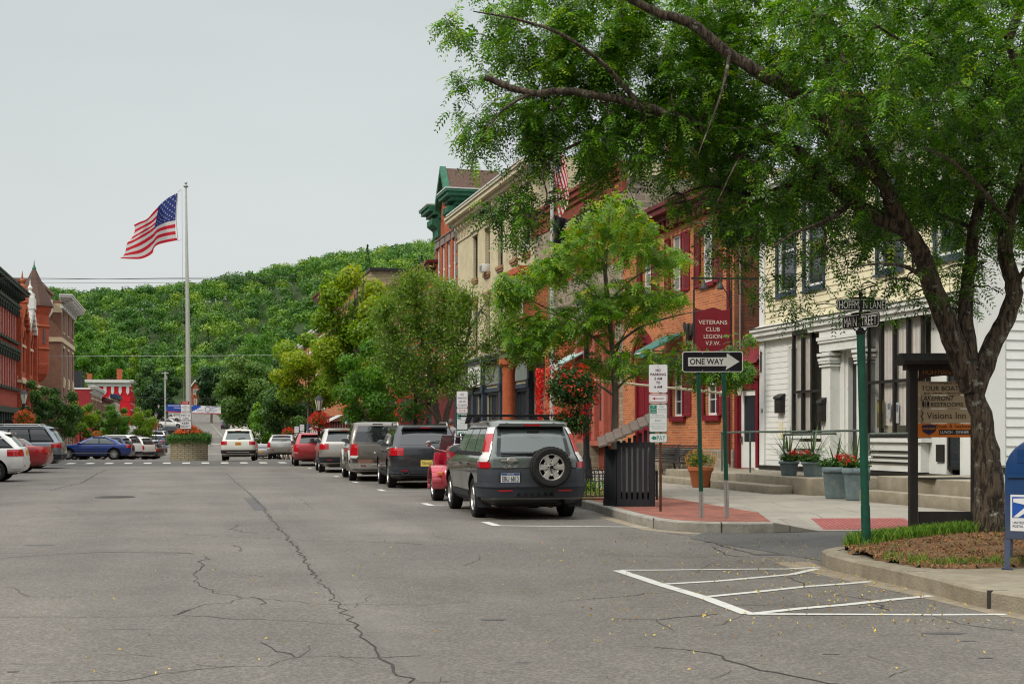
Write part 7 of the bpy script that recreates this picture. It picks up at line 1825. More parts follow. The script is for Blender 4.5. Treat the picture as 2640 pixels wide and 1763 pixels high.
# ---- the big old honey locust on the island
Yt = 14.2
def lichen(mb, B): pass
NT = frond_tree('honey_locust_tree', 'big old honey locust with furrowed forked trunk and overhanging canopy', (at(2557,1372,Yt)[0], Yt, .3),
 [[(2560,1392,Yt),(2556,1364,Yt),(2551,1264,Yt),(2538,1140,Yt),(2515,1024,Yt),(2499,972,Yt)],
     [(2506,1000,Yt),(2477,930,Yt),(2440,830,Yt),(2400,730,Yt-.05),(2373,651,Yt-.1),(2333,590,Yt-.15),(2302,530,Yt-.2),(2279,470,Yt-.3),(2250,400,Yt-.4),(2220,350,Yt-.5)],
     [(2512,1010,Yt),(2556,896,Yt),(2596,815,Yt),(2614,740,Yt),(2590,651,Yt),(2600,570,Yt),(2632,480,Yt),(2650,380,Yt),(2640,250,Yt),(2600,100,Yt)],
     [(2508,960,Yt),(2494,874,Yt+.1),(2489,785,Yt+.2),(2502,673,Yt+.3),(2510,590,Yt+.4),(2530,480,Yt+.5),(2520,330,Yt+.6),(2480,150,Yt+.8)],
     [(2333,590,Yt-.15),(2260,560,Yt-.1),(2200,520,Yt),(2120,450,Yt+.1),(2034,377,Yt+.1),(1960,345,Yt),(1894,345,Yt-.1),(1820,330,Yt-.2),(1740,300,Yt-.3),(1651,275,Yt-.4),(1587,255,Yt-.4),(1459,236,Yt-.5),(1370,240,Yt-.6),(1250,200,Yt-.6)],
     [(2279,470,Yt-.3),(2180,380,Yt-.5),(2060,250,Yt-.7),(1960,190,Yt-.8),(1881,140,Yt-.8),(1779,60,Yt-.8),(1700,36,Yt-.8),(1613,-10,Yt-.8),(1500,-90,Yt-.8)],
     [(1820,330,Yt-.2),(1740,305,Yt),(1670,307,Yt+.1),(1587,338,Yt+.1),(1491,370,Yt),(1427,405,Yt-.1),(1400,450,Yt-.2),(1410,511,Yt-.2),(1383,575,Yt-.3)],
     [(2120,450,Yt+.1),(2030,480,Yt+.2),(1930,500,Yt+.4),(1830,480,Yt+.5),(1760,500,Yt+.5)],[(2200,520,Yt),(2130,570,Yt-.4),(2050,600,Yt-.8),(1990,640,Yt-1.0)],
     [(2400,730,Yt-.1),(2340,690,Yt-.7),(2270,680,Yt-1.3),(2200,690,Yt-1.7)],[(2600,570,Yt),(2540,500,Yt-.8),(2460,420,Yt-1.6),(2380,380,Yt-2.3)],[(2220,350,Yt-.5),(2150,220,Yt-.7),(2120,100,Yt-.8),(2100,-40,Yt-.9)],
     [(2640,250,Yt),(2500,180,Yt-1),(2350,120,Yt-1.8),(2250,60,Yt-2.4)],[(2614,740,Yt),(2680,640,Yt-.3),(2760,520,Yt-.8),(2820,400,Yt-1)],[(1651,275,Yt-.4),(1560,170,Yt-.6),(1450,90,Yt-.8),(1330,50,Yt-.8),(1220,30,Yt-.8)],
     [(1370,240,Yt-.6),(1290,290,Yt-.7),(1230,380,Yt-.8)],[(1881,140,Yt-.8),(1860,240,Yt-1.3),(1800,400,Yt-1.6)],[(2510,590,Yt+.4),(2440,560,Yt+1.2),(2350,520,Yt+2),(2250,500,Yt+2.6)],[(2520,330,Yt+.6),(2400,300,Yt+1.6),(2250,250,Yt+2.5)],
     [(1960,345,Yt),(1900,420,Yt-.5),(1850,520,Yt-.8)],[(2600,100,Yt),(2660,-100,Yt),(2600,-400,Yt+.3)],[(2220,350,Yt-.5),(2160,100,Yt),(2060,-200,Yt+.3)],[(2480,150,Yt+.8),(2400,-150,Yt+1),(2300,-400,Yt+1)]],
 [.215,.135,.115,.10,.085,.085,.03,.035,.035,.03,.035,.045,.035,.035,.03,.02,.022,.03,.03,.02,.06,.05,.06],
 [(1140,-80,20),(1160,-80,300),(1200,-80,470),(1250,-80,555),(1300,-80,590),(1380,-80,590),(1440,-80,560),(1520,-80,520),(1600,-80,470),(1700,-80,500),(1800,-80,560),(1870,-80,660),(1950,-80,770),(2020,-80,720),(2100,-80,760),(2200,-80,800),(2300,-80,830),(2350,-80,760),(2450,-80,800),(2560,-80,800),(2700,-80,760),(2900,-60,700)],
 13.9, lambda px: .9+2.3*max(0, min(1, (px-1250)/900)), 5600, 5, LM_NEAR, .21, 6, .058, BARK, 1.25,
 keep=lambda px, py: not (1385 < px < 1480 and 395 < py < 580 and random.random() < .9) and not (1480 <= px < 1720 and py > 410 and random.random() < .88) and not (1700 < px < 1890 and py > 400 and random.random() < .9) and not (px >= 1890 and py > 540 and random.random() < .6) and random.random() < max(.0, min(1, (px-1135+55*math.sin(py/37.0)+40*math.sin(py/13.0+1)+90*mnoise.noise((px/60,py/50,11)))/330)) and random.random() < (1.0 if px > 1850 and py < 560 else .8 if py < 400 else .4 if px < 1800 else .3) and not (px < 1750 and mnoise.noise((px/80, py/60, 3)) < -.08) and not (px >= 1750 and mnoise.noise((px/105, py/80, 7)) < -.14), rmax=1.3, toneoff=.1, front=lambda px, py: .8 if (px > 1950 and py < 430) else .12)
# upper crown above the picture: coarser, gives the canopy its height
c0 = Vector(NT.location); bl = [(-1.6,-.8,6.6,2.0,.7),(.2,.5,7.2,2.2,.8),(1.9,.2,6.8,2.2,.8),(-3.6,-.8,6.0,1.4,.6),(.5,-2.2,6.6,1.7,.7),(.6,2.4,6.8,1.8,.7)]
P = np.concatenate([crown_points(b[:3], b[3], 1100, b[4]) for b in bl]); P = P[P[:,2] > 6.1]
leaves('upper_crown', P, .12*RNG.uniform(.7,1.3,len(P)), LM_NEAR, NT, asp=.5)
# ------------------------------------------------------------------ street furniture
STEEL = mat('galvanised', (.36,.36,.34), .5, .15, 12, metal=.5); POSTG = mat('post_green', (.012,.07,.045), .45, .25, 8); RUST = mat('rusty_post', (.10,.045,.025), .8, .4, 14)
SW = mat('sign_white', (.66,.67,.68), .4, .03, 3); SB = mat('sign_black', (.012,.012,.014), .35, .2, 5); SG = mat('sign_green', (.02,.20,.13), .4, .1, 4); SR = mat('sign_red', (.36,.015,.03), .45, .1, 4); SBL = mat('sign_blue', (.02,.08,.34), .4, .1, 4)
STX = mat('sign_text_dark', (.09,.02,.03), .5)
def plate(par, w, h, z, m, rim=None, name='plate', y=0.0, r=.03, x=0.0):
 mb = MB(); mb.prism(rrect(w, h, r, 4, x, z), y-.003, y+.003, axis='y')
 o = mb.build(name, rim or m, par)
 if rim is not None:
  mb = MB(); mb.prism(rrect(w-.022, h-.022, max(.004, r-.01), 4, x, z), y-.0055, y-.0032, axis='y'); mb.build('face', m, o)
 return o
def bolt(par, x, z, y=0):
 mb = MB(); mb.lathe([(.008,0),(.008,.006),(0,.007)], 8, M=Matrix.Translation((x,y-.004,z)) @ Matrix.Rotation(R(90), 4, 'X')); mb.build('bolt', STEEL, par)
def upost(par, h, m, w=.055, lean=0.0, low=None, lowh=0, holes=True, x=0.0):
 """perforated channel post"""
 def seg(z0, z1, mm, nm, ww):
  mb = MB(); f = lambda z: lean*z
  P = [(-ww/2,-.012),(ww/2,-.012),(ww/2,.02),(ww/2-.012,.02),(ww/2-.012,0),(-ww/2+.012,0),(-ww/2+.012,.02),(-ww/2,.02)]
  vs = [(x+p[0]+f(z0),p[1]+.02,z0) for p in P]+[(x+p[0]+f(z1),p[1]+.02,z1) for p in P]; n = len(P)
  mb.add(vs, [(i,(i+1)%n,n+(i+1)%n,n+i) for i in range(n)]+[tuple(range(n-1,-1,-1)), tuple(range(n,2*n))]); o = mb.build(nm, mm, par)
  if holes:
   hb = MB(); z = z0+.02
   while z < z1-.02: hb.box(x+f(z)-.004, x+f(z)+.004, .0065, .008, z, z+.012); z += .03
   hb.build('holes', WELL, o)
 if low: seg(-.1, lowh, low, 'post_base', w*1.06); seg(lowh+.001, h, m, 'post', w)
 else: seg(-.1, h, m, 'post', w)
# no parking set by the bin
p0 = G(1703, 1318, .15); t = thing('parking_sign', 'white no parking 2 AM to 6 AM sign above green pay signs beside the bin', 'sign', (p0.x-.11, p0.y, .15), R(-4), 'parking sign posts')
k = p0.y/FPX; zz = lambda py: CAMH-(py-HY)*k-.15
upost(t, zz(935), RUST, .045, lean=0, x=.11)
def parking_set(t, Y, x, px_c, first, w=.305, tops=None, arrow='left', two=False):
 z0, z1, z2, z3, z4, z5, z6, z7 = tops
 a = plate(t, w, z0-z1, (z0+z1)/2, SW, None, 'no_parking_plate', x=x)
 h = z0-z1
 if not two:
  for i, s_ in enumerate(('NO', 'PARKING', '2 AM', 'TO', '6 AM')): letters(s_, a, STX, x, z0-h*(.20+.148*i), h*.095, w*{0:.27,1:.84,2:.42,3:.23,4:.42}[i], y=-.0045, bold=.025)
 else:
  for i, s_ in enumerate(('NO', 'PARKING', '2:00 AM', 'TO 6:00 AM')): letters(s_, a, STX, x, z0-h*(.2+.22*i), h*.12, w*{0:.3,1:.8,2:.62,3:.8}[i], y=-.0045)
 bolt(a, x, z0-.025); bolt(a, x, z1+.025)
 b = plate(t, w, z2-z3, (z2+z3)/2, SW, None, 'arrow_plate', x=x); zc = (z2+z3)/2
 mb = MB(); mb.prism(rrect(w*.93, (z2-z3)*.8, .015, 3, x, zc), -.0042, -.0034, axis='y'); mb.build('border', SR, b); mb = MB(); mb.prism(rrect(w*.89, (z2-z3)*.68, .012, 3, x, zc), -.0052, -.0043, axis='y'); mb.build('face', SW, b)
 mb = MB(); mb.box(x-w*.2, x+w*(.3 if not two else .2), -.0065, -.0053, zc-.006, zc+.006); mb.prism([(x-w*.33, zc),(x-w*.17, zc-.022),(x-w*.17, zc+.022)], -.0065, -.0053, axis='y')
 if two: mb.prism([(x+w*.33, zc),(x+w*.17, zc+.022),(x+w*.17, zc-.022)], -.0065, -.0053, axis='y')
 mb.build('arrow', SR, b)
 c = plate(t, w, z4-z5, (z4+z5)/2, SW, SG, 'pay_plate', x=x); h = z4-z5
 mb = MB(); mb.box(x-w*.44, x-w*.08, -.0075, -.0057, z5+h*.66, z5+h*.96); mb.build('limit_panel', SG, c)
 for i, s_ in enumerate(('2', 'Hour', 'Limit')): letters(s_, c, SW, x-w*.26, z5+h*(.915-.1*i), h*.055, w*(.1 if i == 0 else .28), y=-.008)
 for s_, u, v, hh, ww in (('PAID',.2,.91,.05,.25),('PARKING',.22,.81,.05,.42),('9am to 6pm',.22,.715,.032,.4),('BY PERMIT OR',0,.60,.032,.62),('PAY & DISPLAY RECEIPT',0,.53,.03,.82),('PAY',0,.41,.07,.34),('MULTI-SPACE METER',0,.305,.03,.8),('DISPLAY RECEIPT ON',0,.205,.03,.78),('DRIVER-SIDE DASH',0,.13,.03,.68)): letters(s_, c, SG, x+w*u, z5+h*v, h*hh, w*ww, y=-.006)
 d = plate(t, w, z6-z7, (z6+z7)/2, SW, SG, 'pay_arrow_plate', x=x); zc = (z6+z7)/2
 letters('PAY', d, SG, x+w*.16, zc, (z6-z7)*.55, w*.46, y=-.006)
 mb = MB(); mb.prism([(x-w*.38, zc),(x-w*.22, zc-.04),(x-w*.22, zc-.02),(x-w*.1, zc-.025),(x-w*.1, zc+.025),(x-w*.22, zc+.02),(x-w*.22, zc+.04)], -.0075, -.0057, axis='y'); mb.build('arrow', SG, d)
tp = [zz(y) for y in (939.9, 1012, 1015.5, 1039, 1041.5, 1114, 1116.5, 1141)]
parking_set(t, p0.y, .07, 0, True, .30, tp)
Y2 = 36.0; k2 = Y2/FPX; x2 = (1191.5-HX)*k2; z2f = lambda py: CAMH-(py-HY)*k2-.15
t2 = thing('parking_sign', 'white no parking sign with double arrow behind the dark grey SUV', 'sign', (x2, Y2, .15), R(-2), 'parking sign posts')
upost(t2, z2f(1008), RUST, .045, holes=False); parking_set(t2, Y2, 0, 0, False, .302, [z2f(y) for y in (1008.5, 1050, 1051.5, 1065, 1066.5, 1107.5, 1109, 1124)], two=True)
# ONE WAY
p0 = G(1809, 1335, .15); k = p0.y/FPX; zz = lambda py: CAMH-(py-HY)*k-.15
t = thing('one_way_sign', 'black and white ONE WAY arrow sign on two green posts at the pavement corner', 'sign', (p0.x-.05, p0.y, .15), R(-3))
upost(t, zz(945), POSTG, .062, lean=-.022, low=STEEL, lowh=.40, x=.05); upost(t, zz(945), POSTG, .062, lean=-.022, low=STEEL, lowh=.57, x=.43)
zc = zz(932.5); xc = (1835-1809)*k+.06; w, h = .905, .31
pl = plate(t, w, h, zc, SB, SW, 'plate', r=.035, x=xc)
mb = MB(); mb.prism([(xc-w*.405, zc-h*.21),(xc+w*.235, zc-h*.21),(xc+w*.215, zc-h*.41),(xc+w*.445, zc),(xc+w*.235, zc+h*.415),(xc+w*.235, zc+h*.21),(xc-w*.405, zc+h*.21)], -.0075, -.0058, axis='y'); mb.build('arrow', mat('sign_offwhite', (.52,.53,.50), .5), pl)
letters('ONE WAY', pl, SB, xc-w*.095, zc+.003, h*.29, w*.56, y=-.008, bold=.02)
for dx in (-.2, .33):
 for dz in (-.135, .125): bolt(pl, xc+dx*.75, zc+dz, -.002)
# street name post
p0 = G(2234, 1420, .15); k = p0.y/FPX; t = thing('street_name_post', 'dark green post with black Hoffman Lane and Main Street name plates', 'sign', (p0.x, p0.y, .14))
zz = lambda py: CAMH-(py-HY)*k-.14
lean = (2219-2234)/(1420-858)
mb = MB(); H_ = zz(862); mb.tube([(0,0,0),(lean*H_,0,H_)], .045, 14); mb.tube([(0,0,0),(lean*.5,0,.5)], .05, 14); mb.build('post', POSTG, t, smooth=True)
mb = MB(); T = Matrix.Translation((lean*H_, 0, H_)); mb.lathe([(.05,0),(.055,.03),(.04,.05),(.02,.07),(.02,.42),(.035,.44),(.0,.46)], 12, M=T)
for s_ in (-1, 1): mb.tube([(lean*H_,0,H_+.02),(lean*H_+s_*.07,0,H_+.05),(lean*H_+s_*.09,0,H_+.09)], .008, 5)
mb.build('finial', SB, t)
def name_plate(txt, wid, hei, z, ang, x, tw):
 M = Matrix.Translation((x, 0, z)) @ Matrix.Rotation(ang, 4, 'Z')
 mb = MB(); mb.prism(rrect(wid, hei, .025, 4), -.008, .008, axis='y'); mb.prism(rrect(wid*.5, .02, .008, 3, 0, hei/2+.012), -.008, .008, axis='y'); o = mb.build('name_plate', SB, t, M=M)
 letters(txt, o, mat('sign_silver', (.62,.63,.60), .45), 0, 0, hei*.68, tw, y=-.009, M=M, name='lettering')
 mb = MB(); P = rrect(wid*.985, hei*.93, .022, 4); Q = rrect(wid*.965, hei*.83, .02, 4); n = len(P)
 for i in range(n): j = (i+1) % n; mb.prism([P[i], P[j], Q[j], Q[i]], -.0105, -.0085, axis='y')
 mb.build('border', MATS['sign_silver'], o, M=M)
xt = lean*H_
name_plate('HOFFMAN LANE', .545, .125, zz(786), R(4), xt+(2221-2219)*k, .5)
name_plate('MAIN STREET', .56, .155, zz(828), R(-62), xt, .5)
# directory board under the tree
Yd = 14.9; k = Yd/FPX; x0 = (2355-HX)*k; zb = .16; zz = lambda py: CAMH-(py-HY)*k-zb
t = thing('directory_sign', 'dark wooden directory sign with tan boards and shingled cap behind the trunk', 'sign', (x0, Yd, zb), R(-2))
DW = mat('dark_wood', (.028,.024,.022), .6, .3, 8, stretch=(1,1,.2)); TAN = mat('tan_board', (.36,.28,.18), .6, .1, 6); ORG = mat('orange_board', (.60,.16,.02), .6, .1, 6); BRN = mat('brown_board', (.06,.028,.02), .6, .2, 6); GOLD = mat('gold_text', (.42,.22,.08), .5)
ww = .70; mb = MB(); mb.box(-.05, .04, -.045, .045, -.1, zz(945)); mb.build('post', DW, t); mb = MB(); mb.box(ww-.04, ww+.05, -.045, .045, -.1, zz(945)); mb.build('post', DW, t)
zt_ = zz(945); mb = MB(); mb.prism([(-.22,zt_+.02),(.22,zt_+.02),(.22,zt_+.06),(.06,zt_+.15),(-.06,zt_+.15),(-.22,zt_+.06)], -.16, ww+.16, axis='x'); mb.box(-.1, ww+.1, -.09, .09, zt_-.04, zt_+.019); mb.build('roof_cap', DW, t)
mb = MB(); mb.prism([(.06,zz(948)),(ww-.06,zz(948)),(ww-.06,zz(982)),(ww*.75,zz(972)),(ww/2,zz(968)),(ww*.25,zz(972)),(.06,zz(984))][::-1], -.02, .02, axis='y'); hb = mb.build('header_board', BRN, t); letters('HOFFMAN LANE', hb, GOLD, ww/2, zz(959), .06, .50, y=-.023)
for (y0_, y1_, m_) in ((984,1019,TAN),(1020,1053,TAN),(1054,1091,TAN),(1092,1127,ORG)):
 mb = MB(); mb.box(.035, ww-.02, -.07, -.045, zz(y1_), zz(y0_)); bd = mb.build('board', m_, t); yy = -.073; L = lambda s_, u, py, h_, w_, mm=INK: letters(s_, bd, mm, u, zz(py), h_, w_, y=yy, align='L')
 if y0_ == 984: L('Glimmerglass Queen', .16, 988.5, .030, .40, BRN); L('TOUR BOAT', .07, 1001.5, .052, .42, SB); L('BAR - MUSIC - PRIVATE', .10, 1014, .02, .40, BRN)
 elif y0_ == 1020: letters('LAKEFRONT', bd, SB, .06, zz(1027), .055, .38, y=yy, align='L', shear=.2); L('RESTROOMS', .18, 1043, .046, .36, SB); 
 elif y0_ == 1054: L('Visions Inn', .13, 1071, .075, .44, BRN); mb = MB(); mb.tube([(.07,-.075,zz(1087)),(.09,-.075,zz(1080)),(.065,-.075,zz(1073)),(.09,-.075,zz(1066)),(.07,-.075,zz(1058))], .006, 5); mb.build('scroll', BRN, bd)
 else:
  L('Steak & Seafood', .235, 1098, .045, .40, BRN); mb = MB(); mb.box(.27, ww-.06, -.074, -.0705, zz(1119.5), zz(1107.5)); mb.build('strip', SB, bd); letters('LUNCH - DINNER', bd, PLATEW, .285, zz(1113.5), .033, .32, y=-.076, align='L')
  mb = MB(); mb.prism([(.075,zz(1096)),(.155,zz(1094)),(.235,zz(1096)),(.225,zz(1112)),(.155,zz(1121)),(.085,zz(1112))], -.078, -.0705, axis='y'); eb = mb.build('emblem', mat('emblem_navy', (.03,.02,.06), .5), bd); mb = MB(); mb.box(.08,.23,-.082,-.0785,zz(1108.5),zz(1101)); mb.build('ribbon', BRN, eb)
  letters('BACK ALLEY', eb, PLATEO, .155, zz(1104.5), .018, .13, y=-.0825)
if True:
 mb = MB()
 for x in (.09, .145): mb.lathe([(0,-.012),(.012,0),(0,.012)], 8, M=Matrix.Translation((x,-.074,zz(1036.5)))); mb.box(x-.012, x+.012, -.077, -.071, zz(1044.5), zz(1038.5)); mb.box(x-.009, x-.002, -.077, -.071, zz(1049.5), zz(1044.4)); mb.box(x+.002, x+.009, -.077, -.071, zz(1049.5), zz(1044.4))
 mb.box(.115, .12, -.077, -.071, zz(1050), zz(1034)); mb.build('restroom_symbol', SB, t)
mb = MB(); mb.box(.06, ww-.06, -.025, .025, zz(1362), zz(1318)); mb.build('kick_board', DW, t)
# blue collection box
c0 = G(2614, 1464, .15); t = thing('collection_mailbox', 'blue street collection mailbox with white eagle label at the right edge', 'mailbox', (c0.x+.28, c0.y+.05, .15), R(-24))
MBL = paint('mailbox', (.002,.04,.14), .0, .3)
prof = [(-.31,.28)]+[(-.31,.92)]+[(-.31*math.cos(R(a)), .92+.31*math.sin(R(a))) for a in range(15, 180, 15)]+[(.31,.92),(.31,.28)]
mb = MB(); mb.prism([(-x, z) for x, z in prof], -.27, .27, axis='y')
M90 = Matrix.Rotation(R(0), 4, 'Z'); mb.build('body', MBL, t, bevel=.012, M=M90)
for x in (-.29, .29):
 for y in (-.25, .25): 
  mb = MB(); mb.box(x-.025, x+.025, y-.02, y+.02, .01, .28); mb.box(x-.05, x+.05, y-.04, y+.04, 0, .012); mb.build('leg', MBL, t)
mb = MB(); mb.box(-.29, .29, -.29, -.271, .86, .89); mb.box(-.2,.2,-.275,-.2705,1.0,1.12); mb.build('rim', MBL, t)
lb = MB(); lb.box(-.26, -.02, -.276, -.272, .36, .70); lo_ = lb.build('label', SW, t)
mb = MB(); mb.box(-.245, -.035, -.279, -.2765, .485, .68); em = mb.build('emblem', SBL, lo_); mb = MB(); mb.prism([(-.235,.63),(-.10,.60),(-.04,.665),(-.07,.67),(-.235,.665)], -.282, -.2795, axis='y'); mb.prism([(-.235,.49),(-.19,.49),(-.06,.58),(-.12,.595)], -.282, -.2795, axis='y'); mb.build('eagle', SW, em)
letters('UNITED STATES', lo_, INK, -.14, .44, .022, .2, y=-.278); letters('POSTAL SERVICE', lo_, INK, -.14, .405, .022, .2, y=-.278)
# slatted bin enclosure with sloping shingled lid
c = G(1590, 1305, .15); k = c.y/FPX
t = thing('bin_enclosure', 'black slatted bin enclosure with sloping brown shingle lid on the brick paving', 'litter bin', (c.x, c.y, .15), R(-2))
BW = mat('black_wood', (.020,.022,.025), .65, .3, 8, stretch=(1,1,.2)); W_ = 97*k; D_ = .62
def topz(x): return 1.04+(x+.27)/(W_+.27)*.44
mb = MB(); mb.box(.02, W_-.02, .02, D_-.02, .02, .95); mb.build('inner_box', WELL, t)
mb = MB(); mb.box(.06, W_-.1, .012, .019, .25, 1.05); mb.build('liner', mat('grey_liner', (.32,.33,.34), .5), t)
sl = MB(); n = 7
for i in range(n): x = W_*(i)/n; w_ = W_/n*(.66 if 0 < i < n-1 else .8); sl.box(x+.004, x+w_, -.02, .01, .06, topz(x)-.06)
sl.box(W_*(n-1)/n, W_, -.021, .0, .05, topz(W_)-.06); sl.box(0, W_, -.035, -.0215, .0, .13); sl.box(0, W_, -.018, .011, topz(0)-.12, topz(0)-.05)
sl.build('front_slats', BW, t)
sl = MB(); M = Matrix.Rotation(R(118), 4, 'Z')
for i in range(6): x = i*.068; sl.box(x+.006, x+.045, -.01, .02, .06, 1.0, M=M)
sl.box(0, .42, -.0, .03, 0, .1, M=M); sl.box(0, .42, .005, .012, .06, .9, M=M); sl.build('side_slats', BW, t)
for x, y in ((.0, .0), (W_-.05, .0), (W_-.05, D_-.05), (-.19, .36)):
 mb = MB(); mb.box(x, x+.06, y, y+.06, 0, topz(x)-.02); mb.build('corner_post', BW, t)
mb = MB(); n = 7; SH = mat('shingle_brown', (.11,.085,.07), .85, .25, 9)
for i in range(n):
 xa = -.32+(W_+.34)*i/n; xb = -.32+(W_+.34)*(i+1)/n+.05; za, zb2 = topz(xa)+.035, topz(xb)+.0
 e_ = .16; mb.add([(xa,-.14,za),(xb,-.14,zb2),(xb,D_+.1,zb2+e_),(xa,D_+.1,za+e_),(xa,-.14,za-.03),(xb,-.14,zb2-.03),(xb,D_+.1,zb2+e_-.03),(xa,D_+.1,za+e_-.03)], [(0,1,2,3),(7,6,5,4),(0,4,5,1),(1,5,6,2),(2,6,7,3),(3,7,4,0)])
mb.build('shingle_lid', SH, t)
# iron tree guard
IRON = mat('black_iron', (.02,.02,.022), .5, .2, 20)
fx0, fx1, fy0, fy1 = 1.50, 2.75, 24.9, 27.6
t = thing('tree_guard', 'low black iron railing round the young locust tree pit', 'railing', (fx0, fy0, .15), R(6))
mb = MB()
def guard(mb, x0, y0, x1, y1):
 L = math.hypot(x1-x0, y1-y0); n = int(L/.085)
 for i in range(n+1):
  x = x0+(x1-x0)*i/n; y = y0+(y1-y0)*i/n; mb.box(x-.007, x+.007, y-.007, y+.007, .06, .5)
 for z in (.08, .36, .5): mb.tube([(x0,y0,z),(x1,y1,z)], .011, 6)
 for i in range(n//2):
  a = [(x0+(x1-x0)*(i*2+1+math.cos(u)*.9)/n, y0+(y1-y0)*(i*2+1+math.cos(u)*.9)/n, .5+.075*math.sin(u)) for u in (math.pi, 2.4, 1.57, .74, 0)]; mb.tube(a, .006, 5)
 for x, y in ((x0,y0),(x1,y1)): mb.box(x-.015, x+.015, y-.015, y+.015, 0, .56)
guard(mb, -.25, 0, 1.3, 0); guard(mb, 1.3, 0, 1.3, 2.6); guard(mb, -.25, 2.6, 1.3, 2.6); guard(mb, -.25, 0, -.25, 2.6); mb.build('rails', IRON, t)
mb = MB(); mb.box(-.22, 1.27, .05, 2.55, -.02, .03); mb.build('soil_bed', M_SOIL, t)
P = RNG.random((1600,3))*np.array([1.4,2.4,.3])+np.array([-.2,.1,.04]); leaves('ground_plants', P, .05, LM_BRIGHT, t, asp=.5)
# benches against the brick wall
BSL = mat('bench_slat', (.035,.036,.04), .5, .3, 8)
def bench(label, loc, rz):
 t = thing('park_bench', label, 'bench', loc, rz, 'slatted benches by the brick wall'); w = 1.5
 mb = MB()
 for i in range(7): mb.box(0, w, .02+i*.06, .065+i*.06, .43, .455)
 mb.build('seat', BSL, t); mb = MB()
 for i in range(7): z = .5+i*.065; mb.box(0, w, .46+i*.022, .485+i*.022, z, z+.048)
 mb.build('backrest', BSL, t)
 for x in (.06, w-.06):
  mb = MB(); mb.tube([(x,.0,0),(x,.05,.15),(x,.02,.3),(x,.04,.43),(x,.44,.44),(x,.62,.95)], .018, 6); mb.tube([(x,.6,0),(x,.5,.2),(x,.42,.44)], .018, 6); mb.tube([(x,.02,.44),(x,-.0,.62),(x,.1,.66),(x,.48,.64)], .014, 6); mb.build('leg', IRON, t)
 return t
q = FV.pt(FV.lx(1715), -.9); bench('black slatted bench between the bin and the orange flower pot', (*q, .15), FV.rz+R(8))
q = FV.pt(FV.lx(1768), -.85); bench('black slatted bench partly hidden behind the orange flower pot', (*q, .15), FV.rz+R(2))
def blossoms(name, c, r, n, m, size, par, squash=1.0, clump=10, shell_=True, **kw):
 d = RNG.normal(size=(n,3)); d /= np.linalg.norm(d, axis=1)[:, None]; P = []
 rr = r*(RNG.uniform(.88, 1.04, (n,1)) if shell_ else RNG.random((n,1))**.5)
 cc = np.array(c)+d*rr*np.array([1,1,squash]); P = np.repeat(cc, clump, 0)+RNG.normal(size=(n*clump,3))*size*.9
 return leaves(name, P, size*RNG.uniform(.7,1.3,len(P)), m, par, asp=.9, rnd=RNG.random(len(P)), **kw)
FLR = leafmat('red_petals', [(.45,.012,.012),(.62,.02,.015),(.75,.05,.02)], .5, .25); FLW = leafmat('white_petals', [(.62,.62,.58),(.75,.75,.72),(.8,.8,.78)], .5, .25); FLO = leafmat('orange_petals', [(.50,.20,.01),(.62,.30,.01),(.62,.36,.03)], .5, .2); FLO2 = leafmat('coral_petals', [(.6,.06,.02),(.7,.12,.03),(.75,.2,.05)], .5, .25)
LM_POT = leafmat('pot_leaves', [(.02,.07,.012),(.04,.12,.018),(.07,.18,.025),(.11,.24,.03)], .45, .25)
# terracotta pot of yellow mums
c = at(1806, 1232, 31.0); t = thing('flower_pot', 'round terracotta pot of yellow orange mums beside the bench', 'flower pot', (c.x, 31.0, .15))
TC = mat('terracotta_pot', (.42,.13,.05), .75, .15, 5); mb = MB(); mb.lathe([(.19,0),(.20,.02),(.27,.36),(.31,.40),(.31,.47),(.29,.48),(.26,.44),(.0,.42)], 24); mb.build('pot', TC, t, smooth=True)
P = crown_points((0,0,.62), .36, 3000, .75); leaves('foliage', P, .035, LM_POT, t, asp=.5); blossoms('flowers', (0,0,.64), .37, 520, FLO, .016, t, .75, 4)
# stone steps, stoops and handrails of the clapboard house
def step(name, label, F, x0, x1, y0, y1, z0, z1, cat='stone step', m=M_CONC2, parts=None, group='concrete stoops in front of the clapboard house'):
 t = thing(name, label, cat, (*F.A, 0), F.rz, group)
 mb = MB(); mb.box(x0, x1, y0, y1, z0, z1); mb.build('slab', m, t, bevel=.015)
 for a in (parts or []): mb = MB(); mb.box(*a); mb.build('tread', m, t, bevel=.015)
 return t
step('stoop', 'low concrete stoop in front of the crimson entry porch', FW, -1.2, 3.3, -2.25, -.3, .1, .47, parts=[(-1.6, 3.1, -2.75, -2.252, .1, .30)])
step('stoop', 'middle concrete stoop carrying the near pair of planters', FW, 3.7, 7.4, -2.45, -.28, .1, .5, parts=[(3.4, 6.6, -2.95, -2.452, .1, .32)])
t = step('stoop', 'large weathered concrete landing with two steps behind the directory sign', Fr((6.55, 24.9), UR), .25, 3.9, .35, 3.6, .1, .62, parts=[(0, 3.85, 0, .348, .1, .36)])
mt_ = thing('door_mat', 'dark rubber mat lying on the large concrete landing', 'mat', (7.75, 23.2, .622), R(10)); mb = MB(); mb.box(-.45, .45, -.3, .3, 0, .015); mb.build('mat', WELL, mt_)
PIPE = mat('pipe_rail', (.075,.10,.085), .5, .3, 10, dirt=((.2,.19,.16), .55, .75, 12))
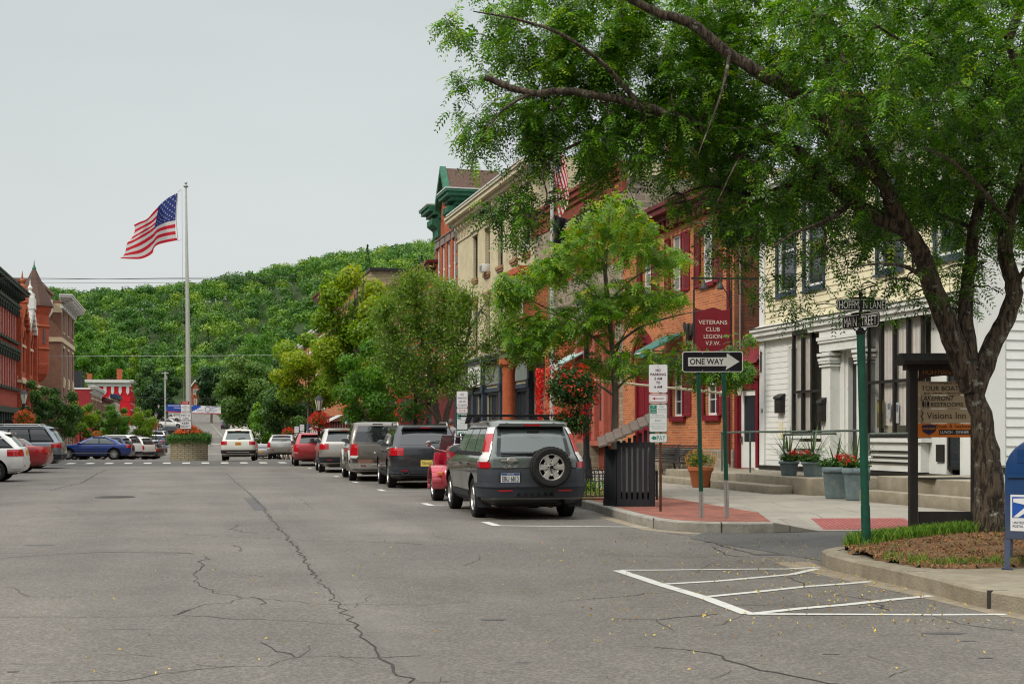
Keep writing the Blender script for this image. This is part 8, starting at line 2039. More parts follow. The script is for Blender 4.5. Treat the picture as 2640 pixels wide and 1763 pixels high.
def rail(label, pts, posts, r=.024):
 t = thing('handrail', label, 'handrail', tuple(pts[0][:2])+(0,), 0, 'pipe handrails along the stoops'); o = Vector((pts[0][0], pts[0][1], 0))
 mb = MB(); mb.tube([Vector(p)-o for p in pts], r, 8); mb.build('top_rail', PIPE, t, smooth=True)
 for p, zb_ in posts:
  p = Vector(p); mb = MB(); mb.tube([p-o, Vector((p.x, p.y, zb_))-o], r, 8); mb.lathe([(r*1.3,-.03),(r*1.3,.03)], 8, M=Matrix.Translation(p-o)); mb.build('post', PIPE, t, smooth=True)
def rp(px, py, Y): p = at(px, py, Y); return (p.x, p.y, p.z)
rail('far pipe handrail running from the brick wall past the crimson entry', [rp(1861,1115,33.0), rp(1934,1113,32.0), rp(2050,1112,30.8), rp(2085,1111,30.5)], [(rp(1861,1115,33.0), .3), (rp(1934,1113,32.0), .45)])
rail('middle pipe handrail over the first pair of planters', [rp(2022,1120,29.4), rp(2095,1119,28.8), rp(2155,1117,28.4), rp(2155,1121,28.4)], [(rp(2021,1122,29.4), .45), (rp(2098,1116,28.8), .45)])
rail('near pipe handrail starting behind the street name post', [rp(2098,1112,28.6), rp(2180,1110,28), rp(2235,1110,27.6)], [(rp(2098,1112,28.6), .5)])
rail('pipe handrail over the large concrete landing', [rp(2242,1119,25.6), rp(2300,1118,25.2), rp(2362,1117,24.8)], [(rp(2240,1121,25.6), .5)])
rail('short pipe handrail post on the landing behind the directory sign', [rp(2343,1130,22.6), rp(2370,1126,22.3), rp(2395,1125,22)], [(rp(2344,1131,22.6), .5)])
# grey square planters with spikes, geraniums
PLG = mat('planter_grey', (.14,.19,.20), .7, .25, 7, dirt=((.26,.25,.22), .55, .75, 6))
def planter(label, px, pyb, Y, zb, w, h, red=1, seed=0):
 c = at(px, 0, Y); t = thing('square_planter', label, 'planter', (c.x, Y, zb), R(-12), 'grey square flower planters'); a = w/2
 mb = MB(); M = Matrix.Rotation(R(45), 4, 'Z'); s2 = math.sqrt(2)
 mb.lathe([(a*.72*s2,0),(a*.74*s2,.03),(a*.9*s2,h*.82),(a*1.02*s2,h*.84),(a*1.04*s2,h*.92),(a*.98*s2,h),(a*.88*s2,h),(a*.85*s2,h*.9),(0,h*.88)], 4, M=M); mb.build('pot', PLG, t, bevel=.01)
 P = crown_points((0,0,h+.07), w*.62, 1500, .5); leaves('foliage', P, .05, LM_POT, t, asp=.8)
 for s_ in (-1, 1): blossoms('flowers', (s_*w*.26, -.05, h+.16), w*.30, 20, FLR if s_*red > 0 else FLW, .024, t, .55, 22)
 N = 26; O = np.zeros((N*5, 3)); mb = MB()
 for i in range(N):
  an = random.uniform(0, 6.28); el_ = random.uniform(.35, 1.35); L = random.uniform(.6, 1.0); d = Vector((math.cos(an)*math.cos(el_), math.sin(an)*math.cos(el_), math.sin(el_))); p = Vector((0,0,h)); s2_ = Vector((-math.sin(an), math.cos(an), 0))
  q = [p+d*L*u-Vector((0,0,.22*L*u*u*(1.3-el_*.8))) for u in (0,.33,.66,1)]
  for a_, b_, wa, wb_ in ((q[0],q[1],.012,.015),(q[1],q[2],.015,.010),(q[2],q[3],.010,.001)): mb.quad(a_-s2_*wa, a_+s2_*wa, b_+s2_*wb_, b_-s2_*wb_)
 mb.build('spike_plant', mat('spike_leaf', (.10,.16,.06), .5, .3, 5), t)
 return t
planter('grey planter of geraniums at the left on the middle stoop', 2034, 0, 28.6, .5, .44, .32)
planter('grey planter with red and white geraniums right of the leftmost planter', 2096, 0, 28.0, .5, .5, .32, -1)
planter('tall grey planter with white geraniums on the pavement left of the green post', 2153, 0, 25.6, .15, .5, .62)
planter('tall grey planter with red geraniums behind the dark green post', 2206, 0, 24.9, .15, .5, .62, -1)
# steps with curling rail before the stone building
F = FR.shift(1500); t = thing('entrance_steps', 'brownstone entrance steps with curling black iron handrail left of the bin', 'steps', (*F.pt(0, -2.4), .15), F.rz)
for i in range(5): mb = MB(); mb.box(.0, 1.9, .3*i, 2.4, .17*i, .17*(i+1)); mb.build('step', B_TERRA, t)
mb = MB(); mb.box(1.9, 2.2, -.1, 2.4, 0, .95); mb.box(-.3, 0, -.1, 2.4, 0, .95); mb.build('cheek_wall', B_STONE, t)
for x in (-.15, 2.05):
 mb = MB(); mb.tube([(x,-.25,.1),(x,-.25,.95),(x,-.1,1.05),(x,1.5,1.95),(x,2.3,1.95)], .02, 6)
 for i in range(9): y = -.1+i*.27; mb.tube([(x,y,.2+max(0,i-1)*.1),(x,y,1.05+min(y,1.5)*.56)], .009, 5)
 for i in range(6):
  y = .1+i*.3; mb.tube([(x,y+.1*math.cos(u),1.0+y*.5+.09*math.sin(u)) for u in [j*.7 for j in range(9)]], .006, 4)
 mb.build('handrail', IRON, t)
# tall silver flagpole beside the tree with a second flag
def usflag(par, fn, nu=48, nv=39, stars=True):
 """fn(u, v) -> point; u along the fly 0..1, v down the hoist 0..1"""
 mb = MB(); vs = [fn(i/nu, j/nv) for j in range(nv+1) for i in range(nu+1)]; fs = []; ks = []
 for j in range(nv):
  for i in range(nu):
   s_ = int(j/nv*13); k_ = 0 if s_ % 2 == 0 else 1
   if (i+.5)/nu < .4 and s_ < 7: k_ = 2
   mb.add([], [], 0); fs.append((j*(nu+1)+i, j*(nu+1)+i+1, (j+1)*(nu+1)+i+1, (j+1)*(nu+1)+i)); ks.append(k_)
 mb.v = [tuple(v) for v in vs]; mb.f = fs; mb.m = ks
 FR_ = [clothm('flag_red', (.52,.01,.03)), clothm('flag_white', (.60,.58,.56)), clothm('flag_blue', (.012,.03,.17))]
 cl = mb.build('cloth', FR_, par, smooth=True)
 if stars:
  mb = MB()
  for r_ in range(9):
   for c_ in range(6 if r_ % 2 == 0 else 5):
    u = .4*((c_+.5)/6 if r_ % 2 == 0 else (c_+1)/6); v = 7/13*(r_+.7)/9.5; c = Vector(fn(u, v)); du = (Vector(fn(u+.01, v))-c)/.01; dv = (Vector(fn(u, v+.01))-c)/.01; n_ = du.cross(dv).normalized()
    for s_ in (1, -1):
     pts = []
     for i in range(10):
      a = math.pi/5*i; rr = .021 if i % 2 == 0 else .0085
      pts.append(c+n_*.006*s_+du*(rr*.62*math.sin(a))+dv*(-rr*1.1*math.cos(a)))
     mb.poly(pts)
  mb.build('stars', FR_[1], cl)
def clothm(name, col):
 if name in MATS: return MATS[name]
 m, n, p = newmat(name); p.inputs['Base Color'].default_value = (*col, 1); p.inputs['Roughness'].default_value = .8
 tr = n.nodes.new('ShaderNodeBsdfTranslucent'); tr.inputs[0].default_value = (*col, 1); ms = n.nodes.new('ShaderNodeMixShader'); ms.inputs[0].default_value = .4
 lk(n, p.outputs[0], ms.inputs[1]); lk(n, tr.outputs[0], ms.inputs[2]); lk(n, ms.outputs[0], n.nodes['Material Output'].inputs[0]); MATS[name] = m; return m
def bez(P, t):
 P = [Vector(p) for p in P]
 while len(P) > 1: P = [a.lerp(b, t) for a, b in zip(P, P[1:])]
 return P[0]
def poly_at(P, t):
 L = len(P)-1; i = min(int(t*L), L-1); f = t*L-i; p0, p1, p2, p3 = Vector(P[max(0,i-1)]), Vector(P[i]), Vector(P[i+1]), Vector(P[min(L,i+2)])
 return .5*((2*p1)+(-p0+p2)*f+(2*p0-5*p1+4*p2-p3)*f*f+(-p0+3*p1-3*p2+p3)*f**3)
# stone planter with the main flagpole
Yp = 71.5; kp = Yp/FPX; zf = hz(Yp)
t = thing('stone_planter', 'ring planter of pale stone blocks with trailing green plants and coral flowers', 'planter', ((476-HX)*kp, Yp+1.0, zf))
mb = MB(); mb.lathe([(1.03,-.1),(1.02,1.15),(1.05,1.2),(.9,1.22),(.88,1.1),(0,1.1)], 28); B_BLK = brick('planter_block', (.36,.31,.20), (.30,.26,.17), (.14,.12,.08), bw=.42, bh=.11, ms=.02, bump=1.2); mb.build('wall', B_BLK, t)
P = crown_points((0,0,1.35), 1.15, 9000, .34, lobes=14); P[:,0] *= 1.08; leaves('foliage', P, .07, LM_POT, t, asp=.6, rnd=RNG.random(len(P))*.8)
th = RNG.random(5000)*6.283; P = np.stack([1.12*np.cos(th), 1.12*np.sin(th), 1.3-.35*RNG.random(5000)**2], 1)+RNG.normal(size=(5000,3))*.06; leaves('trailing_foliage', P, .07, LM_POT, t, asp=.6)
n = 330; th = RNG.random(n)*6.283; rr = .78*np.sqrt(RNG.random(n)); c_ = np.stack([rr*np.cos(th), rr*np.sin(th), 1.95-.45*(rr/.78)**1.5], 1); P = np.repeat(c_, 10, 0)+RNG.normal(size=(n*10,3))*.035; leaves('flowers', P, .05, FLO2, t, asp=.9)
P = np.repeat(c_[:140], 14, 0)-np.array([0,0,.14])+RNG.normal(size=(1960,3))*.09; leaves('flower_leaves', P, .07, LM_POT, t, asp=.6)
fp = thing('flagpole', 'tall silver flagpole rising from the round stone planter', 'flagpole', ((476-HX)*kp, Yp+1.0, zf+1.1))
zt = CAMH-(484-HY)*(Yp+1)/FPX-zf-1.1; ln = ((467.5-476)*kp)
mb = MB(); mb.tube([(0,0,-.1),(ln*.3,0,zt*.3),(ln,0,zt)], [.17,.14,.055], 14); mb.build('pole', mat('flagpole_silver', (.50,.51,.46), .35, .06, 3, metal=.3), fp, smooth=True)
mb = MB(); mb.lathe([(0,0),(.12,.02),(.15,.08),(.1,.14),(.03,.16),(.05,.2),(.09,.26),(.05,.33),(0,.34)], 12, M=Matrix.Translation((ln,0,zt))); mb.build('finial', STEEL, fp)
mb = MB(); Yl_ = Yp+1; o_ = Vector(fp.location)
def q_(px, py, dy=0): return at(px, py, Yl_+dy)-o_
mb.tube([q_(467,488,-.06), q_(458.5,496,-.05)], .012, 4); mb.tube([q_(458,620,-.05), q_(461,621.5,-.05), q_(468,617,-.06)], .012, 4); mb.tube([q_(469,490,-.1), q_(473,1050,-.2)], .008, 4); mb.build('halyard', STEEL, fp)
fl = thing('flag', 'large stars and stripes flying left from the tall flagpole', 'flag', tuple(at(458, 496, Yl_)))
o2 = Vector(fl.location)
def F2(L): return [tuple(280+x/6.27 for x in (0,))+(0,) for _ in ()]
c6 = lambda x, y, d=0: (280+x/6.27, 450+y/6.27, d)
rows = [  # fly direction (hoist -> fly) for successive heights down the hoist, traced positions with their depth
 [c6(1110,300), c6(960,380,.25), c6(840,480,.35), c6(790,535,.1), c6(720,610,-.3), c6(620,720,-.5), c6(500,770,-.3), c6(410,815,.1)],
 [c6(1100,430), c6(950,520,.25), c6(830,610,.35), c6(770,680,.1), c6(700,750,-.25), c6(600,810,-.4), c6(500,860,-.2), c6(425,900,.1)],
 [c6(1088,580), c6(940,660,.25), c6(820,740,.3), c6(740,800,.05), c6(660,860,-.2), c6(550,920,-.3), c6(450,980,-.1), c6(370,1030,.1)],
 [c6(1082,710), c6(930,750,.2), c6(800,810,.25), c6(720,880,.05), c6(620,950,-.15), c6(500,1020,-.2), c6(390,1080,0), c6(300,1110,.1)],
 [c6(1080,840), c6(930,870,.2), c6(790,920,.2), c6(715,1000,.05), c6(600,1080,-.1), c6(490,1140,-.15), c6(370,1190,0), c6(275,1230,.1)],
 [c6(1085,960), c6(930,985,.2), c6(790,1030,.2), c6(720,1110,.1), c6(620,1200,-.05), c6(500,1265,-.1), c6(360,1290,0), c6(240,1310,.1)],
 [c6(1112,1065), c6(950,1095,.2), c6(800,1135,.2), c6(735,1190,.1), c6(700,1280,0), c6(540,1360,-.1), c6(350,1365,0), c6(185,1355,.1)]]
def fn(u, v):
 P = [poly_at(r_, u) for r_ in rows]; p = poly_at([tuple(x) for x in P], v); return at(p[0], p[1], Yl_+p[2])-o2
usflag(fl, fn)
mb = MB(); mb.tube([fn(0,0)+Vector((.02,0,0)), fn(0,.5)+Vector((.03,0,0)), fn(0,1)+Vector((.02,0,0))], .025, 5); mb.build('hoist_band', MATS['flag_white'], fl)
# second pole and hanging flag
Y2f = 36.5; fo = thing('flagpole', 'silver flagpole standing before the stone building behind the young tree', 'flagpole', (at(1423,0,Y2f).x, Y2f, .15))
mb = MB(); mb.tube([(0,0,-.1),(0,0,CAMH-(270-HY)*Y2f/FPX-.15)], [.075,.04], 12); mb.build('pole', MATS['flagpole_silver'], fo, smooth=True); mb = MB(); mb.lathe([(0,0),(.08,.06),(0,.15)], 10, M=Matrix.Translation((0,0,CAMH-(270-HY)*Y2f/FPX-.16))); mb.build('finial', STEEL, fo)
f2 = thing('flag', 'limp stars and stripes hanging from the silver pole behind the overhanging branches', 'flag', tuple(at(1426, 300, Y2f))); o3 = Vector(f2.location)
rows2 = [[(1427,300,0),(1438,360,.2),(1456,420,.1),(1464,455,0)],[(1427,345,0),(1439,410,.2),(1456,470,.1),(1466,520,0)],[(1427,395,0),(1434,450,.2),(1446,510,.1),(1455,545,0)],[(1427,440,0),(1429,490,.2),(1434,535,.1),(1440,566,0)]]
def fn2(u, v):
 P = [poly_at(r_, u) for r_ in rows2]; p = poly_at([tuple(x) for x in P], v); return at(p[0], p[1], Y2f-.1+p[2]+.06*math.sin(v*9+u*5))-o3
usflag(f2, fn2, 24, 39, True)
f3 = thing('dark_flag', 'black pennant hanging lower on the silver pole', 'flag', tuple(at(1430, 555, Y2f-.1))); o4 = Vector(f3.location)
mb = MB(); nu, nv = 8, 20
mb.add([at(1428+34*(i/nu)*(1-.3*j/nv)+2*math.sin(j*.8), 555+105*j/nv+10*i/nu, Y2f-.1+.1*math.sin(i*1.3+j*.3))-o4 for j in range(nv+1) for i in range(nu+1)], [(j*(nu+1)+i, j*(nu+1)+i+1, (j+1)*(nu+1)+i+1, (j+1)*(nu+1)+i) for j in range(nv) for i in range(nu)]); mb.build('cloth', clothm('flag_black', (.015,.015,.018)), f3, smooth=True)
# small flags by the parked cars
for px_, py0, py1, Y_, lb in ((941,1024,1093,52,'small flag on a stick above the taupe pickup'),(921,1066,1100,56,'smaller flag left of the flag above the taupe pickup')):
 t = thing('small_flag', lb, 'flag', tuple(at(px_, py1+30, Y_)), 0, 'small flags along the pavement'); kk = Y_/FPX; h_ = (py1-py0)*kk; zb_ = 30*kk
 mb = MB(); mb.tube([(0,0,-.4),(0,0,zb_+h_)], .012, 5); mb.build('stick', B_WHITE2, t)
 def fnn(u, v, h_=h_, zb_=zb_): return Vector((u*h_*.35+.01, .03*math.sin(u*8), zb_+h_*(1-v*.62)-u*h_*.42))
 usflag(t, fnn, 20, 26, False)
# signs at the planter
t = thing('median_sign', 'stop for pedestrian, NO U TURN and KEEP RIGHT boards stacked on the round planter', 'sign', ((476-HX)*kp, Yp+.35, zf+1.1)); kk = (Yp+.35)/FPX; zz = lambda py: CAMH-(py-HY)*kk-(zf+1.1); cx = lambda px: (px-476)*kk
for x in (-.09, .1): mb = MB(); mb.box(x-.03, x+.03, .02, .06, -.6, zz(1040)); mb.build('post', STEEL, t)
a = plate(t, 22*kk, 28*kk, zz(1048), SW, None, 'crossing_board', x=cx(473.5)); mb = MB(); mb.prism(rrect(22*kk, 8.5*kk, .03, 3, cx(473.5), zz(1038.3)), -.006, -.0032, axis='y'); rp_ = mb.build('red_panel', SR, a); letters('STOP', rp_, SW, cx(473.5), zz(1038.6), 5*kk, 15*kk, y=-.008)
for s_, py, w_ in (('FOR',1045.8,7),('PEDESTRIAN',1050.3,18),('IN',1054.5,3),('CROSSWALK',1058.6,17)): letters(s_, a, STX, cx(473.5), zz(py), 2.6*kk, w_*kk, y=-.005)
for y0_, y1_, A_, B_ in ((1063.5,1083,('NO U',1070,5.5,22),('TURN',1078.2,4.5,16.5)),(1084.5,1105,('KEEP',1090.7,5.6,19),('RIGHT',1099,6,22))):
 a = plate(t, 28*kk, (y1_-y0_)*kk, zz((y0_+y1_)/2), SW, SB, 'keep_board' if y0_ > 1080 else 'turn_board', x=cx(474.5))
 for s_, py, h_, w_ in (A_, B_): letters(s_, a, SB, cx(474.5), zz(py), h_*kk, w_*kk, y=-.007, bold=.015)
# banner over the street
Yb = 200.0; kb = Yb/FPX; t = thing('street_banner', 'blue and white banner hung on a cable across the street', 'banner', tuple(at(429, 1064, Yb))); W_ = 140*kb; H_ = 21*kb
def bp(u, v): return (u*W_, .12*math.sin(u*9), (1-v)*H_-u*1.4*kb+(5*kb)*(.55-u)-1.2*kb*math.sin(u*3.1))
mb = MB(); n = 30; C = [(mb, )]
mats_ = [mat('banner_blue', (.02,.06,.32), .6), mat('banner_white', (.62,.63,.66), .6), SR]; mb = MB(); vs = []; fs = []; ks = []
for j in range(9):
 for i in range(n+1): vs.append(bp(i/n, j/8))
for j in range(8):
 for i in range(n): fs.append((j*(n+1)+i, j*(n+1)+i+1, (j+1)*(n+1)+i+1, (j+1)*(n+1)+i)); u = (i+.5)/n; ks.append(2 if j == 7 else (0 if u < .56-.03*(j-3) else 1))
mb.v = vs; mb.f = fs; mb.m = ks; mb.build('cloth', mats_, t)
letters('PERFORMANCE IN MOMENT WEEK', t, mats_[1], W_*.27, H_*.88, .22, W_*.46, y=-.16) ; letters('FRIDAY', t, mats_[1], W_*.22, H_*.6, .2, W_*.16, y=-.16); letters('Dreams Park', t, INK, W_*.62, H_*.33, .2, W_*.11, y=-.16); letters('Clarion', t, INK, W_*.88, H_*.33, .2, W_*.11, y=-.16)
mb = MB(); mb.lathe([(.36,0),(.43,0),(.43,.02),(.36,.02)], 24, M=Matrix.Translation((W_*.765,-.15,H_*.42)) @ Matrix.Rotation(R(90), 4, 'X'), cap=False); mb.tube([(W_*.81,-.16,H_*.5),(W_*.97,-.16,H_*.8)], .04, 5); mb.build('emblem', INK, t)
letters('HALL OF FAME BASEBALL CAMP', t, mats_[1], W_*.5, H_*.0-.02, .11, W_*.5, y=-.18)
mb = MB(); mb.tube([(-9,0,H_+.6),(0,0,H_+.15),(W_*.5,0,H_-.0),(W_,0,H_-.3),(W_+12,0,H_+.6)], .03, 4); mb.tube([(-9,0,.1),(0,0,0)], .03, 4); mb.build('cable', WELL, t)
# overhead wires
WIRE = mat('wire_dark', (.03,.03,.032), .6); WIREL = mat('wire_pale', (.35,.38,.36), .5)
for i, (a, b, sag, Y_, r_, m_, lb) in enumerate((((-200,712),(1000,712),8,95,.018,WIRE,'topmost of the dark overhead wires crossing before the hill'),((-200,721),(1130,700),6,95,.014,WIRE,'middle dark overhead wire crossing before the hill'),((-200,726),(1010,722),5,96,.012,WIRE,'lowest of the three dark overhead wires before the hill'),((-100,918),(830,914),2,140,.02,WIREL,'pale single wire crossing in front of the dark trees'),((330,1022),(600,1026),3,190,.03,WIRE,'thin dark wire just above the street banner'))):
 A_, B_ = at(*a, Y_), at(*b, Y_+(0 if i else 12)); t = thing('overhead_wire', lb, 'wire', tuple(A_), 0, 'overhead wires across the street'); mb = MB(); mb.tube([A_.lerp(B_, u)-A_-Vector((0,0,4*sag*Y_/FPX*u*(1-u))) for u in [j/16 for j in range(17)]], r_, 4); mb.build('cable', m_, t)
# lamp posts and flower balls
def lamp(label, px, py_top, Y, ball=None, zb=None):
 z0 = hz(Y)+.15 if zb is None else zb; kk = Y/FPX; H_ = CAMH-(py_top-HY)*kk-z0; t = thing('street_lamp', label, 'street lamp', (at(px,0,Y).x, Y, z0), 0, 'black lantern street lamps')
 mb = MB(); mb.lathe([(.22,0),(.22,.1),(.15,.25),(.1,.7),(.07,.8),(.055,H_-.9),(.08,H_-.85),(.06,H_-.78),(.1,H_-.7)], 12); mb.build('post', IRON, t, smooth=True)
 mb = MB(); mb.lathe([(.09,H_-.7),(.2,H_-.22)], 6); mb.build('lantern_glass', mat('lantern_glass', (.60,.58,.50), .25), t)
 mb = MB(); mb.lathe([(.23,H_-.22),(.2,H_-.18),(.1,H_-.08),(.03,H_-.03),(.03,H_)], 6)
 for i in range(6): a = math.pi/3*i; mb.tube([(.09*math.cos(a),.09*math.sin(a),H_-.7),(.205*math.cos(a),.205*math.sin(a),H_-.21)], .012, 4)
 mb.build('lantern_cap', IRON, t); return t
def ball(label, px, py, Y, d, petals=FLR, nf=190, group='flower balls hung on the lamp posts', sq=1.0, sz=.055):
 c = at(px, py, Y); t = thing('flower_ball', label, 'hanging flowers', tuple(c), 0, group); r = d/2
 P = crown_points((0,0,0), r*.98, int(5200 if Y < 40 else 2600), sq, lobes=15); leaves('foliage', P, sz, LM_DARK if Y < 40 else LM_POT, t, asp=.7, rnd=RNG.random(len(P)))
 blossoms('flowers', (0,0,0), r*.96, nf, petals, sz*.55, t, sq, 9); mb = MB(); mb.lathe([(.02,-r*.4),(r*.35,-r*.1),(r*.38,0),(0,0)], 10); mb.build('basket', IRON, t)
 return t
lamp('street lamp above the red flower ball at the right parking row', 822.5, 1017, 57); ball('round ball of red flowers beneath the right street lamp', 823, 1086, 57, .92, nf=420, sz=.06)
lamp('street lamp half hidden in the olive green tree', 1071, 912, 40); ball('loose red flowering basket in the olive green tree', 1062, 1062, 40, 1.15, nf=110)
lamp('street lamp post hidden behind the near flower ball', 1512, 760, 28.6)
nb_ = ball('large trailing basket of red geraniums in front of the young tree', 1466, 1010, 25.4, 1.30, nf=130, sq=.92, sz=.06)
P = crown_points((.1,0,-.62), .42, 1800, 1.0); leaves('trailing_foliage', P, .06, LM_DARK, nb_, asp=.7); blossoms('trailing_flowers', (.1,0,-.55), .4, 26, FLR, .033, nb_, 1.0, 9)
P = np.stack([-.50-.14*RNG.random(800), RNG.normal(size=800)*.2, .45-1.0*RNG.random(800)], 1); leaves('blossoms', P, .045, FLR, nb_, asp=.9)
lamp('street lamp on the left pavement beneath the pointed tower', 61, 1003, 62); ball('orange red flower ball below the left street lamp', 63, 1082, 61, .98, FLO2, nf=330, sz=.06)
ball('red hanging flowers behind the blue parking sign', 897, 1060, 60, .7, nf=150); ball('small red hanging flowers left of the far right lamp', 744, 1118, 90, .9, nf=160, sz=.08); ball('small orange hanging flowers above the blue sedan roof', 249, 1124, 96, .8, FLO2, nf=130, sz=.08); ball('rust coloured hanging flowers left of the white pickups', 395, 1094, 130, 1.0, FLO2, nf=120, sz=.1)
lamp('distant street lamp in front of the light green trees', 718, 1082, 120); lamp('distant street lamp left of the street banner', 409, 1041, 215); lamp('distant street lamp above the rust coloured flowers', 402, 1062, 150)
# small parking signs farther along
def minisign(label, px, py0, py1, Y, w, kind):
 kk = Y/FPX; z0 = hz(Y)+.15; c = at(px, 0, Y); t = thing('parking_sign' if kind == 'pay' else 'accessible_sign', label, 'sign', (c.x, Y, z0), 0, 'small parking signs farther along'); zz = lambda py: CAMH-(py-HY)*kk-z0
 mb = MB(); mb.box(-.03,.03,.01,.05,-.1,zz(py0)); mb.build('post', RUST, t)
 if kind == 'free':
  a = plate(t, w, (py1-py0)*.74*kk, zz(py0+(py1-py0)*.37), SBL, None, 'blue_board'); mb = MB(); zc = zz(py0+(py1-py0)*.4); mb.lathe([(w*.16,0),(w*.24,0),(w*.24,.01),(w*.16,.01)], 16, M=Matrix.Translation((.02,-.006,zc-.03)) @ Matrix.Rotation(R(90), 4, 'X'), cap=False); mb.box(-.03,.02,-.012,-.004,zc,zc+w*.42); mb.box(-.02,w*.3,-.012,-.004,zc+.0,zc+.035); mb.build('symbol', SW, a)
  b = plate(t, w*.95, (py1-py0)*.24*kk, zz(py0+(py1-py0)*.88), SW, None, 'free_board'); letters('FREE', b, SBL, 0, zz(py0+(py1-py0)*.88), (py1-py0)*.15*kk, w*.7, y=-.005)
 else:
  m_ = (py0+py1)/2; a = plate(t, w, (py1-py0)*.42*kk, zz(py0+(py1-py0)*.21), SW, None, 'upper_board'); letters('NO PARKING', a, STX, 0, zz(py0+(py1-py0)*.12), .06, w*.8, y=-.005); letters('2 AM TO 6 AM', a, STX, 0, zz(py0+(py1-py0)*.28), .06, w*.8, y=-.005)
  b = plate(t, w, (py1-py0)*.53*kk, zz(py0+(py1-py0)*.72), SW, SG, 'green_board'); mb = MB(); mb.box(-w*.42,-w*.05,-.009,-.0057,zz(py0+(py1-py0)*.62),zz(py0+(py1-py0)*.5)); mb.build('limit_panel', SG, b); letters('PAY', b, SG, 0, zz(py0+(py1-py0)*.75), .07, w*.4, y=-.007)
minisign('blue wheelchair parking sign above the silver bronze SUV', 897, 1059, 1093, 66, .32, 'free'); minisign('blue wheelchair parking sign beside the red flower ball', 795.5, 1093, 1117, 86, .31, 'free')
minisign('white and green parking sign nearest the round flower ball', 778.5, 1094, 1133, 84, .29, 'pay'); minisign('white and green parking sign left of its twin', 764.7, 1099, 1138, 88, .29, 'pay'); minisign('white no parking sign behind the small flag', 932, 1059, 1100, 58, .28, 'pay'); minisign('far white and green parking sign beyond the liftback', 736, 1112, 1140, 112, .3, 'pay'); minisign('farthest white parking sign by the lime green tree', 714, 1117, 1138, 122, .3, 'pay')
t = thing('traffic_cone', 'orange traffic cone behind the crimson hatchback', 'cone', (at(766,0,72).x, 72, hz(72)+.15)); mb = MB(); mb.box(-.18,.18,-.18,.18,0,.04); mb.lathe([(.14,.04),(.03,.7)], 12); mb.build('cone', mat('cone_orange', (.7,.12,.02), .6), t); mb = MB(); mb.lathe([(.108,.27),(.078,.43)], 12, cap=False, M=Matrix.Scale(1.02,4)); mb.build('band', SW, t)
# striped awning far along
F = FR.shift(860); t = thing('striped_awning', 'black and white striped awning among the far trees', 'awning', tuple(at(867, 1100, 62)), F.rz)
for i in range(10): mb = MB(); x = i*.28; mb.prism([(-1.3,-.1),(0,.55),(0,.52),(-1.3,-.13)], x, x+.14, axis='x') ; mb.build('stripe', B_WHITE2 if i % 2 == 0 else B_WHITE, t)
mb = MB(); 
for i in range(10): x = i*.28+.1401; mb.prism([(-1.3,-.105),(0,.545),(0,.52),(-1.3,-.13)], x, x+.139, axis='x')
mb.build('canvas', SB, t)
# pale pole held out from the brick wall
A_, B_ = at(1860, 1013, 34.5), at(1480, 975, 31.5); t = thing('flag_staff', 'long pale staff held out level from the brick wall behind the signs', 'pole', tuple(A_)); mb = MB(); mb.tube([Vector((0,0,0)), B_-A_], [.035,.025], 8); mb.tube([Vector((0,0,0)), Vector((.0,.25,-.06))], .03, 6); mb.build('staff', B_CREAMT, t); mb = MB(); mb.lathe([(.02,-.05),(.06,0),(.02,.06)], 8); mb.build('finial', B_CREAMT, t)
mb = MB(); 
# curled iron bracket on the white corner board
t = thing('iron_bracket', 'thin curled iron bracket on the white corner board above the number', 'bracket', (*FW.pt(.12, -.06), 3.05), FW.rz); mb = MB(); mb.box(-.012,.012,-.03,0,0,.55); mb.tube([(-.0,-.02,.02),(-.22,-.3,.02)], .009, 5); mb.tube([(-.02,-.03,.42),(-.07,-.1,.46),(-.1,-.14,.38),(-.06,-.09,.33),(-.03,-.05,.36)], .008, 5); mb.build('scroll', IRON, t)
# utility pole far left of the flagpole
t = thing('utility_pole', 'pale utility pole with crossarm among the dark trees', 'utility pole', (at(426,0,240).x, 240, hz(240))); mb = MB(); h_ = CAMH-(958-HY)*240/FPX-hz(240); mb.tube([(0,0,-1),(0,0,h_)], .14, 8); mb.build('pole', mat('pole_grey', (.4,.4,.36), .8), t); mb = MB(); mb.box(-.62,.62,-.06,.06,h_-.35,h_-.2); mb.build('crossarm', MATS['pole_grey'], t); mb = MB(); mb.lathe([(.25,h_-1.5),(.25,h_-.8)], 10, M=Matrix.Translation((.2,-.2,0))); mb.build('transformer', STEEL, t)
t = thing('letter_drop', 'small blue kiosk on the far left pavement', 'kiosk', (at(399,0,150).x, 150, hz(150)+.15)); mb = MB(); mb.box(-.35,.35,-.35,.35,0,1.6); mb.prism([(-.45,1.6),(.45,1.6),(0,1.95)], -.45, .45, axis='y'); mb.build('body', SBL, t)
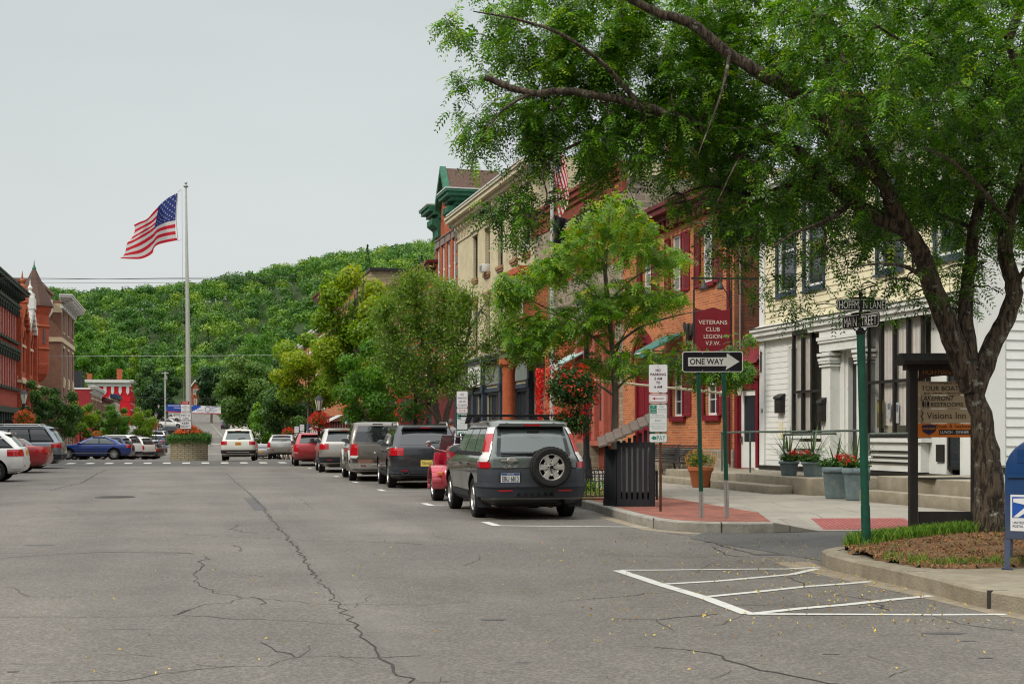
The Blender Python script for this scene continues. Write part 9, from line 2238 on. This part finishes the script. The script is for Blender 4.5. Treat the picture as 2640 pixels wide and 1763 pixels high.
# a person on the pavement by the shopfront
def person(label, px, Y, shirt, trousers, head_deg):
 c = at(px, 0, Y); t = thing('person', label, 'person', (c.x, Y, .15), R(head_deg)); 
 J = {'pel':(0,0,.95),'wa':(0,0,1.12),'ch':(0,.01,1.38),'nk':(0,0,1.52),'hd':(0,-.01,1.62),'top':(0,0,1.74),'ls':(-.19,0,1.43),'le':(-.24,.02,1.16),'lh':(-.22,-.08,.92),'rs':(.19,0,1.43),'re':(.24,.03,1.16),'rh':(.22,-.06,.92),'lp':(-.1,0,.9),'lk':(-.11,-.03,.5),'la':(-.11,.03,.09),'lt':(-.12,-.14,.04),'rp':(.1,0,.9),'rk':(.11,-.06,.5),'ra':(.11,.0,.09),'rt':(.12,-.16,.04)}
 Rd = dict(pel=.14,wa=.13,ch=.155,nk=.055,hd=.095,top=.07,ls=.065,le=.045,lh=.035,rs=.065,re=.045,rh=.035,lp=.095,lk=.065,la=.045,lt=.04,rp=.095,rk=.065,ra=.045,rt=.04)
 E = [('pel','wa'),('wa','ch'),('ch','nk'),('nk','hd'),('hd','top'),('ch','ls'),('ls','le'),('le','lh'),('ch','rs'),('rs','re'),('re','rh'),('pel','lp'),('lp','lk'),('lk','la'),('la','lt'),('pel','rp'),('rp','rk'),('rk','ra'),('ra','rt')]
 K_ = list(J); me = bpy.data.meshes.new('body'); me.from_pydata([J[k] for k in K_], [(K_.index(a), K_.index(b)) for a, b in E], []); ob = bpy.data.objects.new('body', me); COL.objects.link(ob)
 md = ob.modifiers.new('s', 'SKIN'); sv = me.skin_vertices[0].data
 for i, k in enumerate(K_): sv[i].radius = (Rd[k], Rd[k]*.8); sv[i].use_root = (k == 'pel')
 ob.modifiers.new('u', 'SUBSURF').levels = 1; dg = bpy.context.evaluated_depsgraph_get(); m2 = bpy.data.meshes.new_from_object(ob.evaluated_get(dg)); bpy.data.objects.remove(ob)
 ob = bpy.data.objects.new('body', m2); COL.objects.link(ob); ob.parent = t; SK = mat('skin', (.45,.27,.19), .6); CL = [SK, shirt, trousers, B_CHAR]; m2.materials.clear()
 for m_ in CL: m2.materials.append(m_)
 for p in m2.polygons:
  z = p.center.z; p.material_index = 0 if z > 1.5 else (3 if z < .1 else (2 if z < .98 and abs(p.center.x) < .2 else (0 if z < 1.12 and abs(p.center.x) > .18 else 1))); p.use_smooth = True
 mb = MB(); mb.lathe([(.0,1.80),(.07,1.78),(.105,1.70),(.1,1.64),(.09,1.62)], 12, M=Matrix.Translation((0,.02,0)), cap=False); mb.build('hair', mat('hair_grey', (.12,.1,.09), .8), t); return t
person('person in grey shirt and dark trousers walking past the dark shopfront', 1163, 46, mat('shirt_grey', (.28,.28,.3), .8), B_CHAR, 150)
# ------------------------------------------------------------------ fallen leaves, grass and litter on the mound
LIT = leafmat('fallen_yellow_leaves', [(.35,.22,.03),(.5,.36,.04),(.6,.48,.08),(.4,.14,.03)], .7, 0); DRY = leafmat('dry_leaves', [(.08,.04,.02),(.16,.085,.04),(.25,.14,.06),(.34,.2,.09),(.42,.13,.03)], .8, 0); GRS = leafmat('grass_blades', [(.05,.12,.015),(.09,.2,.02),(.15,.30,.03),(.28,.36,.06)], .6, .3)
pts = []
while len(pts) < 1000:
 u = random.random()
 if u < .45: x = random.gauss(3.2, .55); y = random.uniform(9.5, 15)
 elif u < .8: x = random.uniform(.5, 4); y = random.uniform(9, 18.4)
 else: x = random.uniform(-4, 4); y = random.uniform(7.5, 18)
 if in_poly(x, y, IP+[(40,-6)]) or y > 18.5 or x-roadx(y) > 9.5: 
  continue
 pts.append((x, y, .012))
leaves('fallen_leaves', pts, RNG.uniform(.012, .032, len(pts)), LIT, None, asp=.5, updir=(0,0,0), kind='stuff')
pts = []
while len(pts) < 15000:
 x, y = random.uniform(3.5, 9), random.uniform(12.2, 15.1)
 if in_poly(x, y, MP): pts.append((x, y, max(.155, mound(x, y))+random.random()*.012))
leaves('dry_leaf_litter', pts, RNG.uniform(.015,.05,len(pts)), DRY, None, asp=.4, kind='stuff')
V = []; n = 0
def grass(dens, test, h):
 for _ in range(dens):
  x, y = random.uniform(3.4, 7), random.uniform(12.0, 15.3)
  if not in_poly(x, y, MP): continue
  w_ = test(x, y)
  if random.random() > w_: continue
  z = max(.15, mound(x, y)); hh = h*random.uniform(.5, 1.2); a = random.uniform(0, 6.28); dx, dy = math.cos(a)*.004, math.sin(a)*.004; lx_, ly_ = random.gauss(0, .35)*hh, random.gauss(0, .35)*hh
  V.extend([(x-dx,y-dy,z-.01),(x+dx,y+dy,z-.01),(x+dx*.6+lx_*.5,y+dy*.6+ly_*.5,z+hh*.65),(x+lx_,y+ly_,z+hh)])
grass(60000, lambda x, y: (.95 if y > 14.05-.0*(x-4) and y < 14.95 and x < 6.4 else .0)*(.6+.6*mnoise.noise((x*3,y*3,1))), .12)
grass(26000, lambda x, y: (.9 if ((x-3.75)**2+(y-14.2)**2 < .12 or (x-3.85)**2*2+(y-12.75)**2 < .10 or abs(y-12.5) < .12) else .03)*(.5+.8*mnoise.noise((x*5,y*5,4))), .07)
V = np.array(V, dtype=float); quadmesh('grass', V, GRS, None, np.random.default_rng(3).random(len(V)//4), kind='stuff')
# weeds at the foot of the trunk
wd = thing('weed_clump', 'green weeds growing at the foot of the big tree trunk', 'plant', (5.45, 13.75, .3)); P = crown_points((0,0,.12), .28, 500, .7); leaves('foliage', P, .06, LM_BRIGHT, wd, asp=.6)
# ------------------------------------------------------------------ separate pieces of trim become parts of their own
def split_parts(o, name, pad=.03):
 me = o.data; n = len(me.vertices); par = list(range(n))
 def f(a):
  while par[a] != a: par[a] = par[par[a]]; a = par[a]
  return a
 for p in me.polygons:
  v = p.vertices
  for b in v[1:]: par[f(b)] = f(v[0])
 isl = {}
 for i, v in enumerate(me.vertices): isl.setdefault(f(i), []).append(i)
 B = []
 for k, ids in isl.items():
  c = [me.vertices[i].co for i in ids]; B.append([set(ids), [min(q[j] for q in c)-pad for j in range(3)], [max(q[j] for q in c)+pad for j in range(3)]])
 ch = True
 while ch:
  ch = False; out = []
  for b in B:
   for c in out:
    if all(b[1][j] <= c[2][j] and c[1][j] <= b[2][j] for j in range(3)):
     c[0] |= b[0]; c[1] = [min(x, y) for x, y in zip(b[1], c[1])]; c[2] = [max(x, y) for x, y in zip(b[2], c[2])]; ch = True; break
   else: out.append(b)
  B = out
 if len(B) < 2 or len(B) > 100: return
 for b in B:
  mb = MB(); mp = {i: k for k, i in enumerate(sorted(b[0]))}
  mb.add([me.vertices[i].co for i in sorted(b[0])], [[mp[i] for i in p.vertices] for p in me.polygons if p.vertices[0] in b[0]]); mb.build(name, list(me.materials), o.parent)
 bpy.data.objects.remove(o)
for o in [o for o in bpy.data.objects if o.type == 'MESH' and o.parent]:
 s_ = o.name.split('.')[0]; nn_ = {'corner_board':'corner_board','quoins':'quoin','sign_band':'sign_band','coping':'coping','window_hood':'window_hood','tower_band':'tower_band','chimney':'chimney','window_trim':'window_trim','string_course':'string_course','base_board':'base_board','side_bracket':'side_bracket'}.get(s_)
 if nn_: split_parts(o, nn_, .004 if s_ in ('quoins','window_trim') else .03)
